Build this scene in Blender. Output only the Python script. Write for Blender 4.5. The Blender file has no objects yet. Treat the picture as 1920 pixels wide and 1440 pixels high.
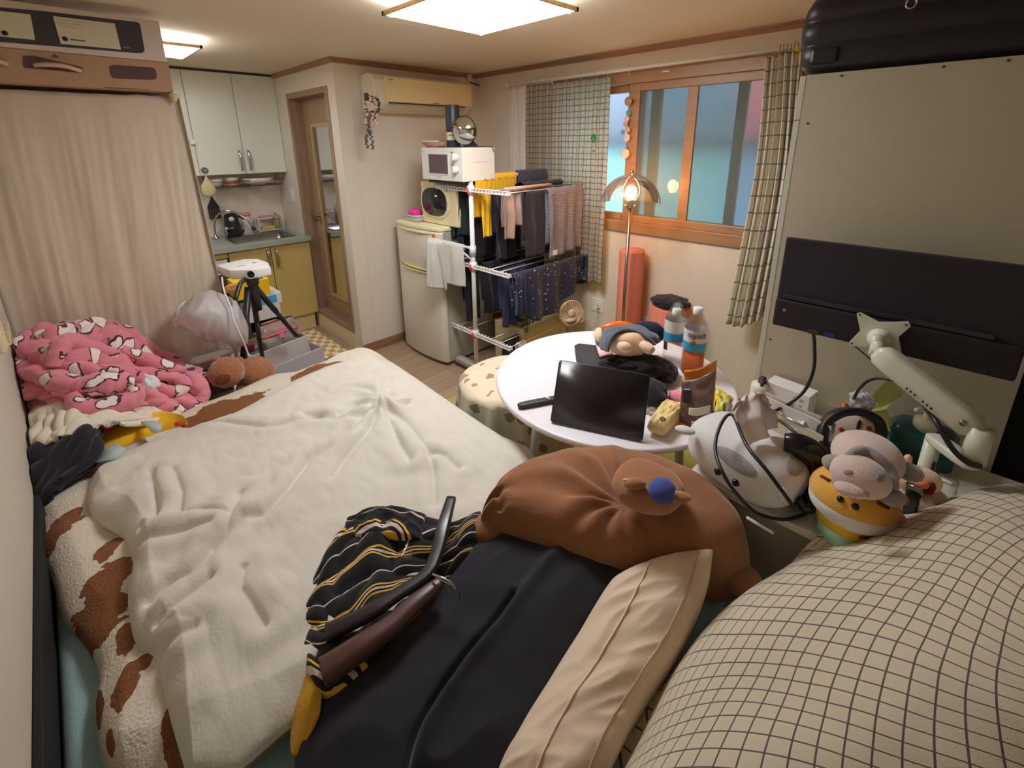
import bpy, bmesh, math, random
from mathutils import Vector, Matrix, noise
random.seed(7)
C = bpy.context.scene.collection
sc = bpy.context.scene
PI = math.pi
# ---------------------------------------------------------------- camera
EYE = Vector((0.0, 0.0, 1.7))
YAW, PIT, ROL, FPX, CX, CY = 0.7851, 0.2835, -0.0091, 858.0351, 963.5447, 517.8102
FW = Vector((math.sin(YAW)*math.cos(PIT), math.cos(YAW)*math.cos(PIT), -math.sin(PIT)))
_r = Vector((math.cos(YAW), -math.sin(YAW), 0)); _u = _r.cross(FW)
RT = _r*math.cos(ROL)+_u*math.sin(ROL); UP = -_r*math.sin(ROL)+_u*math.cos(ROL)
cam_d = bpy.data.cameras.new('camera'); cam = bpy.data.objects.new('camera', cam_d); C.objects.link(cam)
cam.matrix_world = Matrix.Translation(EYE) @ Matrix((RT, UP, -FW)).transposed().to_4x4()
cam_d.sensor_width = 36; cam_d.lens = FPX/1920*36
cam_d.shift_x = -(CX-960)/1920; cam_d.shift_y = (CY-720)/1920
cam_d.clip_start = .01; sc.camera = cam
# ---------------------------------------------------------------- world, exposure
w = bpy.data.worlds.new('world'); sc.world = w; w.use_nodes = True
w.node_tree.nodes['Background'].inputs[0].default_value = (.72, .79, .84, 1)
w.node_tree.nodes['Background'].inputs[1].default_value = 8.0
sc.view_settings.view_transform = 'Standard'; sc.view_settings.look = 'None'
sc.view_settings.gamma = 1; sc.view_settings.use_curve_mapping = False
sc.view_settings.exposure = 0.0
CEIL_LIGHT, KITCHEN_LIGHT, BULB = 31.0, 20.0, 130.0
sc.cycles.use_denoising = True
sc.cycles.max_bounces = 12; sc.cycles.diffuse_bounces = 8; sc.cycles.transparent_max_bounces = 16
sc.cycles.caustics_reflective = False; sc.cycles.caustics_refractive = True
sc.cycles.sample_clamp_indirect = 6

# a point of the room seen at a photograph pixel, at a known x, y, z or beside a depth d
def P(u, v, x=None, y=None, z=None, d=None):
    r = FW + RT*((u-CX)/FPX) - UP*((v-CY)/FPX)
    if x is not None: t = x/r.x
    elif y is not None: t = y/r.y
    elif z is not None: t = (z-1.7)/r.z
    else: t = d
    return EYE + r*t
# ---------------------------------------------------------------- helpers
def lin(c):
    c = c/255.0
    return c/12.92 if c <= .04045 else ((c+.055)/1.055)**2.4
def col(rgb): return (lin(rgb[0]), lin(rgb[1]), lin(rgb[2]), 1)
MATS = {}
def nd(m, t, **k):
    n = m.node_tree.nodes.new(t)
    for a, b in k.items(): setattr(n, a, b)
    return n
def lk(m, a, b): m.node_tree.links.new(a, b)
def mat(name, rgb, rough=.6, metal=0, bump=0, bscale=80, sheen=0, trans=0, emit=None, es=0, var=0, vscale=3, alpha=1, coat=0, spec=.5):
    if name in MATS: return MATS[name]
    m = bpy.data.materials.new(name); m.use_nodes = True; MATS[name] = m
    b = m.node_tree.nodes['Principled BSDF']
    b.inputs['Base Color'].default_value = col(rgb); b.inputs['Roughness'].default_value = rough
    b.inputs['Metallic'].default_value = metal; b.inputs['Specular IOR Level'].default_value = spec
    if sheen: b.inputs['Sheen Weight'].default_value = sheen; b.inputs['Sheen Roughness'].default_value = .5
    if trans: b.inputs['Transmission Weight'].default_value = trans
    if coat: b.inputs['Coat Weight'].default_value = coat
    if alpha < 1: b.inputs['Alpha'].default_value = alpha
    if emit: b.inputs['Emission Color'].default_value = col(emit); b.inputs['Emission Strength'].default_value = es
    tc = nd(m, 'ShaderNodeTexCoord')
    if bump:
        n = nd(m, 'ShaderNodeTexNoise'); n.inputs['Scale'].default_value = bscale; n.inputs['Detail'].default_value = 4
        lk(m, tc.outputs['Object'], n.inputs['Vector'])
        bp = nd(m, 'ShaderNodeBump'); bp.inputs['Strength'].default_value = bump; bp.inputs['Distance'].default_value = .004
        lk(m, n.outputs[0], bp.inputs['Height']); lk(m, bp.outputs[0], b.inputs['Normal'])
    if var:
        n = nd(m, 'ShaderNodeTexNoise'); n.inputs['Scale'].default_value = vscale; n.inputs['Detail'].default_value = 3
        lk(m, tc.outputs['Object'], n.inputs['Vector'])
        mx = nd(m, 'ShaderNodeMix', data_type='RGBA'); c = col(rgb)
        mx.inputs[6].default_value = tuple(max(0, x*(1-var)) for x in c[:3])+(1,); mx.inputs[7].default_value = tuple(min(1, x*(1+var)) for x in c[:3])+(1,)
        lk(m, n.outputs[0], mx.inputs[0]); lk(m, mx.outputs[2], b.inputs['Base Color'])
    return m
def bsdf(m): return m.node_tree.nodes['Principled BSDF']
def add_bump(m, hsock, strength=.4, dist=.01):
    bp = nd(m, 'ShaderNodeBump'); bp.inputs['Strength'].default_value = strength; bp.inputs['Distance'].default_value = dist
    lk(m, hsock, bp.inputs['Height']); lk(m, bp.outputs[0], bsdf(m).inputs['Normal'])
def mth(m, op, a, b=None, clamp=False):
    n = nd(m, 'ShaderNodeMath', operation=op); n.use_clamp = clamp
    for i, x in enumerate((a, b)):
        if x is None: continue
        if isinstance(x, (int, float)): n.inputs[i].default_value = x
        else: lk(m, x, n.inputs[i])
    return n.outputs[0]
def mixc(m, f, a, b):
    n = nd(m, 'ShaderNodeMix', data_type='RGBA')
    for i, x in ((0, f), (6, a), (7, b)):
        if isinstance(x, (int, float)): n.inputs[i].default_value = x
        elif isinstance(x, tuple): n.inputs[i].default_value = x if len(x) == 4 else col(x)
        else: lk(m, x, n.inputs[i])
    return n.outputs[2]
def sep_uv(m):
    tc = nd(m, 'ShaderNodeTexCoord'); s = nd(m, 'ShaderNodeSeparateXYZ'); lk(m, tc.outputs['UV'], s.inputs[0])
    return tc, s.outputs[0], s.outputs[1]
def lines(m, c, period, width):      # 1 on lines of the given width, repeated along coordinate c
    f = mth(m, 'FRACT', mth(m, 'DIVIDE', c, period))
    return mth(m, 'LESS_THAN', f, width/period)
def noi(m, tc, scale, detail=3, out='Object', rough=.5):
    n = nd(m, 'ShaderNodeTexNoise'); n.inputs['Scale'].default_value = scale; n.inputs['Detail'].default_value = detail
    n.inputs['Roughness'].default_value = rough
    lk(m, tc.outputs[out], n.inputs['Vector']); return n.outputs[0]

class MB:
    def __init__(s): s.v = []; s.f = []; s.uv = []; s.M = None
    def _a(s, p, uv=(0, 0)):
        p = Vector(p)
        if s.M is not None: p = s.M @ p
        s.v.append(p); s.uv.append(uv); return len(s.v)-1
    def box(s, a, b):
        x0, y0, z0 = a; x1, y1, z1 = b
        i = [s._a(p) for p in ((x0,y0,z0),(x1,y0,z0),(x1,y1,z0),(x0,y1,z0),(x0,y0,z1),(x1,y0,z1),(x1,y1,z1),(x0,y1,z1))]
        for q in ((0,3,2,1),(4,5,6,7),(0,1,5,4),(1,2,6,5),(2,3,7,6),(3,0,4,7)): s.f.append([i[k] for k in q])
        return s
    def grid(s, fn, nu, nv, cu=False, uvf=None):      # fn(s,t)->Vector
        base = len(s.v); W = nu if cu else nu+1
        for j in range(nv+1):
            for i in range(W):
                a, b = i/nu, j/nv
                s._a(fn(a, b), uvf(a, b) if uvf else (a, b))
        for j in range(nv):
            for i in range(nu):
                i2 = (i+1) % W
                s.f.append([base+j*W+i, base+j*W+i2, base+(j+1)*W+i2, base+(j+1)*W+i])
        return s
    def ring(s, pts): return [s._a(p) for p in pts]
    def loft(s, rings, cap=True):
        R = [s.ring(r) for r in rings]; n = len(R[0])
        for a, b in zip(R, R[1:]):
            for i in range(n): s.f.append([a[i], a[(i+1) % n], b[(i+1) % n], b[i]])
        if cap: s.f.append(R[0][::-1]); s.f.append(R[-1])
        return s
    def lathe(s, prof, c=(0, 0, 0), n=24, cap=True, axis='z'):
        def pt(r, h, a):
            x, y = r*math.cos(a), r*math.sin(a)
            q = {'z': (x, y, h), 'x': (h, x, y), 'y': (x, h, y)}[axis]
            return (c[0]+q[0], c[1]+q[1], c[2]+q[2])
        return s.loft([[pt(max(r, 1e-4), h, 2*PI*i/n) for i in range(n)] for r, h in prof], cap)
    def tube(s, path, r, n=8, cap=True):
        path = [Vector(p) for p in path]; rings = []; up = Vector((0, 0, 1))
        rr = r if isinstance(r, (list, tuple)) else [r]*len(path)
        t0 = (path[1]-path[0]).normalized(); nrm = t0.cross(up)
        if nrm.length < 1e-3: nrm = t0.cross(Vector((1, 0, 0)))
        nrm.normalize()
        for i, p in enumerate(path):
            t = (path[min(i+1, len(path)-1)]-path[max(i-1, 0)]).normalized()
            nrm = (nrm - t*nrm.dot(t)).normalized(); bi = t.cross(nrm)
            rings.append([p+(nrm*math.cos(2*PI*k/n)+bi*math.sin(2*PI*k/n))*rr[i] for k in range(n)])
        return s.loft(rings, cap)
    def ell(s, c, r, nu=20, nv=12, M=None, fn=None):    # ellipsoid; M a rotation
        c = Vector(c)
        rings = []
        for j in range(1, nv):
            th = PI*j/nv
            ring = []
            for i in range(nu):
                a = 2*PI*i/nu
                d = Vector((math.sin(th)*math.cos(a), math.sin(th)*math.sin(a), math.cos(th)))
                k = fn(d) if fn else 1
                q = Vector((d.x*r[0], d.y*r[1], d.z*r[2]))*k
                if M: q = M @ q
                ring.append(c+q)
            rings.append(ring)
        base = len(s.v); s.loft(rings, cap=False)
        for d, ri, o in ((Vector((0, 0, 1)), 0, 1), (Vector((0, 0, -1)), nv-2, 0)):
            k = fn(d) if fn else 1
            q = Vector((0, 0, d.z*r[2]*k))
            if M: q = M @ q
            t = s._a(c+q)
            for i in range(nu):
                a, b = base+ri*nu+i, base+ri*nu+(i+1) % nu
                s.f.append([t, b, a] if o else [t, a, b])
        return s
    def prism(s, pts, off):                             # polygon extruded by vector off
        off = Vector(off); pts = [Vector(p) for p in pts]
        return s.loft([pts, [p+off for p in pts]])
    def build(s, name, m, parent=None, smooth=True, bevel=0, sub=0, solid=0, loc=None, seg=2):
        me = bpy.data.meshes.new(name)
        org = Vector(loc) if loc is not None else Vector((0, 0, 0))
        if parent is not None:
            q = parent; org = Vector((0, 0, 0))
            while q is not None: org += q.location; q = q.parent
        elif loc is None and s.v:
            xs = [p.x for p in s.v]; ys = [p.y for p in s.v]; org = Vector(((min(xs)+max(xs))/2, (min(ys)+max(ys))/2, min(p.z for p in s.v)))
        me.from_pydata([tuple(p-org) for p in s.v], [], s.f)
        uvl = me.uv_layers.new(name='UVMap')
        for l in me.loops: uvl.data[l.index].uv = s.uv[l.vertex_index]
        bm = bmesh.new(); bm.from_mesh(me); bmesh.ops.recalc_face_normals(bm, faces=bm.faces); bm.to_mesh(me); bm.free()
        if m is not None: me.materials.append(m)
        for p in me.polygons: p.use_smooth = smooth
        o = bpy.data.objects.new(name, me); C.objects.link(o)
        if parent is not None: o.parent = parent
        else: o.location = org
        if smooth and (bevel or smooth == 'auto'):
            pass
        if bevel:
            md = o.modifiers.new('bevel', 'BEVEL'); md.width = bevel; md.segments = seg; md.limit_method = 'ANGLE'; md.angle_limit = .6
            md.harden_normals = False
        if solid: md = o.modifiers.new('solid', 'SOLIDIFY'); md.thickness = solid; md.offset = 0
        if sub: md = o.modifiers.new('sub', 'SUBSURF'); md.levels = sub; md.render_levels = sub
        return o
def tag(o, label, cat, group=None):
    o['label'] = label; o['category'] = cat
    if group: o['group'] = group
    return o
def thing(name, label, cat, loc, group=None):
    o = bpy.data.objects.new(name, None); C.objects.link(o); o.location = Vector(loc); o.empty_display_size = .05
    return tag(o, label, cat, group)
def struct(o): o['kind'] = 'structure'; return o
def dup(root, off, label):
    r = root.copy(); C.objects.link(r); r.location = root.location+Vector(off)
    if label: r['label'] = label
    for ch in list(root.children):
        c = ch.copy(); C.objects.link(c); c.parent = r
        for g in list(ch.children):
            d = g.copy(); C.objects.link(d); d.parent = c
    return r
def B(name, a, b, m, parent=None, bevel=0, smooth=False): return MB().box(a, b).build(name, m, parent, smooth=smooth, bevel=bevel)
def cr(p, t):       # Catmull-Rom through list p, t in 0..1
    n = len(p)-1; x = min(max(t, 0), 1)*n; i = min(int(x), n-1); f = x-i
    a = p[i-1] if i > 0 else p[0]*2-p[1]
    b, c = p[i], p[i+1]
    d = p[i+2] if i+2 <= n else p[n]*2-p[n-1]
    return .5*((2*b)+(c-a)*f+(2*a-5*b+4*c-d)*f*f+(3*b-a-3*c+d)*f*f*f)
def spl(pts, n): pts = [Vector(p) for p in pts]; return [cr(pts, i/n) for i in range(n+1)]
def nz(x, y, z=0): return noise.noise(Vector((x, y, z)))
def ridge(x, y, z=0): return 1-2*abs(nz(x, y, z))
def puff(x, y, z=0): return 2.4*abs(nz(x, y, z))**.8-.4      # rounded folds with sharp valleys between
def sheet_fn(rows, disp=None):
    rows = [[Vector(q) for q in r] for r in rows]
    def f0(s, t):
        return cr([cr(r, s) for r in rows], t)
    if not disp: return f0
    def f(s, t):
        e = .01
        p = f0(s, t); a = f0(min(s+e, 1), t)-f0(max(s-e, 0), t); b = f0(s, min(t+e, 1))-f0(s, max(t-e, 0))
        n = a.cross(b)
        if n.length > 1e-9: n.normalize()
        if n.dot(EYE-p) < 0: n = -n
        return p+n*disp(s, t)
    return f
def sheet(name, rows, m, parent=None, nu=50, nv=50, disp=None, solid=.006, uv=(1, 1), sub=0, clampx=False, uvrot=0):
    cu_, su_ = math.cos(uvrot), math.sin(uvrot)
    mb = MB(); mb.grid(sheet_fn(rows, disp), nu, nv, uvf=lambda a, b: (a*uv[0]*cu_-b*uv[1]*su_, a*uv[0]*su_+b*uv[1]*cu_))
    if clampx: mb.v = [Vector((max(p.x, -.226), p.y, p.z)) for p in mb.v]      # pressed against the left wall
    return mb.build(name, m, parent, solid=solid, sub=sub)
def coons(c0, c1, d0, d1):   # boundary point lists: c0,c1 along s (t=0,1), d0,d1 along t (s=0,1)
    c0, c1, d0, d1 = [[Vector(q) for q in c] for c in (c0, c1, d0, d1)]
    def f(s, t):
        a, b, c, d = cr(c0, s), cr(c1, s), cr(d0, t), cr(d1, t)
        return (1-t)*a+t*b+(1-s)*c+s*d-((1-s)*(1-t)*c0[0]+s*(1-t)*c0[-1]+(1-s)*t*c1[0]+s*t*c1[-1])
    return f
def roll(path, r, m, name, parent, n=18, seed=0):      # soft fabric roll with cloth coordinates along it
    path = [Vector(p) for p in path]; N = len(path)-1; L = sum((path[i+1]-path[i]).length for i in range(N))
    def g(s, t):
        x = t*N; i = min(int(x), N-1); p = path[i].lerp(path[i+1], x-i); tg = (path[i+1]-path[i]).normalized()
        a = tg.cross(Vector((0, 0, 1))).normalized(); b = a.cross(tg); k = r*(.72+.35*math.sin(PI*t))*(1+.22*nz(s*3+seed, t*6, seed)+.12*nz(math.cos(2*PI*s)*2, t*14, seed))
        if t < .002 or t > .998: k *= .25
        return p+(a*math.cos(2*PI*s)+b*math.sin(2*PI*s))*k
    mb = MB(); mb.grid(g, n, 50, cu=True, uvf=lambda a, b: (abs(a-.5)*2*PI*r+seed, b*L+seed*.37)); return mb.build(name, m, parent)
def cushion(name, f, h_up, h_dn, m, parent=None, nu=40, nv=40, disp=None, uv=(1, 1), pw=.45, up=None, nrm=None):
    # closed soft body around surface f(s,t): swells h_up above and h_dn below
    def prof(s, t): return max(0.0, (1-(2*s-1)**4)*(1-(2*t-1)**4))**pw
    mb = MB(); N = nrm or Vector((0, 0, 1))
    def top(s, t):
        d = disp(s, t)*prof(s, t) if disp else 0
        return f(s, t)+N*(h_up*prof(s, t)+d)
    def bot(s, t): return f(s, t)-N*h_dn*prof(s, t)
    mb.grid(top, nu, nv, uvf=lambda a, b: (a*uv[0], b*uv[1]))
    mb.grid(bot, nu, nv, uvf=lambda a, b: (a*uv[0], b*uv[1]))
    o = mb.build(name, m, parent)
    bm = bmesh.new(); bm.from_mesh(o.data); bmesh.ops.remove_doubles(bm, verts=bm.verts, dist=1e-5)
    bmesh.ops.recalc_face_normals(bm, faces=bm.faces); bm.to_mesh(o.data); bm.free()
    return o
def text(name, s, size, M, m, parent=None, ext=.0004):
    cu = bpy.data.curves.new(name, 'FONT'); cu.body = s; cu.size = size; cu.extrude = ext; cu.align_x = 'CENTER'; cu.align_y = 'CENTER'
    t = bpy.data.objects.new('tmp', cu); C.objects.link(t)
    dg = bpy.context.evaluated_depsgraph_get(); me = bpy.data.meshes.new_from_object(t.evaluated_get(dg)); bpy.data.objects.remove(t)
    org = Vector((0, 0, 0)); q = parent
    while q is not None: org += q.location; q = q.parent
    me.transform(Matrix.Translation(-org) @ M); me.materials.clear(); me.materials.append(m)
    o = bpy.data.objects.new(name, me); C.objects.link(o); o.parent = parent
    return o
def frame(o, xd, zd):       # matrix at o whose local x is xd and local y (text up) is zd
    x = Vector(xd).normalized(); n = x.cross(Vector(zd)).normalized(); y = n.cross(x)
    return Matrix.Translation(Vector(o)) @ Matrix((x, y, n)).transposed().to_4x4()
def rotz(c, a): return Matrix.Translation(Vector(c)) @ Matrix.Rotation(a, 4, 'Z')
def rrect(w, h, r, n=5):
    out = []
    for cx, cy, a0 in ((w/2-r, h/2-r, 0), (-w/2+r, h/2-r, PI/2), (-w/2+r, -h/2+r, PI), (w/2-r, -h/2+r, 3*PI/2)):
        for i in range(n+1): a = a0+PI/2*i/n; out.append((cx+r*math.cos(a), cy+r*math.sin(a)))
    return out

# ---------------------------------------------------------------- materials
M_wall = mat('wallpaper cream', (226, 217, 203), .85, bump=.12, bscale=260)
M_walldim = mat('wallpaper left dimmed', (204, 198, 184), .85, bump=.12, bscale=260)  # wall paper darkened in its colour, for the dimmer light on this wall
M_wallw = mat('wallpaper ribbed', (228, 219, 202), .8)
_tc = nd(M_wallw, 'ShaderNodeTexCoord'); _mp = nd(M_wallw, 'ShaderNodeMapping'); _mp.inputs['Scale'].default_value = (160, 160, 4)
lk(M_wallw, _tc.outputs['Object'], _mp.inputs[0]); _n = nd(M_wallw, 'ShaderNodeTexNoise'); _n.inputs['Scale'].default_value = 1; lk(M_wallw, _mp.outputs[0], _n.inputs['Vector'])
add_bump(M_wallw, _n.outputs[0], .5, .006)
M_ceil = mat('ceiling paper', (228, 216, 196), .9, bump=.1, bscale=200)
M_tile = mat('white kitchen tile', (222, 222, 210), .25)
def wood(name, c1, c2, axis=2, rough=.45, sc_=1.0):
    m = mat(name, c1, rough)
    tc = nd(m, 'ShaderNodeTexCoord'); mp = nd(m, 'ShaderNodeMapping'); s = [26*sc_, 26*sc_, 26*sc_]; s[axis] = 1.6*sc_
    mp.inputs['Scale'].default_value = s; lk(m, tc.outputs['Object'], mp.inputs[0])
    n = nd(m, 'ShaderNodeTexNoise'); n.inputs['Scale'].default_value = 1.2; n.inputs['Detail'].default_value = 6; lk(m, mp.outputs[0], n.inputs['Vector'])
    lk(m, mixc(m, mth(m, 'MULTIPLY', mth(m, 'SUBTRACT', n.outputs[0], .3), 2.2, True), c1, c2), bsdf(m).inputs['Base Color'])
    return m
M_doorwood = wood('door wood', (138, 110, 90), (172, 144, 120))
M_leafwood = wood('door leaf wood', (150, 126, 98), (180, 156, 124))
M_trim = wood('trim brown', (142, 100, 78), (164, 122, 96), 1)
M_trimx = wood('trim brown along x', (142, 100, 78), (164, 122, 96), 0)
M_winwood = wood('window frame laminate', (156, 120, 86), (172, 136, 100), 1, .35)
# floor planks
M_floor = mat('floor laminate', (180, 150, 122), .4)
_m = M_floor; tc = nd(_m, 'ShaderNodeTexCoord'); br = nd(_m, 'ShaderNodeTexBrick'); br.offset = .37
br.inputs['Color1'].default_value = col((176, 148, 122)); br.inputs['Color2'].default_value = col((196, 168, 140)); br.inputs['Mortar'].default_value = col((120, 98, 78))
br.inputs['Scale'].default_value = 1; br.inputs['Mortar Size'].default_value = .0015; br.inputs['Brick Width'].default_value = .9; br.inputs['Row Height'].default_value = .12
lk(_m, tc.outputs['Object'], br.inputs['Vector'])
mp = nd(_m, 'ShaderNodeMapping'); mp.inputs['Scale'].default_value = (3, 40, 1); lk(_m, tc.outputs['Object'], mp.inputs[0])
n_ = nd(_m, 'ShaderNodeTexNoise'); n_.inputs['Scale'].default_value = 1; n_.inputs['Detail'].default_value = 5; lk(_m, mp.outputs[0], n_.inputs['Vector'])
_mx = nd(_m, 'ShaderNodeMix', data_type='RGBA', blend_type='MULTIPLY'); _mx.inputs[0].default_value = .45
lk(_m, br.outputs[0], _mx.inputs[6]); lk(_m, n_.outputs[0], _mx.inputs[7]); lk(_m, _mx.outputs[2], bsdf(_m).inputs['Base Color'])
# simple colours 
M_white = mat('white plastic', (232, 230, 226), .4)
M_whiteg = mat('white gloss door', (226, 228, 216), .22)
M_cream = mat('cream plastic', (226, 214, 176), .4)
M_black = mat('black plastic', (34, 33, 37), .4)
M_dark = mat('dark grey plastic', (52, 52, 56), .5)
M_chrome = mat('chrome', (200, 200, 200), .15, 1)
M_steel = mat('brushed steel', (160, 158, 152), .3, 1)
M_grey = mat('grey plastic', (168, 164, 160), .5)
M_mustard = mat('mustard cabinet', (204, 178, 108), .35)
M_counter = mat('grey stone counter', (160, 166, 156), .4, var=.08, vscale=120)
M_board = mat('board laminate', (190, 182, 158), .6, bump=.08, bscale=400)
M_boardedge = mat('board edge', (206, 204, 190), .5)
M_glass = None
def clear(name, rgb, op=.12, rough=.05, gl=.5):
    m = bpy.data.materials.new(name); m.use_nodes = True; MATS[name] = m; nt = m.node_tree; nt.nodes.clear()
    out = nd(m, 'ShaderNodeOutputMaterial'); tr = nd(m, 'ShaderNodeBsdfTransparent'); tr.inputs[0].default_value = col(rgb)
    gs = nd(m, 'ShaderNodeBsdfGlossy'); gs.inputs['Roughness'].default_value = rough
    df = nd(m, 'ShaderNodeBsdfDiffuse'); df.inputs[0].default_value = col(rgb)
    fr = nd(m, 'ShaderNodeFresnel'); fr.inputs[0].default_value = 1.4
    m1 = nd(m, 'ShaderNodeMixShader'); m1.inputs[0].default_value = op; lk(m, tr.outputs[0], m1.inputs[1]); lk(m, df.outputs[0], m1.inputs[2])
    m2 = nd(m, 'ShaderNodeMixShader'); lk(m, mth(m, 'MULTIPLY', fr.outputs[0], gl), m2.inputs[0]); lk(m, m1.outputs[0], m2.inputs[1]); lk(m, gs.outputs[0], m2.inputs[2])
    lk(m, m2.outputs[0], out.inputs[0]); return m
M_acryl = clear('clear acrylic', (250, 246, 240), .05, .03, .9)
M_pet = clear('clear bottle plastic', (250, 251, 250), .03, .03, .3)
M_tea = clear('barley tea', (236, 150, 84), .45, .05, .3)
M_bag = clear('translucent bag film', (250, 248, 250), .36, .3, .5)
M_pouch = clear('clear vinyl pouch', (238, 232, 232), .25, .08, .9)
M_mirror = mat('mirror glass', (225, 228, 226), .02, 1)
def cloth(name, rgb, bump=.25, bscale=300, sheen=.2, **k): return mat(name, rgb, .9, bump=bump, bscale=bscale, sheen=sheen, spec=.2, **k)
# plaid of thin lines over a ground, from cloth measures in UV metres
def gridcloth(name, ground, line, pu, pv, wu, wv, bump=.2, trans=0):
    m = cloth(name, ground, bump=0); tc, u, v = sep_uv(m)
    f = mth(m, 'MAXIMUM', lines(m, u, pu, wu), lines(m, v, pv, wv))
    nf = noi(m, tc, 500, 2)
    g = mixc(m, mth(m, 'MULTIPLY', nf, .25), ground, tuple(int(c*.8) for c in ground))
    c = mixc(m, mth(m, 'MULTIPLY', f, .85), g, line)
    lk(m, c, bsdf(m).inputs['Base Color']); add_bump(m, nf, bump, .003)
    return m
M_plaid = gridcloth('green plaid curtain', (232, 226, 212), (120, 126, 100), .042, .042, .0048, .0048)
nt = M_plaid.node_tree; _b = bsdf(M_plaid); _o = nt.nodes['Material Output']
_tl = nd(M_plaid, 'ShaderNodeBsdfTranslucent'); _ms = nd(M_plaid, 'ShaderNodeMixShader'); _ms.inputs[0].default_value = .75
lk(M_plaid, _b.inputs['Base Color'].links[0].from_socket, _tl.inputs[0]); lk(M_plaid, _b.outputs[0], _ms.inputs[1]); lk(M_plaid, _tl.outputs[0], _ms.inputs[2]); lk(M_plaid, _ms.outputs[0], _o.inputs[0])
M_plaid2 = gridcloth('wide green plaid curtain', (232, 226, 210), (120, 124, 98), .05, .085, .006, .008)
M_pgrid = gridcloth('cream grid check', (218, 208, 184), (36, 34, 50), .041, .041, .0036, .0036, .3)
M_drape = cloth('cream drape', (204, 192, 172), .15, 200)
M_linen = cloth('cream cotton', (220, 206, 188), .15, 200)
# ================================================================ SETTING
Xl, Xw, Xc, Ya, Yk, H = -.24, 2.924, 1.6, 3.407, 4.85, 2.295
struct(B('floor', (-.34, -1.3, -.08), (3.05, 4.95, 0), M_floor))
struct(B('ceiling', (-.34, -1.3, H), (3.05, 4.95, H+.1), M_ceil))
struct(B('wall_left', (-.34, -1.3, 0), (Xl, 4.95, H), M_walldim))
struct(B('wall_behind', (-.34, -1.3, 0), (3.05, -1.2, H), M_wall))
struct(B('wall_kitchen', (Xl, Yk, 0), (Xc+.13, 4.95, H), M_wall))
struct(B('wall_back', (Xc+.121, Ya, 0), (Xw, Ya+.12, H), M_wall))
m = MB(); WY0, WY1, WZ0, WZ1 = .62, 2.46, 1.069, 2.151
m.box((Xw, -1.3, 0), (Xw+.13, WY0, H)); m.box((Xw, WY1, 0), (Xw+.13, Ya+.12, H)); m.box((Xw, WY0, 0), (Xw+.13, WY1, WZ0)); m.box((Xw, WY0, WZ1), (Xw+.13, WY1, H))
struct(m.build('wall_window', M_wallw, smooth=False))
D0, D1, DZ0, DZ1 = 3.525, 4.318, .151, 2.116
m = MB(); m.box((Xc, Ya, 0), (Xc+.12, D0, H)); m.box((Xc, D1, 0), (Xc+.12, Yk, H)); m.box((Xc, D0, 0), (Xc+.12, D1, DZ0)); m.box((Xc, D0, DZ1), (Xc+.12, D1, H))
struct(m.build('wall_bathroom', M_wall, smooth=False))
struct(B('wall_bathroom_inner', (Xc+.18, Ya+.121, 0), (Xc+.2, Yk, H), M_wall))
# ceiling moulding and skirting
def molding(name, a, b, nx, ny, m):      # along a->b, sticking out by (nx,ny)
    prof = [(0, 0), (.022, 0), (.022, -.012), (.012, -.02), (.008, -.036), (0, -.036)]
    a = Vector(a); b = Vector(b); n = Vector((nx, ny, 0))
    mb = MB(); mb.loft([[q+n*p[0]+Vector((0, 0, p[1])) for p in prof] for q in (a, b)]); return struct(mb.build(name, m, smooth=False))
molding('trim_1', (Xw, -1.2, H), (Xw, Ya, H), -1, 0, M_trim)
molding('trim_2', (Xc, Ya, H), (Xw, Ya, H), 0, -1, M_trimx)
molding('trim_3', (Xc, Ya-.02, H), (Xc, 4.57, H), -1, 0, M_trim)
struct(B('baseboard_back', (Xc, Ya-.012, 0), (Xw, Ya, .075), M_trimx, bevel=.003))
struct(B('baseboard_window', (Xw-.012, -.15, 0), (Xw, Ya-.012, .075), M_trim, bevel=.003))
struct(B('trim_4', (.72, 4.60, 2.275), (Xc-.001, 4.62, H), M_dark))
# ---- bathroom door: frame, leaf with tall mirror
fr = MB(); t = .045
for a, b in (((Xc-.012, D0, DZ0), (Xc+.13, D0+t, DZ1)), ((Xc-.012, D1-t, DZ0), (Xc+.13, D1, DZ1)), ((Xc-.012, D0+t, DZ1-t), (Xc+.13, D1-t, DZ1)), ((Xc-.012, D0+t, DZ0), (Xc+.13, D1-t, DZ0+.03))): fr.box(a, b)
door = struct(fr.build('door_1', M_doorwood, smooth=False, bevel=.003))
LX = Xc+.095
leaf = B('door_leaf', (LX, D0+t, DZ0+.03), (LX+.035, D1-t, DZ1-t), M_leafwood, door)
def P2(u, v): p = P(u, v, x=LX); return p
mz0, mz1 = .36, 1.84; my0, my1 = 3.70, 4.10
B('mirror', (LX-.004, my0, mz0), (LX+.002, my1, mz1), M_mirror, leaf)
m = MB()
for a, b in (((LX-.014, my0-.03, mz0-.03), (LX, my0, mz1+.03)), ((LX-.014, my1, mz0-.03), (LX, my1+.03, mz1+.03)), ((LX-.014, my0, mz1), (LX, my1, mz1+.03)), ((LX-.014, my0, mz0-.03), (LX, my1, mz0))): m.box(a, b)
m.build('mirror_frame', mat('pale oak', (196, 164, 118), .4), leaf, smooth=False, bevel=.003)
B('panel', (LX-.003, my0, mz1+.06), (LX, my1, DZ1-t-.02), M_leafwood, leaf)
m = MB(); hp = P(599, 405, x=LX-.03); m.lathe([(.026, 0), (.026, -.012), (.01, -.016), (.01, -.05)], (LX, hp.y+.02, hp.z), 16, axis='x'); m.tube([(LX-.05, hp.y+.02, hp.z), (LX-.05, hp.y+.13, hp.z)], .009)
m.box((LX-.006, hp.y, hp.z-.09), (LX, hp.y+.04, hp.z+.03))
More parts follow.
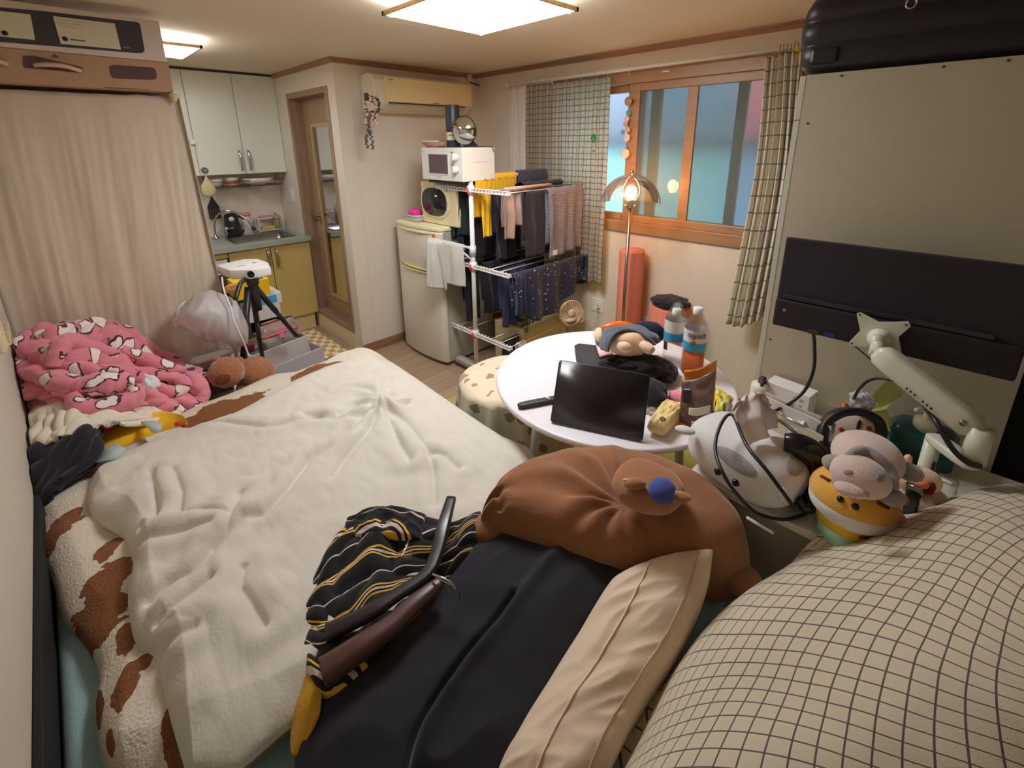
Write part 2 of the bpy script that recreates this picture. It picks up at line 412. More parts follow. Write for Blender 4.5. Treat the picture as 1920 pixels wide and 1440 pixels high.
m.build('door_handle', mat('aged brass', (150, 130, 100), .3, .9), leaf)
struct(B('trim_5', (Xc-.004, D0-.004, 0), (Xc, D1, DZ0-.004), mat('threshold cream', (226, 214, 180), .5)))
# ---- window
def rect_frame(mb, x0, x1, y0, y1, z0, z1, w, wt=None):
    wt = wt or w
    for a, b in (((x0, y0, z0), (x1, y0+w, z1)), ((x0, y1-w, z0), (x1, y1, z1)), ((x0, y0+w, z0), (x1, y1-w, z0+wt)), ((x0, y0+w, z1-wt), (x1, y1-w, z1))): mb.box(a, b)
wf = MB(); rect_frame(wf, Xw-.02, Xw+.135, WY0, WY1, WZ0, WZ1, .05, .075)
win = struct(wf.build('window_1', M_winwood, smooth=False, bevel=.003))
def frost(name, rgb, rough):
    m = mat(name, rgb, rough, trans=1, spec=.5); bsdf(m).inputs['IOR'].default_value = 1.2; return m
M_frost = frost('frosted pane', (214, 230, 236), .32)
M_clear = clear('window glass', (196, 214, 214), .18, .04, 1.0)
zz0, zz1 = WZ0+.075, WZ1-.075
s1 = MB(); rect_frame(s1, Xw, Xw+.035, .67, 1.80, zz0, zz1, .085, .05)
s1o = s1.build('sash', M_winwood, win, smooth=False, bevel=.003)
MB().box((Xw+.008, 1.32, zz0+.05), (Xw+.030, 1.385, zz1-.05)).build('mullion', M_winwood, s1o, smooth=False, bevel=.002)
B('pane', (Xw+.015, .755, zz0+.05), (Xw+.018, 1.715, zz1-.05), M_clear, s1o)
s2 = MB(); rect_frame(s2, Xw+.04, Xw+.075, 1.58, 2.41, zz0, zz1, .07, .05)
s2o = s2.build('sash', M_winwood, win, smooth=False, bevel=.003)
B('pane', (Xw+.055, 1.65, zz0+.05), (Xw+.058, 2.34, zz1-.05), M_frost, s2o)
# outer frosted sashes
s3 = MB(); ysp = P(1380, 300, x=Xw+.11).y; rect_frame(s3, Xw+.095, Xw+.125, .67, ysp, zz0, zz1, .03, .04); rect_frame(s3, Xw+.095, Xw+.125, ysp, 1.76, zz0, zz1, .03, .04)
s3o = s3.build('sash', wood('outer frame brown', (150, 112, 84), (166, 126, 98), 2), win, smooth=False)
B('pane', (Xw+.108, .70, zz0+.04), (Xw+.111, ysp-.03, zz1-.04), M_frost, s3o); B('pane', (Xw+.108, ysp+.03, zz0+.04), (Xw+.111, 1.73, zz1-.04), M_frost, s3o)
m = MB(); q = P(1250, 134, x=Xw-.03); m.tube(spl([(Xw-.02, q.y-.02, q.z), (Xw-.045, q.y-.015, q.z), (Xw-.045, q.y+.015, q.z), (Xw-.02, q.y+.02, q.z)], 10), .006)
m.build('latch', M_white, win)
# neighbouring building seen through the frosted panes
def lit(name, rgb, s): return mat(name, rgb, .8)
nb = thing('neighbour_building', 'blurred teal and pink wall of the neighbouring building seen through the window', 'building', (4.3, 1.6, 0))
zsp = P(1330, 268, x=4.2).z; ysp2 = P(1388, 200, x=4.3).y
B('lower_wall', (4.2, ysp2, 0), (4.4, 5.5, zsp), mat('teal wall', (140, 178, 182), .8), nb); B('lower_wall', (4.2, -1.5, 0), (4.4, ysp2, zsp), mat('lavender wall', (146, 154, 188), .8), nb)
B('upper_wall', (4.3, ysp2, zsp), (4.5, 5.5, 3.4), mat('slate wall', (124, 128, 144), .8), nb)
B('pink_wall', (4.3, -1.5, zsp), (4.5, ysp2, 3.0), mat('pink wall', (230, 110, 112), .8), nb)
B('ledge', (4.12, -1.5, zsp-.03), (4.3, 5.5, zsp+.03), mat('dark ledge', (70, 76, 90), .8), nb)

# ================================================================ LIGHTS OF THE ROOM
def emis(name, rgb, s): return mat(name, (240, 240, 240), .5, emit=rgb, es=s)
def ceiling_light(label, x0, x1, y0, y1, z, s, nm, tubes=3):
    t = thing('ceiling_light', label, 'ceiling light', ((x0+x1)/2, (y0+y1)/2, z))
    B('housing', (x0+.05, y0+.05, z+.02), (x1-.05, y1-.05, H), M_white, t)
    B('diffuser', (x0+.012, y0+.012, z), (x1-.012, y1-.012, z+.006), emis(nm, (246, 247, 250), s), t)
    m = MB(); rect_frame(m, 0, 0, 0, 0, 0, 0, 0) if False else None
    for a, b in (((x0, y0, z-.004), (x1, y0+.012, z+.012)), ((x0, y1-.012, z-.004), (x1, y1, z+.012)), ((x0, y0, z-.004), (x0+.012, y1, z+.012)), ((x1-.012, y0, z-.004), (x1, y1, z+.012))): m.box(a, b)
    m.build('frame', mat('gold edge trim', (214, 180, 120), .3, .6), t, smooth=False)
    for cx_, cy_ in ((x0+.03, y0+.03), (x1-.03, y0+.03), (x0+.03, y1-.03), (x1-.03, y1-.03)):
        MB().lathe([(.012, -.008), (.012, 0)], (cx_, cy_, z), 12).build('corner_clip', M_acryl, t)
    return t
a, b, c = P(714, 28, z=2.235), P(905, 65, z=2.235), P(1080, 18, z=2.235)
L1 = ceiling_light('large square white glass ceiling light above the bed and table', a.x, b.x, c.y, (a.y+b.y)/2, 2.235, CEIL_LIGHT, 'diffuser glow main')
a, c = P(300, 78, z=2.24), P(383, 107, z=2.24)
ceiling_light('small square ceiling light of the kitchen, half hidden by the boxes', .36, .79, 3.30, 3.78, 2.24, KITCHEN_LIGHT, 'diffuser glow kitchen')
# floor lamp
lb = P(1183, 362, x=2.65)
t = thing('floor_lamp', 'slim chrome floor lamp with clear mushroom dome and glowing orange bulb', 'lamp', (lb.x, lb.y, 0))
MB().lathe([(.13, 0), (.13, .015), (.02, .022), (.012, .03)], (lb.x, lb.y, 0), 32).build('base', M_chrome, t)
MB().tube([(lb.x, lb.y, .02), (lb.x, lb.y, lb.z-.07)], .011, 12).build('pole', M_steel, t)
m = MB().lathe([(.022, -.10), (.024, -.09), (.024, -.045), (.02, -.04)], lb, 20)
for k in range(3):
    a = 2*PI*k/3+.4; m.tube([lb+Vector((.02*math.cos(a), .02*math.sin(a), -.08)), lb+Vector((.045*math.cos(a), .045*math.sin(a), -.08))], .006)
m.build('socket', M_chrome, t)
MB().lathe([(.001, .05), (.018, .046), (.032, .03), (.037, .01), (.034, -.012), (.024, -.032), (.018, -.045)], lb, 24).build('bulb', mat('bulb glow', (255, 190, 120), .4, emit=(255, 168, 78), es=BULB), t)
m = MB().lathe([(.19*math.sin(a), -.07+.19*math.cos(a)) for a in [PI/2*(1-k/16) for k in range(16)]]+[(.004, .12)], lb, 40, cap=False); m.build('lamp_shade', M_acryl, t)
m = MB()
for sx in (-1, 1): m.tube(spl([lb+Vector((sx*.022*RT.x, sx*.022*RT.y, -.06)), lb+Vector((sx*.055*RT.x, sx*.055*RT.y, .0)), lb+Vector((sx*.045*RT.x, sx*.045*RT.y, .06)), lb+Vector((0, 0, .118))], 14), .0035)
m.build('bulb_cage', M_chrome, t)
MB().lathe([(.006, .115), (.013, .125), (.013, .135), (.005, .145)], lb, 16).build('finial', M_chrome, t)
# ================================================================ KITCHEN
YU, YL = 4.577, 4.249
def bow(mb, x, y, z0, z1, out=.03, r=.008):
    mb.tube(spl([(x, y, z0), (x, y-out*.8, z0+.02), (x, y-out, (z0+z1)/2), (x, y-out*.8, z1-.02), (x, y, z1)], 14), [r*(.7+.6*math.sin(PI*i/14)) for i in range(15)], 8)
t = thing('upper_cabinet', 'white gloss wall cabinet with two chrome bow handles above the sink', 'cabinet', (1.15, 4.7, 1.46))
B('body', (.60, YU+.018, 1.462), (Xc-.002, Yk-.002, 2.272), M_whiteg, t)
for x0, x1, hx in ((.915, 1.258, 1.225), (1.263, 1.597, 1.295), (.60, .91, None)):
    d = B('door', (x0, YU, 1.46), (x1, YU+.018, 2.274), M_whiteg, t, bevel=.002)
    if hx: m = MB(); bow(m, hx, YU, 1.49, 1.66); m.build('handle', M_chrome, d)
q = P(384, 320, y=YU-.004)
t = thing('suction_hook', 'clear round suction hook on the cabinet door holding the net bag', 'hook', q)
MB().lathe([(.028, .004), (.02, -.006), (.004, -.012)], (q.x, q.y, q.z), 20, axis='y').build('suction_cup', M_acryl, t)
MB().tube([q+Vector((0, -.01, 0)), q+Vector((0, -.02, -.02)), q+Vector((0, -.012, -.026))], .003).build('peg', M_chrome, t)
n0 = P(386, 330, y=YU-.03); n1 = P(388, 363, y=YU-.03)
m = MB(); L = (n0-n1).length
m.lathe([(.006, 0), (.012, -.02), (.045, -.075), (.056, -.115), (.05, -.15), (.02, -.172), (.002, -.175)], n0, 20)
m.v = [Vector((p.x, n0.y+(p.y-n0.y)*.5, p.z)) for p in m.v]
tag(m.build('net_bag', cloth('straw net', (206, 196, 150), .8, 90, var=.25, vscale=60)), 'beige net bag hanging from the suction hook under the upper cabinet', 'bag')
# under-cabinet wire rack, crockery
ra = P(396, 332, y=4.62); x0, x1, zt, zb = .965, 1.575, 1.455, 1.35
t = thing('dish_rack', 'black wire rack hung under the white wall cabinet', 'rack', ((x0+x1)/2, 4.7, zb))
m = MB(); y0, y1 = 4.60, 4.80
for y in (y0, y1): m.tube([(x0, y, zt), (x0+.02, y, zb), (x1-.02, y, zb), (x1, y, zt)], .0035, 6)
m.tube([(x0+.01, y0, zb+.05), (x1-.01, y0, zb+.05)], .003, 6)
for k in range(17): x = x0+.02+(x1-x0-.04)*k/16; m.tube([(x, y0, zb), (x, y1, zb)], .0022, 5)
m.build('wire_frame', M_black, t)
def bowl(nm, label, cat, c, r, h, mt, thick=.004, grp=None):
    pr = [(r*.4, 0), (r*.8, h*.35), (r, h), (r-thick, h), (r*.78, h*.38), (r*.35, thick)]
    return tag(MB().lathe(pr, c, 28).build(nm, mt), label, cat, grp)
M_china = mat('white china', (226, 220, 212), .25)
bowl('bowl', 'white bowl on the left of the hanging wire rack', 'bowl', (1.04, 4.69, zb+.005), .06, .075, M_china)
o = bowl('bowl', 'coral pink dish upside under the second white bowl of the wire rack', 'bowl', (1.155, 4.68, zb+.005), .062, .022, mat('coral china', (236, 132, 110), .3))
bowl('bowl', 'second white bowl stacked on the coral dish in the wire rack', 'bowl', (1.155, 4.68, zb+.028), .062, .055, M_china)
bowl('platter', 'wide white oval platter lying in the black wire rack', 'plate', (1.37, 4.69, zb+.005), .14, .06, M_china)
# base cabinet
t = thing('base_cabinet', 'mustard yellow base cabinet under the kitchen sink', 'cabinet', (1.2, 4.5, 0))
B('body', (.70, YL+.02, .152), (Xc-.002, Yk-.002, .70), M_mustard, t)
B('plinth', (.70, YL+.05, 0), (Xc-.03, YL+.07, .15), mat('plinth cream', (226, 206, 160), .5), t)
for x0, x1, hx in ((.935, 1.252, 1.225), (1.258, 1.592, 1.295)):
    d = B('door', (x0, YL, .165), (x1, YL+.018, .855), M_mustard, t, bevel=.002); m = MB(); bow(m, hx, YL, .66, .825); m.build('handle', M_chrome, d)
B('top_panel', (.70, YL, .81), (.925, YL+.018, .855), M_mustard, t, bevel=.002)
B('side_panel', (.925, YL+.002, .152), (.934, YL+.3, .855), M_dark, t)
m = MB(); m.box((.70, YL+.004, .3), (.92, YL+.3, .80)); o = m.build('appliance_front', M_white, t, smooth=False, bevel=.006)
# counter with basin hole
sx0, sx1, sy0, sy1 = 1.03, 1.50, 4.33, 4.66
YC0 = YL-.035
m = MB(); m.box((.70, YC0, .862), (Xc-.001, sy0, .9)); m.box((.70, sy1, .862), (Xc-.001, Yk-.001, .9)); m.box((.70, sy0, .862), (sx0, sy1, .9)); m.box((sx1, sy0, .862), (Xc-.001, sy1, .9))
tag(m.build('countertop', M_counter, smooth=False, loc=(1.2, 4.5, .862)), 'grey stone worktop around the sink', 'countertop')
t = thing('kitchen_sink', 'stainless steel sink basin set in the grey worktop', 'sink', (1.26, 4.5, .74))
def rr3(w, h, r, z, c=(1.265, 4.495)): return [(c[0]+x, c[1]+y, z) for x, y in rrect(w, h, r)]
MB().loft([rr3(.51, .37, .05, .9005), rr3(.51, .37, .05, .904), rr3(.46, .32, .05, .902), rr3(.45, .31, .05, .80), rr3(.42, .28, .05, .745)], cap=False).build('basin', M_steel, t, solid=.001)
MB().lathe([(.04, 0), (.04, .004), (.02, .002)], (1.265, 4.495, .746), 20).build('drain', M_chrome, t)
MB().loft([rr3(.42, .28, .05, .745), rr3(.42, .28, .05, .743)]).build('basin_floor', M_steel, t)
# faucet
fb = Vector((.995, 4.755, .9)); pts = [P(u, v, y=4.72) for u, v in ((402, 432), (400, 418), (406, 402), (420, 394), (438, 398), (455, 410), (463, 421))]
t = thing('faucet', 'chrome gooseneck kitchen tap arching over the sink', 'faucet', (pts[0].x, pts[0].y, .9))
pts[0] = Vector((pts[0].x, 4.72, .93)); b0 = pts[0]
for i, p in enumerate(pts): p.y = 4.72-.16*i/6
MB().lathe([(.028, -.03), (.028, -.02), (.016, .0), (.012, .01)], b0, 20).build('base', M_chrome, t)
MB().tube(spl(pts, 30), .009, 10).build('spout', M_chrome, t)
MB().tube([pts[-1], pts[-1]+Vector((.008, -.01, -.035))], [.014, .02], 14).build('spray_head', M_dark, t)
MB().lathe([(.022, -.03), (.02, .04), (.024, .05), (.018, .07)], b0+Vector((.09, -.02, 0)), 16).build('mixer_valve', M_chrome, t)
MB().tube([b0+Vector((.09, -.02, .05)), b0+Vector((.13, -.08, .06))], .006).build('lever', M_chrome, t)
# utensils
q0, q1 = P(396, 366, y=4.82), P(400, 408, y=4.82)
t = thing('spatula', 'black slotted spatula hanging on the kitchen wall beside the tap', 'spatula', q1)
MB().tube([q0+Vector((0, 0, .05)), q0-Vector((0, 0, .03))], [.007, .009]).build('handle', M_black, t)
m = MB(); zt_ = q0.z-.03; zb_ = q1.z; xc = q0.x
m.prism([(xc-.01, 4.82, zt_), (xc+.01, 4.82, zt_), (xc+.045, 4.82, zt_-.07), (xc+.045, 4.82, zt_-.085), (xc-.045, 4.82, zt_-.085), (xc-.045, 4.82, zt_-.07)], (0, .005, 0))
for k in range(5): x = xc-.045+.0195*k; m.box((x, 4.82, zb_), (x+.012, 4.825, zt_-.08))
m.box((xc-.045, 4.82, zb_-.012), (xc+.045, 4.825, zb_)); m.build('blade', M_black, t, smooth=False)
k0 = P(446, 434, z=.905); k0 = Vector((1.115, 4.74, .9))
t = thing('kettle', 'black water jug with white round badge beside the tap', 'kettle', k0)
MB().lathe([(.062, 0), (.066, .02), (.062, .10), (.052, .19), (.045, .205), (.01, .215)], k0, 28).build('body', M_black, t)
MB().tube(spl([k0+Vector((.05, -.01, .18)), k0+Vector((.10, -.02, .15)), k0+Vector((.105, -.02, .07)), k0+Vector((.06, -.01, .03))], 14), .01).build('handle', M_black, t)
MB().lathe([(.022, 0), (.022, -.004)], k0+Vector((-.012, -.058, .165)), 20, axis='y').build('badge', M_white, t)
def bottle(nm, label, c, r, h, mt, capm, neck=.35, cat='bottle', caph=.12):
    t = thing(nm, label, cat, c); c = Vector(c)
    MB().lathe([(r*.9, 0), (r, h*.04), (r, h*.62), (r*neck, h*.8), (r*neck, h*(1-caph))], c, 20).build('body', mt, t)
    MB().lathe([(r*neck*1.25, h*(1-caph)), (r*neck*1.25, h)], c, 16).build('cap', capm, t); return t
M_pink = mat('pink plastic', (226, 128, 136), .4)
bottle('soap_bottle', 'white round bottle with pink lid behind the sink', (1.235, 4.74, .9), .042, .20, mat('milky plastic', (230, 222, 220), .35), M_pink, .8)
bottle('oil_bottle', 'slim clear green bottle with white label in the small rack', (1.50, 4.76, .925), .03, .17, mat('green oil', (150, 156, 100), .2), M_white)
t = thing('sponge_rack', 'small white wire rack with sponge at the back corner of the worktop', 'rack', (1.43, 4.755, .9))
m = MB(); x0, x1, y0, y1 = 1.33, 1.545, 4.71, 4.81
for z in (.92, 1.035):
    m.tube([(x0, y0, z), (x1, y0, z), (x1, y1, z), (x0, y1, z), (x0, y0, z)], .004, 6)
    for k in range(1, 6): x = x0+(x1-x0)*k/6; m.tube([(x, y0, z), (x, y1, z)], .0025, 5)
for x in (x0, x1):
    for y in (y0, y1): m.tube([(x, y, .9), (x, y, 1.05)], .004, 6)
m.build('wire_frame', M_white, t)
tag(B('sponge', (1.36, 4.72, .925), (1.47, 4.79, .955), mat('yellow sponge', (214, 180, 112), .9, bump=.4), bevel=.006), 'tan sponge lying on the lower shelf of the white rack', 'sponge')
tag(B('sponge_tray', (1.35, 4.715, 1.04), (1.48, 4.80, 1.052), M_pink, bevel=.003), 'pink tray on the top shelf of the small white rack', 'tray')
q = P(549, 366, x=Xc-.002)
t = thing('light_switch', 'white wall switch beside the bathroom door frame', 'switch', q)
B('plate', (Xc-.012, q.y-.035, q.z-.06), (Xc-.001, q.y+.035, q.z+.06), M_white, t, bevel=.003)
B('rocker', (Xc-.016, q.y-.02, q.z-.035), (Xc-.012, q.y+.02, q.z+.035), M_white, t, bevel=.002)
q = P(362, 266, y=YU-.02); MB().box(q+Vector((-.02, -.01, -.02)), q+Vector((.015, .018, .02))).build('cabinet_clip', M_white, smooth=False, bevel=.003)
tag(bpy.data.objects['cabinet_clip'], 'small white clip on the upper cabinet door beside the cream cloth', 'clip')
# chequered kitchen mat
M_check = cloth('mustard checker', (210, 160, 70)); _t, _u, _v = sep_uv(M_check)
ck = nd(M_check, 'ShaderNodeTexChecker'); ck.inputs['Scale'].default_value = 1; mpn = nd(M_check, 'ShaderNodeMapping'); mpn.inputs['Scale'].default_value = (21, 15, 1)
lk(M_check, _t.outputs['UV'], mpn.inputs[0]); lk(M_check, mpn.outputs[0], ck.inputs[0]); ck.inputs[1].default_value = col((206, 160, 72)); ck.inputs[2].default_value = col((236, 226, 208)); lk(M_check, ck.outputs[0], bsdf(M_check).inputs['Base Color'])
m = MB(); m.grid(lambda s, t: Vector((1.02+.50*s, 3.53+.70*t, .008+.003*nz(s*4, t*4))), 20, 30, uvf=lambda a, b: (a*.5, b*.7))
tag(m.build('kitchen_mat', M_check, solid=.006), 'mustard and white chequered mat on the floor before the bathroom door', 'mat')

# ================================================================ CURTAINED CLOTHES RAIL AND BOXES
t = thing('garment_rack', 'clothes rail unit hidden behind the cream hanging cloth', 'rack', (.15, 3.1, 0))
m = MB()
for x in (-.21, .50):
    for y in (2.91, 3.28): m.tube([(x, y, 0), (x, y, 1.93)], .014, 8)
m.build('pole', M_white, t); B('top_shelf', (-.23, 2.90, 1.915), (.52, 3.30, 1.93), M_white, t)
def drape(s, t):
    x = -.232+(.548+.232)*s+.012*t*math.sin(s*9)
    y = 2.868+.0035*math.sin(s*26+3*nz(s*3, t))*(.25+t)+.016*nz(s*6, t*1.2)*(.3+t)+.007*(abs(nz(s*15+t*2.2, t*1.6))-.2)*min(1, t*4)+.004*nz(s*30+t*4, t*3, 4)*min(1, t*5)
    return Vector((x+(.03*(t-.2) if s > .97 else 0), y-.02*t*s, 1.935-.022*math.exp(-((s-.93)/.02)**2)*0-.012*math.sin(PI*min(1, s*1.1))*(1-t)-1.62*t+.012*(1-t)*math.cos(s*40)*.2))
m = MB(); m.grid(drape, 260, 70, uvf=lambda a, b: (a, b*2))
dr = thing('hanging_cloth', 'plain cream cloth hung as a curtain in front of the clothes rail', 'curtain', (.15, 2.86, .3))
m.build('cloth', M_drape, dr, solid=.003)
m = MB(); e0 = drape(1, 0)
m.grid(lambda s, t: Vector((e0.x+.03*t+.012*math.sin(t*8)*s*.4-.0*s, 2.848+.38*s, 1.93-1.62*t+.0)), 12, 30)
m.build('side_cloth', M_drape, dr, solid=.003)
q = P(326, 182, y=2.84); m = MB(); m.lathe([(.03, 0), (.008, -.035), (.001, -.045)], (q.x, 2.845, q.z+.015), 10); m.build('corner_knot', mat('tied tag', (206, 190, 150), .7), dr)
M_carton = mat('brown carton', (176, 142, 114), .8, bump=.1, bscale=90)
YB = 2.80; z0, z1 = 1.946, P(150, 98, y=YB).z; z2 = P(300, 40, y=YB).z
bx = P(322, 150, y=YB).x
t = thing('cardboard_box', 'long brown cardboard box under the white box on the clothes rail', 'box', (.14, 3.0, z0))
zb1 = P(290, 115, y=YB).z
B('carton', (-.235, YB, z0), (bx, YB+.4, zb1), M_carton, t, bevel=.003)
def decal(nm, us, y, m, parent, r=0, off=.0015):
    pts = [P(u, v, y=y-off) for u, v in us]; cx_ = sum((p for p in pts), Vector())/len(pts)
    if r:      # rounded outline
        out = []
        for i, p in enumerate(pts):
            a, b = pts[i-1], pts[(i+1) % len(pts)]
            for k in range(5):
                f = k/4; p0 = p+(a-p).normalized()*r; p1 = p+(b-p).normalized()*r
                out.append(p0*(1-f)**2+p*2*f*(1-f)+p1*f*f)
        pts = out
    return MB().prism(pts, (0, off, 0)).build(nm, m, parent, smooth=False)
M_bprint = mat('dark brown print', (92, 68, 66), .8)
decal('printed_panel', ((203, 121), (292, 127), (295, 150), (208, 147)), YB, M_bprint, t, .02)
hd = decal('hand_hole', ((42, 104), (62, 104), (155, 126), (155, 137), (44, 127)), YB, M_bprint, t, .008)
m = MB(); m.tube(spl([P(64, 122, y=YB-.004), P(85, 121, y=YB-.022), P(120, 124, y=YB-.024), P(152, 133, y=YB-.004)], 14), .009, 8)
m.v = [p for p in m.v]; m.build('handle', mat('tan plastic handle', (206, 176, 150), .35), t)
m = MB(); m.tube(spl([P(-30, 116, y=YB-.004), P(-10, 114, y=YB-.02), P(14, 120, y=YB-.004)], 10), .009, 8); m.build('handle', mat('tan plastic handle', (206, 176, 150), .35), t)
decal('arrow_mark', ((94, 107), (102, 101), (112, 108)), YB, M_bprint, t)
decal('bottom_mark', ((195, 163), (280, 168), (280, 169), (195, 164.5)), YB, M_bprint, t)
t = thing('white_carton', 'white box with black window panel and printed sheets on top of the brown carton', 'box', (.14, 3.0, zb1))
wx = P(306, 80, y=YB).x
B('carton', (-.235, YB+.002, zb1+.001), (wx, YB+.38, z2), mat('off-white carton', (216, 204, 194), .7), t, bevel=.003)
decal('dark_band', ((-40, 10), (92, 22), (262, 42), (272, 98), (262, 100), (-30, 76)), YB+.002, mat('charcoal card', (58, 56, 62), .6), t, .014)
M_paper = mat('printed paper', (216, 212, 186), .7)
for us in (((-30, 17), (57, 27), (66, 75), (-20, 66)), ((99, 30), (215, 44), (227, 93), (114, 82))): decal('printed_sheet', us, YB-.0002, M_paper, t)
for k in range(3): decal('text_line', ((108, 36+5*k), (160-8*k, 42+5*k), (160-8*k, 43+5*k), (108, 37+5*k)), YB-.0018, mat('grey ink', (180, 172, 150), .8), t)
for u, v in ((9, 62), (122, 73)):
    q = P(u, v, y=YB-.003); MB().lathe([(.009, 0), (.009, -.001)], q, 16, axis='y').build('round_logo', M_black, t)
decal('text_line', ((132, 73), (160, 76), (160, 78), (132, 75)), YB-.0018, M_dark, t)
decal('text_line', ((231, 87), (244, 88), (244, 91), (231, 90)), YB+.0002, mat('pale ink', (120, 116, 116), .8), t)

# ================================================================ AIR CONDITIONER AND WALL THINGS
x0, x1 = 1.80, 2.715
t = thing('air_conditioner', 'cream wall mounted air conditioner with a thin black vent line', 'air conditioner', ((x0+x1)/2, 3.3, 1.93))
prof = [(3.405, 2.195), (3.30, 2.20), (3.23, 2.185), (3.205, 2.15), (3.205, 2.01), (3.215, 1.985), (3.25, 1.955), (3.33, 1.935), (3.405, 1.935)]
MB().loft([[(x, y, z) for y, z in prof] for x in (x0, x1)]).build('housing', mat('ac housing', (222, 214, 190), .45), t, smooth=False, bevel=.006)
B('front_panel', (x0+.085, 3.198, 2.0), (x1-.008, 3.206, 2.17), mat('ac cream panel', (238, 214, 160), .4), t, bevel=.002)
m = MB(); m.box((x0+.11, 3.197, 1.990), (x1-.08, 3.214, 1.996)); m.build('vent_slot', M_black, t, smooth=False)
m = MB(); m.prism([(x0+.11, 3.213, 1.983), (x1-.08, 3.213, 1.983), (x1-.06, 3.30, 1.934), (x0+.09, 3.30, 1.934)], (0, -.006, -.004)); m.build('louvre', mat('ac louvre', (214, 200, 176), .5), t, smooth=False)
m = MB()
for k, ch in enumerate(('', '')): pass
m.lathe([(.006, 0), (.006, -.001)], (x0+.125, 3.197, 2.155), 14, axis='y'); m.box((x0+.135, 3.196, 2.152), (x0+.155, 3.197, 2.158)); m.build('logo', mat('grey red mark', (140, 100, 96), .6), t)
m = MB(); m.box((x0+.50, 3.196, 2.006), (x0+.56, 3.1975, 2.011)); m.build('lettering', mat('faint lettering', (150, 130, 100), .6), t)
q = P(880, 150, y=3.38)
t = thing('pipe_bracket', 'small white pipe end with black cable clip beside the air conditioner', 'pipe', (q.x, 3.40, q.z-.03))
MB().lathe([(.022, 0), (.022, .055)], (q.x, 3.38, q.z-.01), 14).build('pipe_end', M_white, t)
MB().tube(spl([(q.x-.01, 3.37, q.z-.015), (q.x+.03, 3.36, q.z-.03), (q.x+.08, 3.35, q.z-.04), (q.x+.12, 3.35, q.z-.045)], 10), .006).build('cable_clip', M_dark, t)
# dried flower garland
g0 = P(690, 178, y=3.385); g1 = P(687, 278, y=3.385)
t = thing('flower_garland', 'dried dark sprigs with pale pink blossoms hanging at the left end of the air conditioner', 'dried flowers', (g0.x, 3.385, g1.z))
m = MB(); lf = MB()
for k, (us) in enumerate((((690, 180), (687, 205), (689, 225), (691, 245), (687, 262), (689, 278)), ((698, 182), (700, 205), (692, 225), (694, 245), (697, 262), (699, 280)), ((706, 184), (710, 196), (708, 212), (701, 226)))):
    pts = spl([P(u, v, y=3.185) for u, v in us], 24); m.tube(pts, .002, 5)
    for i, p in enumerate(pts):
        for s_ in (-1, 1):
            a = random.uniform(0, 6); lf.ell(p+Vector((.010*s_*math.cos(a), .006*math.sin(a), .004)), (.008, .005, .006), 6, 4)
m.build('stem', M_dark, t); lf.build('leaf', mat('dried sprig', (84, 78, 84), .8), t)
pl = MB()
for k in range(34):
    u = random.uniform(684, 712); v = random.choice([random.uniform(178, 206), random.uniform(214, 236)]); p = P(u, v, y=3.175)
    pl.ell(p, (.012, .008, .011), 7, 5)
pl.build('blossom', mat('pale blossom', (226, 196, 180), .9), t)
q = P(687, 180, y=3.38); q = P(687, 180, y=3.19); B('clip', (q.x-.012, 3.18, q.z-.03), (q.x+.012, 3.205, q.z+.02), M_dark, t, bevel=.003)
# ================================================================ FRIDGE STACK
fx, fy0, fy1 = 1.935, 2.70, 3.30      # front plane, near and far side
t = thing('refrigerator', 'small cream two-door fridge with curved doors by the drying rack', 'refrigerator', (2.2, 3.0, 0))
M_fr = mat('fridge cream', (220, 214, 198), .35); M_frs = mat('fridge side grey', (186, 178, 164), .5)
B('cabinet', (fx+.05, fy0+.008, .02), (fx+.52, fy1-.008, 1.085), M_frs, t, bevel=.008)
def fdoor(nm, z0, z1):
    rings = []
    for z, ins in ((z0, .004), (z0+.012, 0), (z1-.012, 0), (z1, .004)):
        r = []
        for i in range(13): s = i/12; r.append((fx+.052-(.052+.030*math.sin(PI*s))+.012*(abs(2*s-1)**8)+ins, fy0+(fy1-fy0)*s, z))
        r += [(fx+.05, fy1, z), (fx+.05, fy0, z)]
        rings.append(r)
    return MB().loft(rings).build(nm, M_fr, t)
d1 = fdoor('freezer_door', .765, 1.075); d2 = fdoor('door', .03, .755)
def fgrip(z, par): MB().tube(spl([(fx+.012, fy0+.02, z), (fx-.028, fy0+.18, z), (fx-.036, (fy0+fy1)/2, z), (fx-.028, fy1-.18, z), (fx+.012, fy1-.02, z)], 20), .009, 8).build('door_grip', mat('fridge trim yellowed', (222, 204, 150), .4), par)
fgrip(.772, d1); fgrip(.748, d2); fgrip(1.06, d1)
MB().loft([[(fx+.0-.03*math.sin(PI*i/12)+.012*(abs(i/6-1)**8), fy0+(fy1-fy0)*i/12, z) for i in range(13)]+[(fx+.52, fy1, z), (fx+.52, fy0, z)] for z in (1.078, 1.108)]).build('top_lid', mat('fridge top', (232, 226, 186), .4), t, bevel=.006)
q = P(812, 443, x=fx-.03); MB().lathe([(.017, 0), (.017, -.005)], (fx-.022, q.y, q.z), 18, axis='x').build('round_magnet', mat('magnet orange', (214, 120, 80), .5), t)
m = MB()
for u, v in ((799, 408), (808, 406), (790, 409)):
    q = P(u, v, z=1.11); m.ell(q, (.012, .02, .003), 8, 5)
tag(m.build('snack_wrapper', mat('red wrapper', (206, 110, 90), .5)), 'crumpled red wrapper on the fridge top beside the food container', 'wrapper')
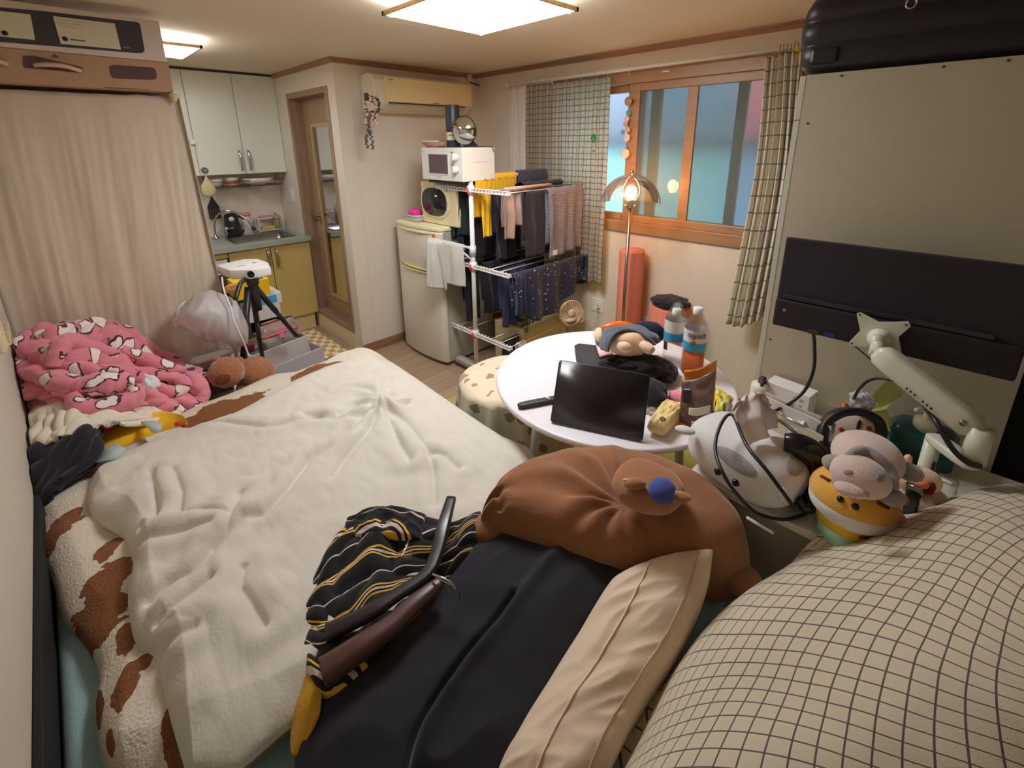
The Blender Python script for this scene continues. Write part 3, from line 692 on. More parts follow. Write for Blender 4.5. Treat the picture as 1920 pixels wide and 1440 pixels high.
# food container with pink lid
q = P(792, 407, z=1.11); q = Vector((2.03, 3.12, 1.11))
t = thing('food_container', 'translucent food container on the left corner of the fridge top', 'container', q)
MB().loft([[(q.x+x, q.y+y, q.z+h) for x, y in rrect(w_, d_, .02)] for w_, d_, h in ((.10, .15, 0), (.12, .175, .04))]).build('tub', mat('grey translucent tub', (200, 192, 190), .4), t)
MB().loft([[(q.x+x, q.y+y, q.z+h) for x, y in rrect(.13, .19, .02)] for h in (.04, .048)]).build('rim', mat('grey translucent tub', (200, 192, 190), .4), t)
tag(MB().loft([[(q.x+x, q.y+.02+y, q.z+h) for x, y in rrect(w_, .10, .02)] for w_, h in ((.08, .049), (.085, .053), (.085, .08), (.07, .088))]).build('pink_sponge', mat('hot pink', (240, 56, 170), .5)), 'hot pink box sitting on the food container lid', 'box')
# cream microwave with oval window
M_mc = mat('microwave cream', (226, 212, 172), .4)
mx = 2.03
t = thing('microwave', 'cream microwave with black oval window, directly on the fridge top', 'microwave', (mx+.18, 2.86, 1.11))
B('body', (mx, 2.60, 1.112), (mx+.34, 3.04, 1.425), M_mc, t, bevel=.008)
MB().loft([[(mx-.004-k, 2.86+.165*math.copysign(abs(math.cos(a))**.8, math.cos(a))*sc__, 1.28+.115*math.copysign(abs(math.sin(a))**.8, math.sin(a))*sc__) for a in [2*PI*i/28 for i in range(28)]] for k, sc__ in ((-.008, 1.12), (.004, 1.08), (.006, 1.0))]).build('window_ring', M_mc, t)
MB().loft([[(mx-.011-k, 2.86+.155*math.copysign(abs(math.cos(a))**.8, math.cos(a)), 1.28+.105*math.copysign(abs(math.sin(a))**.8, math.sin(a))) for a in [2*PI*i/28 for i in range(28)]] for k in (0, .002)]).build('oval_window', mat('black glass', (34, 32, 36), .12), t)
# white microwave
mx, y0, y1, z0, z1 = 1.95, 2.42, 2.885, 1.452, 1.672
M_mw = mat('microwave white', (228, 226, 216), .35)
t = thing('microwave', 'white microwave with square window and two dials, top of the appliance stack', 'microwave', (mx+.15, 2.65, z0))
B('body', (mx+.012, y0, z0), (mx+.29, y1, z1), M_mw, t, bevel=.004); B('front_panel', (mx, y0, z0), (mx+.014, y1, z1), M_mw, t, bevel=.003)
B('window_rim', (mx-.003, 2.565, 1.49), (mx+.001, 2.80, 1.635), M_mw, t, bevel=.001); B('window', (mx-.005, 2.575, 1.50), (mx, 2.79, 1.628), mat('smoked glass', (96, 80, 86), .2), t)
for z in (1.61, 1.53):
    k_ = MB().lathe([(.024, 0), (.022, -.022), (.006, -.024)], (mx, 2.485, z), 20, axis='x').build('dial', M_white, t)
    MB().box((mx-.03, 2.481, z-.018), (mx-.022, 2.489, z+.018)).build('pointer', M_white, k_, smooth=False)
    B('mark', (mx-.001, 2.52, z+.028), (mx+.001, 2.535, z+.036), M_dark, t)
m = MB(); m.box((mx-.001, 2.66, 1.472), (mx, 2.71, 1.477)); m.box((mx-.001, 2.86, 1.64), (mx, 2.875, 1.65)); m.build('lettering', M_grey, t, smooth=False)
m = MB(); m.box((mx+.10, y0-.001, 1.575), (mx+.21, y0, 1.578)); m.box((mx+.08, y0-.001, 1.63), (mx+.09, y0, 1.635)); m.build('vent_line', M_grey, t, smooth=False)
MB().box((mx+.03, y0+.03, 1.428), (mx+.26, y1-.03, z0)).build('foot_pad', M_dark, t, smooth=False)
# things on the white microwave
q = Vector((2.06, 2.87, 1.672))
t = thing('wooden_basket', 'low oval woven tray overhanging the left end of the white microwave', 'tray', q)
m = MB(); m.lathe([(.07, 0), (.125, .035), (.12, .036), (.066, .004)], q, 28); m.v = [Vector((q.x+(p.x-q.x)*.6, q.y+(p.y-q.y)*1.0, p.z)) for p in m.v]
m.build('tray_body', mat('worn wicker', (176, 136, 116), .8, bump=.6, bscale=60, var=.2), t)
o = MB(); o.M = Matrix.Translation(q+Vector((0, .035, .043))) @ Matrix.Rotation(.1, 4, 'Z'); o.box((-.018, -.07, -.006), (.018, .08, .006)); tag(o.build('remote_control', M_white, bevel=.004), 'slim white remote control lying on the woven tray', 'remote')
q = P(841, 273, x=2.10); q = Vector((2.14, q.y-.01, 1.672))
t = thing('storage_tube', 'tall black cardboard tube with a white label band beside the round mirror', 'tube', q)
hh = P(841, 197, x=2.12).z-1.672; M_tube = mat('tube black green', (42, 54, 56), .4)
MB().lathe([(.05, 0), (.05, hh)], q, 28).build('tube_body', M_tube, t, bevel=.002)
MB().lathe([(.0506, .05), (.0506, .105)], q, 28, cap=False).build('label', M_paper, t)
text('lettering', 'sketch', .018, frame(q+Vector((-.040, -.032, .086)), (.62, -.78, 0), (0, 0, 1)), M_dark, t)
q = P(871, 245, x=2.12)
t = thing('vanity_mirror', 'round tabletop mirror with thin black rim on the white microwave', 'mirror', (2.14, q.y, 1.672))
dn = Vector((-.86, -.50, -.06)).normalized()
def disc(c, n, r, th, nn=32):
    a = n.cross(Vector((0, 0, 1))).normalized(); b = a.cross(n)
    return MB().loft([[c+n*h+(a*math.cos(2*PI*i/nn)+b*math.sin(2*PI*i/nn)*1.12)*rr for i in range(nn)] for h, rr in ((0, r), (th, r))])
disc(q, dn, .088, .008).build('rim', M_black, t); disc(q+dn*.0085, dn, .083, .001).build('mirror_glass', M_mirror, t)
MB().prism([q+Vector((.03, -.01, -.03)), q+Vector((.10, -.03, 1.675-q.z)), q+Vector((.0, .02, 1.675-q.z))], (.004, .012, 0)).build('stand', mat('plum plastic', (60, 50, 72), .4), t)
m = MB(); pts = [(2.0, 2.75, 1.676), (2.08, 2.60, 1.677), (2.15, 2.50, 1.677), (2.2, 2.43, 1.678), (2.215, 2.412, 1.67), (2.22, 2.41, 1.64)]
tag(m.tube(spl(pts, 30), .003, 6).build('power_cable', M_black), 'thin black cable lying over the top right edge of the white microwave', 'cable')

# ================================================================ DRYING RACK
rx, ry = 2.03, 2.44; y0, y1 = 2.065, 2.82; XE = 2.86
t = thing('drying_rack', 'three tier white clothes drying rack with red clips', 'drying rack', (rx, ry, 0))
M_rk = mat('rack white', (230, 228, 230), .35); M_red = mat('red clip', (214, 40, 60), .4)
for x in (rx, XE): MB().tube([(x, ry, .06), (x, ry, 1.47)], .0165, 14).build('pole', M_rk, t)
for x in (rx, XE): MB().loft([[(x+a_, ry+b_*s_, z) for a_, b_ in rrect(.055, .50, .025)] for s_, z in ((1, .03), (1, .055), (.9, .075), (.85, .078))]).build('foot', M_grey, t)
m = MB().tube([(rx, ry-.03, .07), (rx-.02, ry-.035, .33)], .012)
def ladder(x, ya, yb, z, hh_=.022, par=t):
    m = MB(); m.tube([(x-.012, ya, z+hh_/2), (x-.012, yb, z+hh_/2)], .0045, 6); m.tube([(x+.012, ya, z-hh_/2), (x+.012, yb, z-hh_/2)], .0045, 6)
    m.tube([(x-.012, ya, z-hh_/2), (x-.012, yb, z-hh_/2)], .0045, 6)
    n = 11
    for k in range(n): y = ya+(yb-ya)*(k+.3)/n; m.box((x-.013, y, z-hh_/2), (x+.013, y+.012, z+hh_/2))
    m.tube([(x, ya-.002, z), (x, ya+.01, z)], .014); a = m.build('tier_arm', M_rk, par, smooth=False); return a
for z in (1.395, .857, .335):
    for x in (rx, XE): ladder(x, y0, ry-.02, z); ladder(x, ry+.02, y1, z)
    m = MB()
    for y in (y0+.02, y0+.12, y0+.22, ry+.12, ry+.22, y1-.02): m.tube([(rx, y, z), (XE, y, z)], .0035, 6)
    m.build('hanging_bars', mat('rack wire', (206, 196, 190), .3, .5), t)
    MB().lathe([(.026, -.03), (.026, .03)], (rx, ry, z), 16).build('pole_joint', M_rk, t)
    MB().tube([(rx-.03, ry, z+.015), (rx-.034, ry-.004, z-.012), (rx-.03, ry-.012, z-.03)], .007).build('red_clip', M_red, t)
MB().tube([(rx, ry, 1.475), (XE, ry, 1.475)], .014, 10).build('top_rail', M_rk, t)
MB().tube([(rx-.02, ry, 1.475), (rx+.03, ry, 1.475)], .02, 12).build('rail_cap', M_rk, t)
# side arm with the grey sweatpants
sa = P(805, 447, x=1.86); sb = Vector((rx, ry, .985))
m = MB(); m.tube([sb, Vector((sa.x, sa.y, sa.z))], .009); m.tube([sb+Vector((0, 0, -.09)), sb*.55+sa*.45], .008); m.lathe([(.024, -.05), (.024, .02)], sb, 16); m.build('side_arm', M_rk, t)
# garments on the rack
def hang(nm, label, cat, p0, p1, lf, lb, m_, sep=.016, amp=.012, fr=10, nu=40, nv=36, hem=None, sk=0, uv=None, seed=0, th=.004, parent=None, flare=0):
    p0, p1 = Vector(p0), Vector(p1); ax = (p1-p0).normalized(); nn = ax.cross(Vector((0, 0, 1))).normalized()
    if nn.dot(EYE-p0) < 0: nn = -nn
    T = lf+lb
    def f(s, t):
        l = t*T-lb; L_ = lf if l > 0 else lb
        h = hem(s) if hem and l > 0 else 1
        dz = -abs(l)*h; k = min(1, abs(l)/.05)
        off = math.copysign(sep*min(1, abs(l)/.02)**.5, l) if abs(l) > 1e-4 else 0
        g = min(1, abs(l)/.18)
        fold = amp*g*(math.sin(s*fr*2*PI+seed+1.5*nz(s*3+seed, l*4))+.6*nz(s*7+seed, l*5, seed))
        ww = s+flare*g*(s-.5)
        return p0+(p1-p0)*ww+nn*(off+fold)+Vector((0, 0, dz))+ax*sk*dz
    mb = MB(); W = (p1-p0).length; mb.grid(f, nu, nv, uvf=lambda a, b: (a*W, b*T))
    o = mb.build(nm, m_, parent, solid=th)
    if parent is None: tag(o, label, cat, 'laundry hung on the drying rack')
    return o
M_yel = cloth('yellow towelling', (244, 190, 30), .5, 250)
M_blk = cloth('washed black cotton', (40, 36, 44), .3, 200); M_blk2 = cloth('soft black knit', (34, 34, 42), .3, 160)
M_brn = cloth('cocoa cotton', (184, 152, 138), .3, 200); M_chr = cloth('charcoal towelling', (70, 70, 86), .5, 300)
M_gry = cloth('grey terry towel', (140, 132, 136), 0); _tc, _u, _v = sep_uv(M_gry)
wv = nd(M_gry, 'ShaderNodeTexWave'); wv.wave_type = 'BANDS'; wv.bands_direction = 'Y'; wv.inputs['Scale'].default_value = 26; wv.inputs['Distortion'].default_value = 5; wv.inputs['Detail'].default_value = 1.5; wv.inputs['Detail Scale'].default_value = 1.6
lk(M_gry, _tc.outputs['UV'], wv.inputs['Vector']); lk(M_gry, mixc(M_gry, wv.outputs[1], (104, 104, 114), (146, 144, 152)), bsdf(M_gry).inputs['Base Color']); add_bump(M_gry, wv.outputs[1], .5, .004)
yt = thing('yellow_towel', 'bright yellow printed towel over the top rail of the drying rack', 'towel', (2.25, ry, 1.49))
hang('towel_body', '', '', (2.06, ry, 1.497), (2.46, ry, 1.497), .13, .30, M_yel, parent=yt, amp=.005)
m = MB()
for k in range(5):
    xx = 2.13+.065*k; m.tube(spl([(xx, ry-.022, 1.45), (xx+.02, ry-.023, 1.465), (xx+.03, ry-.023, 1.445), (xx+.045, ry-.023, 1.46)], 8), .0014, 4)
m.build('printed_pattern', mat('towel ochre print', (150, 112, 30), .9), yt)
hang('yellow_cloth', 'long yellow cloth with ribbed end hanging beside the rack pole', 'towel', (2.06, ry-.06, 1.40), (2.15, ry-.06, 1.40), .33, .05, M_yel, amp=.008, fr=2)
hang('charcoal_towel', 'folded charcoal towel over the top rail beside the yellow towel', 'towel', (2.48, ry, 1.502), (2.80, ry, 1.502), .13, .12, M_chr, amp=.005, th=.014)
hang('black_shirt', 'black crumpled top hanging on the far left of the upper tier', 'shirt', (2.03, 2.70, 1.398), (2.22, 2.78, 1.398), .40, .2, M_blk2, amp=.03, fr=3, hem=lambda s: .85+.15*math.sin(9*s), seed=2)
hang('dark_green_shorts', 'very dark green shorts hanging behind the rack pole on the left', 'shorts', (2.04, 2.60, 1.398), (2.28, 2.62, 1.398), .34, .2, cloth('bottle green cotton', (34, 48, 46), .3), amp=.028, fr=3, seed=4)
hang('black_trousers', 'long black trousers hanging behind the cocoa garment', 'trousers', (2.12, ry-.12, 1.398), (2.34, ry-.12, 1.398), .50, .3, M_blk, amp=.014, fr=3)
hang('cocoa_shirt', 'cocoa brown top hanging folded on the upper tier', 'shirt', (2.12, y0+.15, 1.398), (2.30, y0+.15, 1.398), .33, .25, M_brn, amp=.022, fr=2.2, hem=lambda s: 1-.25*(s > .62), seed=3)
hang('black_leggings', 'wide black trousers hanging left of the grey towel', 'trousers', (2.245, y0+.07, 1.398), (2.50, y0+.07, 1.398), .47, .35, cloth('plum black cotton', (50, 42, 48), .3), amp=.010, fr=2.3, seed=5)
m = MB(); m.tube([(2.10, y0+.115, 1.408), (2.56, y0+.115, 1.408)], .013, 10); tag(m.build('rolled_waistband', cloth('pinkish cuff', (206, 164, 150))), 'pinkish rolled waistband lying along a bar of the upper tier', 'cloth')
gt = thing('grey_towel', 'grey herringbone towel with a white care label on the near bar', 'towel', (2.62, y0+.02, .9))
hang('towel_body', '', '', (2.41, y0+.02, 1.398), (2.80, y0+.02, 1.398), .50, .40, M_gry, parent=gt, amp=.012, fr=3.2, hem=lambda s: 1.0-.07*s, flare=-.06)
B('care_label', (2.448, y0-.018, .925), (2.49, y0-.012, .96), M_white, gt)
hang('black_jacket', 'black sleeved garment at the right end of the upper tier', 'jacket', (2.80, y0+.05, 1.395), (2.93, y0+.06, 1.39), .38, .3, cloth('charcoal sleeve', (52, 48, 50), .3), amp=.02, fr=1.5, hem=lambda s: .8+.25*s)
def crumple(nm, label, cat, x0_, x1_, y_, z_, m_, n=3):
    mb = MB()
    f = lambda s, t: Vector((x0_+(x1_-x0_)*s, y_+.045*math.cos(t*2*PI), z_+.018+.02*math.sin(t*2*PI)+.014*nz(s*9, t*5)))
    mb.grid(f, 40, 14); tag(mb.build(nm, m_), label, cat)
crumple('folded_black_garment', 'flattened black garment lying over the bars of the upper tier', 'clothes', 2.36, 2.80, ry-.14, 1.39, M_blk)
# navy floral shirt on the middle tier
M_flo = cloth('navy floral', (46, 48, 68), .25); _tc, _u, _v = sep_uv(M_flo)
vo = nd(M_flo, 'ShaderNodeTexVoronoi'); vo.inputs['Scale'].default_value = 38; vo.inputs['Randomness'].default_value = .75; lk(M_flo, _tc.outputs['UV'], vo.inputs['Vector'])
lk(M_flo, mixc(M_flo, mth(M_flo, 'LESS_THAN', vo.outputs['Distance'], .19), (46, 48, 70), (216, 192, 176)), bsdf(M_flo).inputs['Base Color'])
hang('floral_shirt', 'navy shirt with small pale flowers draped over the middle tier', 'shirt', (2.04, y0+.005, .868), (2.90, y0+.005, .862), .35, .24, M_flo, nu=90, nv=50, amp=.022, fr=4.2, hem=lambda s: .62+.5*math.sin(PI*min(1, s*1.05+.12))**1.0-.25*max(0, s-.75), seed=1)
hang('floral_sleeve', 'short sleeve of the navy floral garment dangling off the left end', 'shirt', (2.03, y0-.03, .86), (2.12, y0-.035, .86), .27, .1, M_flo, amp=.02, fr=2, seed=8)
hang('floral_cuff', 'bunched end of the navy floral garment dangling at the right end', 'shirt', (2.80, y0-.03, .862), (2.92, y0-.02, .862), .20, .1, M_flo, amp=.02, fr=2, seed=9)
M_jean = cloth('indigo denim', (46, 52, 84), .5, 400)
hang('navy_trousers', 'long navy trousers hanging from the middle tier behind the floral shirt', 'trousers', (2.08, y0+.14, .86), (2.32, y0+.14, .86), .42, .3, M_jean, amp=.022, fr=3, seed=6)
hang('indigo_jeans', 'indigo jeans lying over the middle bars', 'jeans', (2.18, y0+.24, .862), (2.62, y0+.24, .862), .30, .3, M_jean, amp=.016, fr=3, seed=7)
hang('black_tights', 'black leggings hanging low behind the rack pole', 'leggings', (2.03, ry+.12, .86), (2.16, ry+.12, .86), .46, .3, M_blk2, amp=.016, fr=3, seed=3)
hang('black_slip', 'black cloth hanging over the middle tier near the fridge', 'cloth', (2.14, ry+.02, .86), (2.42, ry+.02, .86), .40, .3, M_blk2, amp=.02, fr=3, seed=5)
hang('black_sock', 'small black garment hanging on the lowest tier', 'clothes', (2.10, y0+.14, .338), (2.24, y0+.14, .338), .16, .14, M_blk2, amp=.012, fr=2, seed=5)
hang('black_overshirt', 'wide black garment filling the middle of the upper tier', 'clothes', (2.10, ry+.10, 1.398), (2.62, ry+.10, 1.398), .52, .3, M_blk, amp=.016, fr=4, seed=11)
hang('black_sweater', 'black knit hanging low between the rack pole and the cocoa top', 'sweater', (2.05, ry+.20, 1.398), (2.30, ry+.20, 1.398), .50, .3, M_blk2, amp=.02, fr=3, seed=12)
hang('navy_sweatshirt', 'navy garment hanging far back on the middle tier', 'clothes', (2.30, ry+.18, .86), (2.75, ry+.18, .86), .36, .3, M_jean, amp=.02, fr=3, seed=13)
hang('white_cloth', 'small white cloth hanging under the lowest rack arm', 'cloth', (2.12, y0+.03, .338), (2.20, y0+.03, .338), .13, .1, cloth('white cotton', (222, 218, 222)), amp=.006, fr=1.5, seed=2)
M_sweat = cloth('heather grey jersey', (206, 202, 194), .5, 260, var=.12, vscale=90)
sp = thing('grey_sweatpants', 'light grey sweatpants hanging from the side arm in front of the fridge', 'trousers', (sa+sb)/2)
d_ = (sb-sa); a0 = sa+d_*.0+Vector((0, 0, .012)); a1 = sa+d_*.74+Vector((0, 0, .012))
hang('leg', '', '', sa+d_*.06+Vector((0, 0, .014)), sa+d_*.80+Vector((0, 0, .016)), .33, .05, M_sweat, parent=sp, amp=.010, fr=1.6, th=.008, flare=.05, sk=-.0, hem=lambda s: 1-.06*s)
hang('leg', '', '', sa+Vector((0, 0, .005)), sa+d_*.34+Vector((0, 0, .012)), .36, .1, M_sweat, parent=sp, amp=.016, fr=1.0, th=.01, sep=.035, flare=.3)

# ================================================================ BY THE WINDOW WALL
def roller(nm, label, c, r, h):
    t = thing(nm, label, 'foam roll', c)
    m_ = mat('coral foam', (226, 134, 108), .7, bump=.1)
    MB().lathe([(r*.98, 0), (r, .01), (r, h-.012), (r*.96, h-.002), (r*.3, h), (.001, h)], c, 48).build('roll_body', m_, t)
    return t
roller('foam_roller', 'tall coral cylinder standing in the corner behind the floor lamp', (2.80, 1.625, 0), .088, .975)
ts = Vector((2.765, 1.29, 0)); roller('foam_roller', 'shorter and wider coral cylinder with a black cloth on top', ts, .128, .655)
f = coons([P(1200, 598, x=2.70), P(1215, 575, x=2.78), P(1262, 580, x=2.76)], [P(1215, 588, x=2.66), P(1240, 590, x=2.64), P(1265, 588, x=2.66)], [P(1200, 598, x=2.70), P(1215, 588, x=2.66)], [P(1262, 580, x=2.76), P(1265, 588, x=2.66)])
m = MB(); 
def lumpy(c, r, seed, amp=.18, fq=3.0, M_=None, nu=36, nv=22):
    mm = MB(); mm.ell(c, r, nu, nv, M=M_, fn=lambda d: 1+amp*noise.fractal(d*fq+Vector((seed, 0, 0)), 1, 2, 3)); return mm
o = lumpy(ts+Vector((-.02, 0, .685)), (.115, .125, .034), 4.2); tag(o.build('black_cloth', M_blk), 'crumpled black cloth on top of the shorter coral cylinder', 'cloth')
def outlet(label, q, s=.055, cable=True):
    t = thing('wall_outlet', label, 'outlet', q); X = Xw
    B('plate', (X-.009, q.y-s, q.z-s), (X-.0005, q.y+s, q.z+s), M_white, t, bevel=.003)
    MB().lathe([(.026, -.001), (.026, -.012), (.02, -.012), (.02, -.004)], (X-.008, q.y, q.z), 20, axis='x').build('socket_ring', M_white, t)
    if cable:
        for dz in (0, .03): MB().tube(spl([(X-.02, q.y, q.z+dz), (X-.06, q.y-.02, q.z-.03), (X-.05, q.y-.01, q.z-.14), (X-.03, q.y+.05, q.z-.22)], 14), .004).build('plug_cord', M_white, t)
outlet('wall outlet with white plugs and cords behind the fan', P(1122, 572, x=Xw))
outlet('plain white wall outlet between the two coral cylinders', P(1204, 598, x=Xw), .045, False)
# cartons
M_cb = mat('pale carton', (206, 188, 146), .8)
t = thing('storage_carton', 'pale cardboard carton with doodled letters under the drying rack', 'box', (2.45, 2.3, 0))
B('carton', (2.26, 2.16, 0), (2.76, 2.48, .37), M_cb, t, bevel=.004)
q = P(975, 615, y=2.158)
for k, pts in enumerate(([(0, .05), (.03, .03), (.01, 0), (.05, .02), (.06, .06)], [(.07, .04), (.10, .05), (.10, .01), (.07, 0), (.08, .03)], [(.12, .06), (.14, .03), (.13, 0), (.16, .02), (.15, .05)], [(.04, -.03), (.08, -.02), (.06, -.05), (.09, -.05)])):
    MB().tube(spl([(q.x+a_, 2.157, q.z+b_) for a_, b_ in pts], 16), .0035, 5).build('doodle', M_dark, t)
MB().tube(spl([(2.70, 2.157, .30), (2.72, 2.157, .33), (2.70, 2.157, .34), (2.73, 2.157, .31)], 12), .003, 5).build('doodle', M_dark, t)
# fan
fc = P(1070, 586, x=2.66); n_ = Vector((-.35, -.93, .12)).normalized()
t = thing('desk_fan', 'beige round air circulator fan under the floral shirt', 'fan', (2.66, fc.y+.06, .37))
fc = Vector(fc)
fa = n_.cross(Vector((0, 0, 1))).normalized(); fb_ = fa.cross(n_)
def cyl(mb, c, n, prof, nn=32):
    a = n.cross(Vector((0, 0, 1))); a = a.normalized() if a.length > 1e-3 else Vector((1, 0, 0)); b = a.cross(n)
    return mb.loft([[c+n*h+(a*math.cos(2*PI*i/nn)+b*math.sin(2*PI*i/nn))*max(r, 1e-4) for i in range(nn)] for r, h in prof])
M_fan = mat('fan beige', (226, 206, 184), .45)
cyl(MB(), fc, n_, [(.04, -.13), (.075, -.10), (.095, -.03), (.10, .0), (.10, .014), (.092, .014), (.09, 0), (.07, -.03)]).build('housing', M_fan, t)
m = MB()
for k in range(28):
    a = 2*PI*k/28; p = lambda r, aa, h=.012: fc+n_*h+(fa*math.cos(aa)+fb_*math.sin(aa))*r
    m.tube([p(.03, a), p(.062, a+.25, .018), p(.094, a+.4)], .0022, 4)
m.build('grille', M_fan, t); cyl(MB(), fc, n_, [(.032, .01), (.03, .022), (.01, .026)], 24).build('hub', M_fan, t)
m = MB(); m.tube(spl([fc-fa*.105, fc-fa*.10-Vector((0, 0, .09)), Vector((fc.x, fc.y+.03, max(.39, fc.z-.13)))], 12), .012); m.tube([Vector((fc.x, fc.y+.03, fc.z-.12)), Vector((fc.x, fc.y+.03, .39))], .02); m.lathe([(.07, 0), (.065, .02), (.02, .03)], (fc.x, fc.y+.03, .371), 24); m.build('stand', M_fan, t)


# green rug
m = MB(); m.grid(lambda s, t_: Vector((1.27+1.58*s, .52+1.78*t_, .010+.002*nz(s*5, t_*5))), 20, 20); tag(m.build('green_rug', cloth('olive green rug', (186, 186, 110), .6, 200), solid=.008), 'flat olive green rug on the floor under the round table', 'rug')
# curtains
def curtain(name, label, ya, yb, z1_, z0_, m_, folds, amp, x=2.83, rings=0, narrow=0, nv=40, uvw=None, taper=0):
    t = thing(name, label, 'curtain', (x, (ya+yb)/2, z0_))
    uvw = uvw or abs(yb-ya)*1.5
    def f(s, v):
        yy = ya+(yb-ya)*s; mid = (ya+yb)/2
        yy = yy+narrow*v*(s-.5)+taper*v
        return Vector((x+amp*(.5+.5*v)*math.sin(s*folds*2*PI+1.2*nz(s*2, v*1.5))+.01*nz(s*9, v*3)-.0*v, yy+.006*math.sin(s*folds*4*PI), z1_+(z0_-z1_)*v+.006*abs(math.sin(s*folds*PI))*(1-v)))
    mb = MB(); mb.grid(f, int(folds*14), nv, uvf=lambda a, b: (a*uvw, b*(z1_-z0_))); mb.build('fabric', m_, t, solid=.002)
    return t
ca, cb = P(986, 150, x=2.83), P(1146, 140, x=2.83)
lc = curtain('window_curtain', 'left plaid curtain, cream with green lines, behind the drying rack', ca.y, cb.y, 2.125, .655, M_plaid, 9, .016, uvw=1.35)
# right plaid curtain, bunched
ra_, rb_ = P(1437, 105, x=2.82), P(1500, 95, x=2.82)
rc = thing('window_curtain', 'right plaid curtain, bunched beside the tall board', 'curtain', (2.83, .75, .62))
ktop = [P(1437, 108, x=2.80), P(1460, 103, x=2.80), P(1480, 98, x=2.80), P(1508, 95, x=2.80)]
kbot = [P(1364, 606, x=2.78), P(1385, 612, x=2.76), P(1412, 606, x=2.78), P(1440, 590, x=2.80)]
kmid = [P(1416, 330, x=2.80), P(1440, 330, x=2.79), P(1462, 330, x=2.79), P(1480, 330, x=2.81)]
sheet('fabric', [ktop, kmid, kbot], M_plaid2, rc, nu=90, nv=50, disp=lambda s, t_: .026*math.sin(s*5.5*2*PI+.8*nz(s*2, t_*2)), solid=.002, uv=(.62, 1.5))
# sheer strip left of the plaid curtain
curtain('sheer_curtain', 'plain off-white sheer curtain at the far left of the curtain rod', P(955, 160, x=2.86).y, P(990, 155, x=2.86).y, 2.14, .7, cloth('sheer off-white', (226, 216, 206), .1), 3, .012, x=2.865)
# curtain rod with rings
r0, r1 = P(952, 153, x=2.84), P(1512, 80, x=2.84)
zr = 2.158
t = thing('curtain_rod', 'white curtain rod running above the window', 'curtain rod', (2.84, 1.8, zr))
MB().tube([(2.84, r0.y, zr), (2.84, .55, zr)], .011, 12).build('rod', M_white, t)
MB().lathe([(.018, 0), (.018, .03)], (2.84, r0.y-.01, zr), 14, axis='y').build('rod_end', M_white, t)
for u in (988, 1008, 1028, 1037, 1063, 1090, 1119, 1139, 1180):
    q = P(u, 140, x=2.84)
    m = MB(); m.tube([Vector((2.84+.018*math.cos(a), q.y+.003*math.sin(a*2), zr+.018*math.sin(a))) for a in [2*PI*i/14 for i in range(15)]], .002, 5); m.tube([(2.84, q.y, zr-.018), (2.836, q.y, zr-.04)], .003, 5)
    m.build('curtain_ring', mat('clear white ring', (230, 226, 220), .3), t)
m = MB()
for k in range(7): y = P(1462+6.5*k, 95, x=2.84).y; m.tube([Vector((2.84+.02*math.cos(a), y, zr+.02*math.sin(a))) for a in [2*PI*i/14 for i in range(15)]], .003, 5)
m.build('bunched_rings', mat('clear white ring', (230, 226, 220), .3), t)
# hanging charms
def chain(label, us, x, items, nm='hanging_ornament'):
    p0 = P(*us[0], x=x); p1 = P(*us[1], x=x)
    t = thing(nm, label, 'ornament', p0); MB().tube([p0, p1], .0012, 4).build('string', M_white, t)
    for u, v, r, c, nm2 in items:
        q = P(u, v, x=x); MB().ell(q, (.006, r, r), 12, 8).build(nm2, mat('charm %d %d %d' % c, c, .35), t)
    return t
chain('string of shells and green glass beads hanging in the left window pane', ((1176, 168), (1172, 300)), Xw-.03, [(1178, 212, .018, (90, 170, 110), 'bead'), (1175, 223, .02, (220, 200, 186), 'shell'), (1173, 233, .018, (206, 150, 110), 'starfish'), (1177, 243, .02, (226, 160, 120), 'starfish'), (1168, 248, .016, (70, 170, 150), 'bead'), (1175, 258, .026, (222, 206, 190), 'shell'), (1172, 288, .034, (232, 214, 186), 'shell'), (1178, 190, .03, (176, 140, 100), 'driftwood_ring')])
chain('green clover charm with a tiny red heart hanging before the plaid curtain', ((1116, 190), (1113, 285)), 2.79, [(1110, 259, .012, (20, 150, 90), 'leaf'), (1116, 259, .012, (20, 150, 90), 'leaf'), (1113, 254, .012, (20, 150, 90), 'leaf'), (1113, 265, .012, (20, 150, 90), 'leaf'), (1113, 283, .008, (190, 30, 50), 'heart'), (1114, 200, .012, (150, 200, 160), 'bead'), (1114, 225, .012, (170, 200, 170), 'bead')])
q = P(1494, 108, x=2.83); m = lumpy(q, (.014, .024, .06), 2, .4); tag(m.build('yellow_ribbon', cloth('yellow ribbon', (220, 190, 60))), 'yellow ribbon hanging behind the suitcase corner', 'ribbon')
# ================================================================ TALL BOARD UNIT, SUITCASE
XB, yb0, yb1, zB = 1.86, -.197, .49, 1.908
t = thing('wardrobe', 'tall beige laminate unit with small dark screw holes behind the monitor', 'wardrobe', (2.1, .15, 0))
B('panel', (XB, yb0, 0), (XB+.02, yb1-.018, zB), M_board, t)
B('edge_strip', (XB-.001, yb1-.018, 0), (XB+.02, yb1, zB-.002), M_boardedge, t, bevel=.001)
B('carcass', (XB+.02, yb0, 0), (XB+.46, yb1-.002, zB-.002), M_board, t)
for u, v in ((1577, 142), (1769, 125), (1891, 113), (1514, 231), (1444, 636)):
    q = P(u, v, x=XB-.001); MB().lathe([(.0035, .0), (.0035, .002), (.0025, .0005)], (XB-.0015, q.y, q.z), 12, axis='x').build('screw_hole', M_bprint, t)
B('joint_line', (XB-.0015, yb1-.018, 1.765), (XB-.0008, yb1, 1.767), M_dark, t)
t = thing('dark_gap_block', 'shade black block standing in for the dark gap at the right edge beyond the tall board', 'wardrobe', (2.2, -.6, 0))
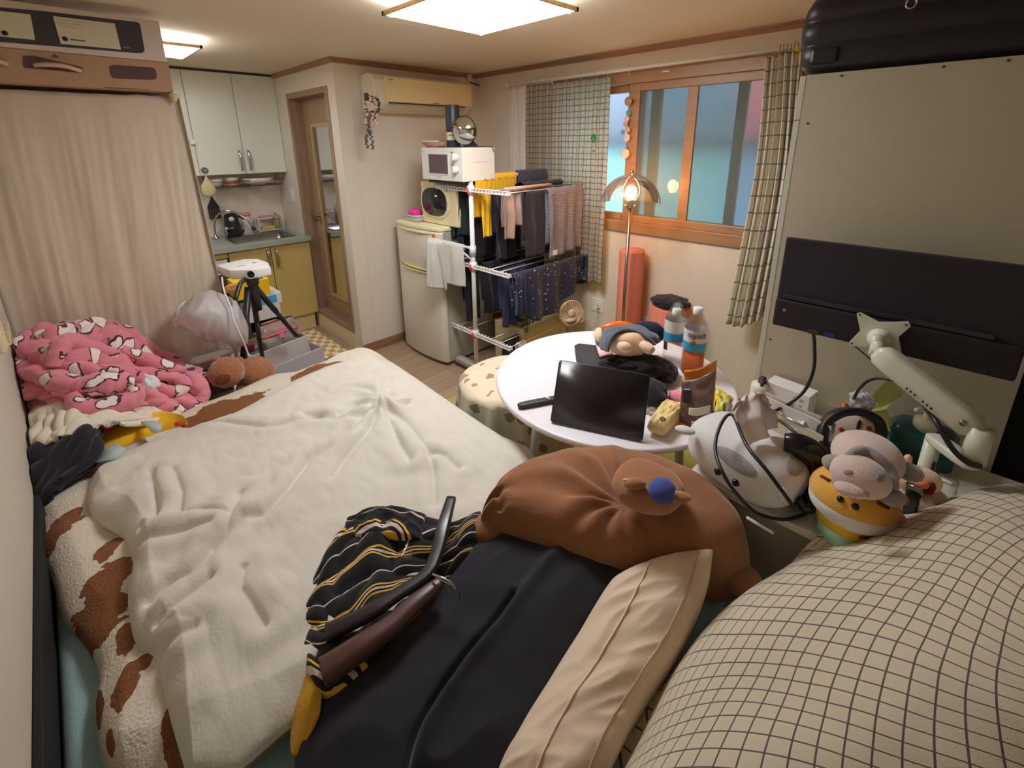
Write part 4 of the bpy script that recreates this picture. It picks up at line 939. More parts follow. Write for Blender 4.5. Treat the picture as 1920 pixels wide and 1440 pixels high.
m = MB(); m.box((XB+.06, -.95, 0), (XB+.55, yb0-.004, 1.9)); m.build('cover', mat('shade black', (24, 20, 26), .9), t, smooth=False, bevel=.01)  # plain black block put in for the shade of the gap beside the board
# suitcase
s0 = P(1503, 60, x=1.85)
t = thing('suitcase', 'large black ribbed hard suitcase lying on top of the tall board unit', 'suitcase', (2.1, .1, zB))
M_suit = mat('suitcase shell', (28, 26, 32), .42, spec=.5)
rings = []
y1s, y0s = .512, -.38
zp = [(zB+.002, .05), (zB+.008, .02), (zB+.03, .002), (zB+.085, -.002), (zB+.09, .004), (zB+.095, -.004), (zB+.155, -.006), (zB+.16, .002), (zB+.165, -.004), (zB+.20, .0), (zB+.23, .012), (zB+.26, .04), (zB+.27, .08)]
for z, ins in zp:
    rings.append([(XB+.23+x, (y0s+y1s)/2+y, z) for x, y in rrect(.46-2*ins, (y1s-y0s)-2*ins, .06)])
MB().loft(rings).build('shell', M_suit, t)
MB().loft([[(XB+.23+x, (y0s+y1s)/2+y, z) for x, y in rrect(.468, (y1s-y0s)+.008, .06)] for z in (zB+.122, zB+.132)]).build('zip_band', M_dark, t)
B('corner_patch', (XB-.008, .39, zB+.03), (XB+.02, .47, zB+.08), M_black, t, bevel=.01)
q = P(1709, 6, x=XB-.006); MB().tube([q+Vector((0, .012*math.cos(a), .014*math.sin(a))) for a in [2*PI*i/12 for i in range(13)]], .003, 6).build('emblem', M_chrome, t)

# ================================================================ DESK AND WHAT STANDS ON IT
dz = .72; dx0, dx1, dy0, dy1 = 1.215, 1.855, -.45, .46
t = thing('side_desk', 'white desk top with grey side panel between the bed and the tall board', 'desk', (1.53, 0, 0))
B('desktop', (dx0, dy0, dz-.022), (dx1, dy1, dz), mat('desk white', (228, 224, 208), .35), t, bevel=.002)
B('side_panel', (dx0+.012, dy0, .02), (dx0+.03, dy1-.005, dz-.022), mat('desk grey', (160, 156, 142), .6), t)
B('end_panel', (dx0+.03, dy1-.022, .02), (dx1-.02, dy1-.005, dz-.022), mat('desk grey', (160, 156, 142), .6), t)
m = MB(); m.tube([P(1400, 970, z=dz+.004), P(1450, 1000, z=dz+.004)], .004); tag(m.build('stylus', mat('ivory stick', (232, 226, 208), .4)), 'thin ivory stick lying along the front edge of the desk', 'pen')
# monitor
mxx = 1.70; MY0, MY1, MZ0, MZ1 = -.185, .417, 1.083, 1.39
t = thing('monitor', 'black flat monitor seen from behind on a white arm', 'monitor', (mxx, .12, 1.08))
ya_, za_ = P(1475, 445, x=mxx), P(1448, 605, x=mxx)
mm = MB(); mm.M = None
A_, B_, C_, D_ = P(1475, 445, x=mxx), P(1930, 501, x=mxx), P(1903, 717, x=mxx), P(1448, 605, x=mxx)
y_a, y_b = (A_.y+D_.y)/2, (C_.y)-.0
B('back_shell', (mxx, y_b, za_.z), (mxx+.02, y_a, A_.z), mat('monitor back', (44, 38, 46), .75, bump=.15, bscale=600), t, bevel=.004)
B('lower_housing', (mxx-.022, y_b+.003, za_.z+.001), (mxx, y_a-.003, P(1456, 556, x=mxx).z), mat('monitor back lower', (34, 29, 36), .55), t, bevel=.006)
B('screen', (mxx+.02, y_b+.008, za_.z+.008), (mxx+.022, y_a-.008, A_.z-.008), mat('screen glass', (14, 14, 18), .1), t)
B('ridge', (mxx-.014, y_b+.06, P(1456, 556, x=mxx).z+.002), (mxx, y_a-.02, P(1456, 550, x=mxx).z+.006), mat('glossy ridge', (56, 52, 60), .25), t, bevel=.003)
q = P(1471, 581, x=mxx-.022); MB().lathe([(.006, 0), (.006, -.004), (.003, -.002)], q, 14, axis='x').build('power_button', M_steel, t)
q = P(1524, 622, x=mxx-.02)
for u, v, c in ((1525, 622, (90, 50, 50)), (1556, 627, (40, 50, 130))): q = P(u, v, x=mxx-.022); B('port', (q.x-.006, q.y-.014, q.z-.007), (q.x+.002, q.y+.014, q.z+.006), mat('port %d' % c[2], c, .5), t)
# arm
XA = mxx-.05
vc = P(1650, 625, x=XA)
t = thing('gas_spring_stand', 'white gas spring monitor arm clamped to the desk', 'monitor arm', (1.72, -.05, dz))
M_arm = mat('arm white', (222, 224, 206), .35)
vp = [P(u, v, x=XA) for u, v in ((1606, 588), (1614, 586), (1648, 604), (1675, 604), (1704, 603), (1708, 612), (1685, 632), (1690, 662), (1690, 668), (1650, 652), (1594, 649), (1592, 642), (1613, 620))]
MB().prism(vp, (.004, 0, 0)).build('mount_plate', M_arm, t, smooth=False, bevel=.001)
for u, v in ((1612, 590), (1699, 609), (1597, 644)): q = P(u, v, x=XA-.001); MB().lathe([(.003, 0), (.003, -.002)], q, 10, axis='x').build('screw', M_black, t)
q = P(1650, 634, x=XA); m = MB(); m.lathe([(.03, 0), (.03, -.012), (.022, -.02), (.02, -.045)], q, 28, axis='x'); m.lathe([(.014, -.02), (.016, .022)], q+Vector((-.05, .0, 0)), 20); m.tube([q+Vector((-.05, 0, 0)), q+Vector((-.06, .002, -.035))], .014); m.build('swivel_head', M_arm, t)
e0 = P(1652, 664, x=XA-.065); e1 = P(1822, 800, x=XA-.115)
def beam(mb, p, q, w, h, up=Vector((0, 0, 1))):
    p, q = Vector(p), Vector(q); d = (q-p).normalized(); s_ = d.cross(up).normalized(); u_ = s_.cross(d)
    def sec(c, w, h): return [c+s_*x+u_*y for x, y in rrect(w, h, min(w, h)*.3, 3)]
    return mb.loft([sec(p-d*.012, w*.6, h*.6), sec(p, w*.9, h*.9), sec(p+d*.03, w, h), sec(q-d*.03, w, h), sec(q, w*.9, h*.9), sec(q+d*.012, w*.6, h*.6)])
beam(MB(), e0, e1, .056, .066).build('upper_arm', M_arm, t)
m = MB(); m.tube([e0+Vector((0, 0, -.01)), P(1646, 640, x=XA-.06)], .014); j = e1+Vector((0, 0, -.0)); m.build('knuckle', M_arm, t)
pj = P(1840, 812, x=XA-.13); pb = P(1836, 868, x=XA-.13)
m = MB(); m.tube([Vector((pj.x, pj.y, pj.z+.012)), Vector((pj.x, pj.y, pb.z))], [.024, .026], 20); beam(m, e1, Vector((pj.x, pj.y, pj.z)), .034, .036); m.build('elbow_joint', M_arm, t)
q = P(1806, 793, x=XA-.14); MB().lathe([(.008, 0), (.008, -.004)], q, 12, axis='x').build('bolt', M_steel, t)
la0 = Vector((pj.x, pj.y, pb.z-.012)); la1 = P(1742, 856, x=1.60); la1 = Vector((la1.x, la1.y, la0.z))
beam(MB(), la0, la1, .05, .026).build('lower_arm', M_arm, t)
MB().lathe([(.026, 0), (.022, .012), (.019, .02), (.019, la1.z-dz)], (la1.x, la1.y, dz), 24).build('post', M_arm, t)
MB().box((la1.x-.04, la1.y-.05, dz), (la1.x+.04, la1.y+.04, dz+.01)).build('clamp', M_arm, t, smooth=False)
m = MB(); a_ = P(1690, 736, x=XA-.10); b_ = P(1702, 745, x=XA-.10)
m = MB()
for k in range(7):
    if k in (3,): continue
    q = e0.lerp(e1, .42+.045*k)+Vector((-.0285, .016, -.012)); m.box((q.x-.001, q.y-.002, q.z-.004), (q.x+.001, q.y+.002, q.z+.002))
m.build('printed_lettering', M_dark, t, smooth=False)
# cables
def cable(label, pts, r, m_=M_black, nm='cable', n=60): o = MB().tube(spl(pts, n), r, 8).build(nm, m_); return tag(o, label, 'cable')
cable('thick black video cable looping down from the monitor port to the desk', [P(1525, 624, x=1.68), P(1527, 645, x=1.67), P(1526, 690, x=1.66), P(1510, 730, x=1.64), P(1480, 757, x=1.60), P(1452, 771, x=1.55)], .0052)
thin_cable = cable('thin black power cable running from the monitor down behind the arm', [P(1580, 628, x=1.68), P(1610, 655, x=1.67), P(1640, 680, x=1.665), P(1655, 690, x=1.66), P(1690, 720, x=1.66)], .0022)
MB().tube([P(1638, 677, x=1.663), P(1659, 693, x=1.66)], .007, 10).build('ferrite_bead', M_black, thin_cable)
cable('black cable arching behind the headphones up to the monitor arm', [P(1598, 775, z=.80), P(1602, 745, x=1.66), P(1622, 718, x=1.66), P(1650, 709, x=1.65), P(1692, 718, x=1.63)], .0045)
cable('pair of black cables hanging along the elbow of the monitor arm', [P(1730, 755, x=1.62), P(1755, 790, x=1.53), P(1785, 840, x=1.50), P(1815, 868, x=1.49), P(1842, 876, x=1.49)], .007)
cable('black cable hanging under the lower arm, left strand', [P(1752, 866, x=1.56), P(1748, 885, x=1.56), P(1750, 920, x=1.56), P(1752, 950, x=1.57)], .004)
cable('black cable hanging under the lower arm, right strand', [P(1760, 866, x=1.56), P(1757, 890, x=1.56), P(1764, 920, x=1.57), P(1776, 942, x=1.58)], .004)
cable('long black cable looping over the white seal plush', [P(1495, 960, z=.86), P(1440, 885, z=.93), P(1400, 835, z=.95), P(1373, 778, z=.95), P(1352, 795, z=.93), P(1341, 840, z=.90), P(1356, 888, z=.88), P(1385, 930, z=.83), P(1420, 962, z=.735), P(1470, 974, z=.727), P(1515, 960, z=.727), P(1545, 938, z=.74)], .0048, n=110)
cable('short black cable lying behind the white seal plush', [P(1460, 788, z=.86), P(1475, 798, z=.87), P(1505, 825, z=.86), P(1520, 850, z=.82)], .005)
# seal plush over a tissue box
M_plw = mat('white plush', (224, 222, 222), .95, bump=.35, bscale=260, sheen=.6)
M_plg = mat('grey plush', (160, 154, 154), .95, bump=.6, bscale=260, sheen=.6)
sc_c = P(1405, 868, z=.80); ang = math.atan2(P(1500, 930, z=.8).y-P(1330, 820, z=.8).y, P(1500, 930, z=.8).x-P(1330, 820, z=.8).x)
Rz = Matrix.Rotation(ang, 3, 'Z')
t = thing('seal_plush', 'white seal plush tissue box cover with black bead eyes on the desk', 'plush toy', (sc_c.x, sc_c.y, dz))
o = Vector((sc_c.x+.02, sc_c.y+.018, .805))
def sup(d): k = (abs(d.x)**3+abs(d.y)**3+abs(d.z)**3)**(-1/3); return k*.97
MB().ell(o, (.168, .118, .084), 44, 28, M=Rz, fn=sup).build('body', M_plw, t)
def at(u, v, r=.0):       # point on the plush skin seen at a pixel, by marching the ray
    rr = (P(u, v, d=1)-EYE)
    for i in range(4000):
        p = EYE+rr*(.8+i*.0005); l = Rz.transposed() @ (p-o); d = Vector((l.x/.168, l.y/.118, l.z/.084))
        if d.length > 0 and d.length <= sup(d.normalized()): return p
    return P(u, v, z=.85)
for u, v in ((1346, 884), (1380, 905)): MB().ell(at(u, v), (.0105,)*3, 14, 10).build('bead_eye', mat('black bead', (12, 12, 14), .1), t)
def patch_on(name, us, m_, par, fn, th=.003):
    pts = [fn(u, v) for u, v in us]; c = sum(pts, Vector())/len(pts); n = (EYE-c).normalized()
    mb = MB(); mb.loft([[p+n*.001 for p in pts], [p*.96+c*.04+n*th for p in pts]]); return mb.build(name, m_, par)
def ell_px(cu, cv, a, b, ang_, n=24): return [(cu+a*math.cos(x)*math.cos(ang_)-b*math.sin(x)*math.sin(ang_), cv+a*math.cos(x)*math.sin(ang_)+b*math.sin(x)*math.cos(ang_)) for x in [2*PI*i/n for i in range(n)]]
def skin_patch(name, cu, cv, a, b, ang_, m_, par, fn, off=.002):
    mb = MB(); rings = 6; n = 28
    def g(s, t_):
        x = 2*PI*s; rr = t_; u = cu+rr*(a*math.cos(x)*math.cos(ang_)-b*math.sin(x)*math.sin(ang_)); v = cv+rr*(a*math.cos(x)*math.sin(ang_)+b*math.sin(x)*math.cos(ang_))
        p = fn(u, v); return p+(EYE-p).normalized()*off*(1-.6*rr**6)
    mb.grid(g, n, rings, cu=True); return mb.build(name, m_, par)
skin_patch('muzzle', 1381, 866, 46, 15, .62, M_plg, t, at, .004)
skin_patch('flipper_patch', 1492, 873, 17, 20, .3, M_plg, t, at, .004)
q = at(1466, 926); MB().ell(q, (.013, .013, .022), 12, 8).build('tusk', M_plw, t)
m = MB(); m.ell(at(1310, 825)+Vector((-.01, .04, .02)), (.018, .03, .010), 14, 8, M=Matrix.Rotation(.3, 3, 'Z')); m.build('tail_fin', M_plw, t)
# tissue
tq = at(1425, 820)
tt = thing('tissue', 'translucent white tissue sticking up from the seal plush cover', 'tissue', tq)
rows = [[P(1402, 830, z=.895), P(1420, 832, z=.895), P(1440, 815, z=.90), P(1452, 800, z=.90)],
        [P(1385, 800, z=.94), P(1405, 790, z=.96), P(1430, 785, z=.95), P(1452, 785, z=.93)],
        [P(1372, 772, z=.97), P(1395, 758, z=.98), P(1425, 748, z=.98), P(1450, 770, z=.95)],
        [P(1376, 770, z=.975), P(1410, 736, z=1.0), P(1422, 738, z=1.0), P(1447, 765, z=.96)]]
M_tis = clear('tissue paper', (240, 232, 228), .75, .6, .1)
sheet('tissue_sheet', rows, M_tis, tt, 30, 30, disp=lambda s, t_: .010*math.sin(s*14+2*nz(s*3, t_*3)), solid=.001)
# green mat under the plush
m = MB(); m.prism([P(1470, 945, z=dz+.003), P(1520, 955, z=dz+.003), P(1545, 925, z=dz+.003), P(1490, 920, z=dz+.003)], (0, 0, .012)); tag(m.build('green_pouch', cloth('grass green', (50, 120, 70))), 'green cloth corner showing under the seal plush', 'cloth')
# pump bottle, boxes, envelope holder
q = P(1428, 760, z=dz+.0); c = Vector((1.75, .425, dz)); hp_ = P(1428, 712, x=1.75)
def pump(label, c, r, h, mt, pm, nm='pump_bottle', noz=.05, gl=None):
    t = thing(nm, label, 'bottle', c); c = Vector(c)
    MB().lathe([(r*.95, 0), (r, .01), (r, h*.7), (r*.9, h*.78), (r*.4, h*.84), (r*.4, h*.86)], c, 28).build('body', mt, t)
    MB().lathe([(r*.42, h*.84), (r*.42, h*.92), (r*.2, h*.93), (r*.18, h*.98)], c, 18).build('collar', pm, t)
    m = MB(); m.lathe([(r*.34, h*.97), (r*.34, h*1.03)], c, 14); m.tube([c+Vector((0, 0, h)), c+Vector((-noz*.7, -noz*.2, h+.002)), c+Vector((-noz, -noz*.25, h-.008))], .006); m.build('pump_head', pm, t); return t
c = P(1425, 735, x=1.76); pump('round white lotion bottle with black pump by the board edge', (1.77, c.y, dz), .036, c.z-dz+.055, mat('ivory bottle', (226, 222, 206), .4), M_black)
a_ = P(1480, 745, x=1.80)
b_o = MB(); b_o.M = rotz((1.795, .345, dz), -.12); b_o.box((-.035, -.075, 0), (.04, .075, .105)); t = thing('white_box', 'small white product box standing against the tall board', 'box', (1.795, .345, dz)); b_o.build('carton', M_white, t, smooth=False, bevel=.001)
m = MB(); m.M = rotz((1.795, .345, dz), -.12)
for k, (y_, z_) in enumerate(((-.05, .08), (-.03, .08), (-.05, .055), (-.03, .055))): m.box((-.036, y_-.006, z_-.006), (-.035, y_+.006, z_+.006))
m.build('printed_icons', M_grey, t, smooth=False)
t = thing('letter_tray', 'stack of white envelopes and a clear tray behind the seal plush', 'letter tray', (1.66, .26, dz))
def slab(nm, p0, p1, z0_, z1_, th, m_, par):
    p0, p1 = Vector((p0[0], p0[1], 0)), Vector((p1[0], p1[1], 0)); n = Vector((p1.y-p0.y, p0.x-p1.x, 0)).normalized()*th
    return MB().prism([p0+Vector((0, 0, z0_)), p1+Vector((0, 0, z0_)), p1+Vector((0, 0, z1_)), p0+Vector((0, 0, z1_))], n).build(nm, m_, par, smooth=False)
for k, (u0, v0, u1, v1, z_) in enumerate(((1420, 735, 1560, 800, .86), (1437, 735, 1568, 795, .855), (1450, 768, 1545, 818, .84))):
    a_, b_ = P(u0, v0, z=z_), P(u1, v1, z=z_); slab('envelope', (a_.x, a_.y), (b_.x, b_.y), dz+.002, z_, .004, [M_white, mat('pale envelope', (216, 208, 200), .7), M_paper][k], t)
MB().tube([P(1455, 772, z=.845), P(1540, 817, z=.835)], .003, 6).build('tray_edge', M_chrome, t)
m = lumpy(P(1498, 815, z=.78), (.05, .03, .05), 7, .3); tag(m.build('white_rag', cloth('white rag', (226, 224, 224))), 'crumpled white cloth behind the seal plush', 'cloth')
# headphones
hc = P(1596, 830, z=.79); hh_ = Vector((RT.x, RT.y, 0)).normalized()
t = thing('headphones', 'black over-ear headphones standing on the desk behind the plush toys', 'headphones', (hc.x, hc.y, dz))
arc = [P(1546, 850, z=.79), P(1541, 815, z=.83), P(1550, 790, z=.86), P(1575, 774, z=.885), P(1608, 772, z=.885), P(1640, 785, z=.86), P(1652, 808, z=.83), P(1648, 840, z=.79)]
pts = spl(arc, 36); m = MB(); rings = []
cc = sum(arc, Vector())/len(arc)
for i, p in enumerate(pts):
    tg = (pts[min(i+1, 36)]-pts[max(i-1, 0)]).normalized(); out = (p-cc); out = (out-tg*out.dot(tg)).normalized(); sd = tg.cross(out); k = .6+.4*math.sin(PI*i/36)
    rings.append([p+sd*x*k+out*y for x, y in rrect(.040, .024, .008, 3)])
m.loft(rings); m.build('headband', M_black, t)
for q in (arc[0], arc[-1]): m = MB().ell(q+Vector((0, 0, -.02)), (.022, .038, .044), 20, 14); m.build('ear_cup', mat('black leatherette', (30, 28, 32), .35), t)
MB().ell(P(1607, 812, z=.8), (.008, .008, .05), 10, 8).build('mic_boom', M_black, t)
# black glossy neck pillow / massager
t = thing('neck_massager', 'black glossy curved horseshoe device leaning beside the seal plush', 'massager', P(1520, 900, z=dz))
m = MB(); pts = [P(1470, 828, z=.90), P(1500, 836, z=.90), P(1528, 858, z=.87), P(1540, 890, z=.83), P(1535, 925, z=.79), P(1512, 948, z=.775), P(1498, 936, z=.79)]
m.tube(spl(pts, 40), [.012+.026*math.sin(PI*min(1, .12+i/40*.95))**.8 for i in range(41)], 16); m.build('body', mat('gloss black', (24, 22, 26), .18), t)
MB().ell(P(1532, 843, z=.895), (.006,)*3, 8, 6).build('button', M_dark, t)
q = P(1547, 848, z=.86); tag(MB().ell(q, (.005, .005, .006), 8, 6).build('glint_stud', M_chrome), 'tiny shiny metal stud on the headphone joint', 'stud')
# mint tub with hamster and cow plush
tb = Vector(P(1590, 1000, z=dz+.02)); tb = Vector((1.30, .02, dz)); q0 = P(1583, 985, z=dz+.05)
tb = Vector((q0.x+.02, q0.y, dz))
t = thing('mint_tub', 'mint green tub with a yellow lettered band under the hamster plush', 'tub', tb)
MB().lathe([(.052, 0), (.056, .006), (.064, .055), (.06, .056), (.052, .008)], tb, 36).build('tub_body', mat('mint plastic', (168, 214, 190), .4), t)
MB().lathe([(.0655, .05), (.0675, .075), (.0655, .08), (.062, .06)], tb, 36).build('yellow_band', mat('band yellow', (240, 196, 40), .5), t)
m = MB()
for k in range(12):
    a = -2.60+.085*k; p = tb+Vector((.0675*math.cos(a), .0675*math.sin(a), .066)); m.tube([p+Vector((0, 0, -.005)), p+Vector((.0012*math.cos(a), .0012*math.sin(a), .006)), p+Vector((-.004*math.sin(a), .004*math.cos(a), -.002))], .0011, 4)
m.build('band_lettering', M_black, t)
M_ham = mat('orange plush', (240, 178, 70), .95, bump=.6, bscale=260, sheen=.6)
hm = tb+Vector((.006, -.002, .125)); HR = (.088, .094, .062)
t = thing('hamster_plush', 'round orange and white hamster plush sitting in the mint tub', 'plush toy', hm-Vector((0, 0, .05)))
fd = (EYE-hm); fd.z = 0; fd.normalize()
Rh = Matrix.Rotation(math.atan2(fd.y, fd.x), 3, 'Z')
def hat(u, v, O=None, R_=None, M_=None):
    O = O or hm; R_ = R_ or HR; M_ = M_ or Rh; rr = P(u, v, d=1)-EYE
    for i in range(3000):
        p = EYE+rr*(.8+i*.0006); l = M_.transposed() @ (p-O)
        if (l.x/R_[0])**2+(l.y/R_[1])**2+(l.z/R_[2])**2 <= 1: return p
    return P(u, v, z=O.z)
hb = MB().ell(hm, HR, 36, 24, M=Rh).build('body', M_ham, t)
bsdf(M_ham); 
MB().ell(hm-Vector((0, 0, .018))+fd*.006, (HR[0]*.97, HR[1]*.98, .05), 32, 20, M=Rh).build('white_belly', M_plw, t)
for u, v in ((1576, 936), (1604, 950)): MB().ell(hat(u, v), (.008,)*3, 12, 8).build('bead_eye', mat('black bead', (12, 12, 14), .1), t)
M_pk = mat('pink plush', (232, 130, 140), .9, sheen=.5)
for u, v in ((1538, 905), (1690, 935), (1683, 970)): MB().ell(P(u, v, z=hm.z-.005), (.016, .016, .013), 12, 8).build('paw', M_pk, t)
for a_, b_ in (((1540, 893), (1556, 902)), ((1644, 942), (1666, 953))): MB().tube([hat(*a_), hat(*b_)], .0045).build('stripe', mat('stripe brown', (104, 44, 30), .9), t)
skin_patch('ear', 1572, 899, 13, 16, .2, M_plg, t, hat, .008)
# cow plush
M_cow = mat('blush plush', (226, 204, 196), .95, bump=.6, bscale=260, sheen=.6)
cw = P(1630, 872, z=.945); CRd = (.072, .088, .056)
t = thing('cow_plush', 'pale pink and grey cow plush lying on top of the hamster plush', 'plush toy', cw-Vector((0, 0, .04)))
MB().ell(cw+Vector((.035, .01, .0)), (.085, .075, .052), 32, 20, M=Rh).build('body', M_cow, t)
hd_ = P(1612, 893, z=.945); HDR = (.050, .060, .046)
MB().ell(hd_, HDR, 30, 20, M=Rh).build('head', M_cow, t)
hat2 = lambda u, v: hat(u, v, O=hd_, R_=HDR)
for u, v, a_, b_, g in ((1588, 922, 6, 5, .5), (1625, 927, 7, 5, .5), (1590, 885, 9, 5, 0), (1651, 895, 10, 8, .8)): skin_patch('patch', u, v, a_, b_, g, M_plg, t, hat2, .003)
band = [P(1585, 868, z=.965), P(1600, 850, z=.985), P(1625, 845, z=.99), P(1650, 860, z=.985), P(1672, 885, z=.965), P(1676, 915, z=.94)]
MB().tube(spl(band, 30), .011, 10).build('hood_band', M_plg, t)
for u, v, z_ in ((1566, 870, .945), (1670, 930, .91), (1705, 885, .93)): MB().ell(P(u, v, z=z_), (.026, .028, .02), 16, 10).build('ear', M_plg, t)
MB().ell(P(1596, 905, z=.965)+fd*.03, (.02, .03, .012), 14, 8, M=Rh).build('snout', M_cow, t)
# brown-orange giraffe plush, shaver
t = thing('giraffe_plush', 'cream and orange plush head peeking behind the cow plush', 'plush toy', P(1720, 940, z=dz))
q = P(1722, 900, z=.83); MB().ell(q, (.055, .04, .034), 22, 14, M=Matrix.Rotation(-.8, 3, 'Z')).build('head', mat('cream plush', (236, 204, 166), .95, sheen=.5), t)
MB().ell(P(1727, 906, z=.85), (.017, .017, .012), 12, 8).build('cheek', mat('orange cheek', (250, 140, 80), .9), t)
MB().ell(P(1702, 862, z=.87), (.010, .010, .016), 10, 8).build('horn', mat('cream plush', (236, 204, 166), .95, sheen=.5), t)
m = MB(); m.tube(spl([P(u, v, z=.84) for u, v in ((1736, 893), (1742, 902), (1745, 912), (1740, 920))], 10), .011, 8); m.build('mane', mat('dark red felt', (120, 24, 40), .9), t)
MB().ell(P(1730, 940, z=.78), (.055, .06, .045), 18, 12).build('body', mat('taupe plush', (196, 168, 144), .95, sheen=.5), t)
for u, v in ((1720, 922), (1735, 922)): MB().ell(P(u, v, z=.825), (.007, .007, .005), 8, 6).build('eye', M_black, t)
a_, b_ = P(1712, 925, z=.84), P(1704, 965, z=.76)
t = thing('shaver', 'black and silver handheld device beside the giraffe plush', 'device', b_)
beam(MB(), a_, b_, .03, .018).build('body', M_black, t); beam(MB(), a_+Vector((0, 0, .012)), a_.lerp(b_, .2)+Vector((0, 0, .012)), .034, .01).build('silver_rim', M_chrome, t)
# green tissue stand, markers, dotted box
t = thing('light_green_stand', 'folding pale green stand leaning against the tall board', 'stand', (1.80, .12, dz))
M_lg = mat('pale green foam', (214, 222, 140), .7)
a_ = [P(1618, 775, x=1.70), P(1640, 735, x=1.74), P(1664, 712, x=1.78), P(1696, 722, x=1.80), P(1694, 738, x=1.80), P(1660, 768, x=1.72)]
MB().prism(a_, (.004, .004, -.012)).build('upper_board', M_lg, t, smooth=False)
MB().prism([P(1645, 775, x=1.74), P(1656, 755, x=1.76), P(1684, 812, x=1.76), P(1672, 814, x=1.74)], (.01, 0, -.008)).build('leg_board', M_lg, t, smooth=False)
m = lumpy(P(1615, 752, x=1.68), (.02, .03, .035), 11, .35); tag(m.build('wrapped_candy', mat('silver wrap', (214, 214, 226), .3)), 'crumpled silver white wrapper above the headphones', 'wrapper')
for k, (u, c_) in enumerate(((1584, (250, 140, 30)), (1590, (250, 150, 40)))):
    a_ = P(u, 756, x=1.69+.01*k); o_ = MB().tube([Vector((a_.x, a_.y, dz+.004)), a_], .006, 8).build('marker_pen', mat('orange marker', c_, .5)); tag(o_, ['left orange marker pen standing behind the headphones', 'right orange marker pen standing behind the headphones'][k], 'pen')
a_ = P(1575, 770, x=1.72); tag(B('grey_card', (1.70, a_.y-.02, dz), (1.704, a_.y+.03, a_.z+.02), M_grey), 'grey card standing beside the orange markers', 'card')
t = thing('dotted_pouch', 'white pouch with red and yellow dots seen through the headband', 'pouch', (1.62, .10, dz))
q = P(1605, 820, z=.80); 
MB().ell(q+Vector((.06, .01, -.01)), (.04, .085, .075), 24, 16).build('pouch_body', mat('white vinyl', (226, 214, 200), .5), t)
pc = q+Vector((.06, .01, -.01)); pat = lambda u, v: hat(u, v, O=pc, R_=(.04, .085, .075), M_=Matrix.Identity(3))
for u, v, c_ in ((1578, 806, (170, 30, 40)), (1629, 803, (190, 30, 50)), (1626, 817, (120, 60, 70)), (1618, 793, (230, 190, 50)), (1590, 820, (240, 170, 50))): skin_patch('dot', u, v, 5.5, 4.5, .5, mat('dot %d' % c_[1], c_, .5), t, pat, .002)
MB().ell(P(1570, 850, z=.76), (.05, .07, .035), 20, 12).build('dark_base', M_dark, t)
# teal pump jug
t = thing('teal_jug', 'large dark teal jug with cream pump standing against the tall board', 'bottle', (1.775, -.045, dz))
q = P(1738, 810, x=1.76); tc_ = P(1735, 800, x=1.77)
MB().loft([[(1.79+x, tc_.y-.0+y, z) for x, y in rrect(w_, d_, .025)] for w_, d_, z in ((.10, .15, dz), (.11, .165, dz+.01), (.11, .165, tc_.z-.03), (.09, .13, tc_.z-.008), (.05, .06, tc_.z))]).build('body', mat('teal liquid', (24, 78, 78), .25), t)
MB().lathe([(.032, -.01), (.032, .022), (.026, .026), (.012, .028), (.012, .05)], (1.775, tc_.y, tc_.z), 24).build('collar', mat('cream cap', (216, 210, 180), .4), t)
m = MB(); m.lathe([(.012, .045), (.016, .06)], (1.775, tc_.y, tc_.z), 16); m.tube([(1.775, tc_.y, tc_.z+.055), (1.74, tc_.y+.02, tc_.z+.066), (1.715, tc_.y+.03, tc_.z+.07)], .007); m.build('pump_head', M_white, t)
q = P(1775, 900, z=.80); t = thing('charger_block', 'small white cable adapter beside the clamp of the monitor arm', 'adapter', (q.x, q.y, dz))
MB().loft([[(q.x+x, q.y+y, z) for x, y in rrect(.05, .05, .012)] for z in (dz, .80)]).build('block', M_white, t); MB().tube(spl([P(1700, 870, z=.84), P(1740, 885, z=.83), P(1780, 900, z=.81), P(1785, 905, z=.80)], 14), .0018, 5).build('cord', M_white, t)

# ================================================================ ROUND TABLE
tcx, tcy, tr, tz = 1.533, .950, .492, .74
t = thing('round_table', 'white round table at the middle of the room beside the bed', 'table', (tcx, tcy, 0))
MB().lathe([(tr-.012, tz-.022), (tr-.002, tz-.018), (tr, tz-.010), (tr-.003, tz-.001), (tr-.01, tz)], (tcx, tcy, 0), 96).build('tabletop', mat('table white', (236, 232, 238), .3), t)
for k in range(4):
    a = PI/4+k*PI/2+.05; MB().tube([(tcx+.30*math.cos(a), tcy+.30*math.sin(a), tz-.02), (tcx+.36*math.cos(a), tcy+.36*math.sin(a), .0)], [.024, .016], 14).build('leg', M_white, t)
MB().lathe([(.30, tz-.04), (.30, tz-.022)], (tcx, tcy, 0), 40).build('apron', M_white, t)
zt = tz+.001
def rayd(u, v, c, h):
    r = P(u, v, d=1)-EYE; a = r.dot(r); b = 2*r.dot(EYE-c); cc_ = (EYE-c).dot(EYE-c)-h*h; D = b*b-4*a*cc_
    return EYE+r*((-b+(math.sqrt(D) if D > 0 else 0))/(2*a))
bl, brr = P(1030, 791, z=zt+.004), P(1205, 829, z=zt+.004)
tl = rayd(1050, 674, bl, .215); trr = rayd(1219, 703, brr, .215)
ex = (brr-bl); up_ = ((tl-bl)+(trr-brr))/2; n_ = ex.cross(up_).normalized()
if n_.dot(EYE-bl) < 0: n_ = -n_
t = thing('tablet', 'black tablet standing tilted on the round table', 'tablet', (bl+brr)/2)
cen = (bl+brr+tl+trr)/4; ux = ex.normalized(); uy = n_.cross(ux); W_ = (ex.length+(trr-tl).length)/2; H_ = up_.length
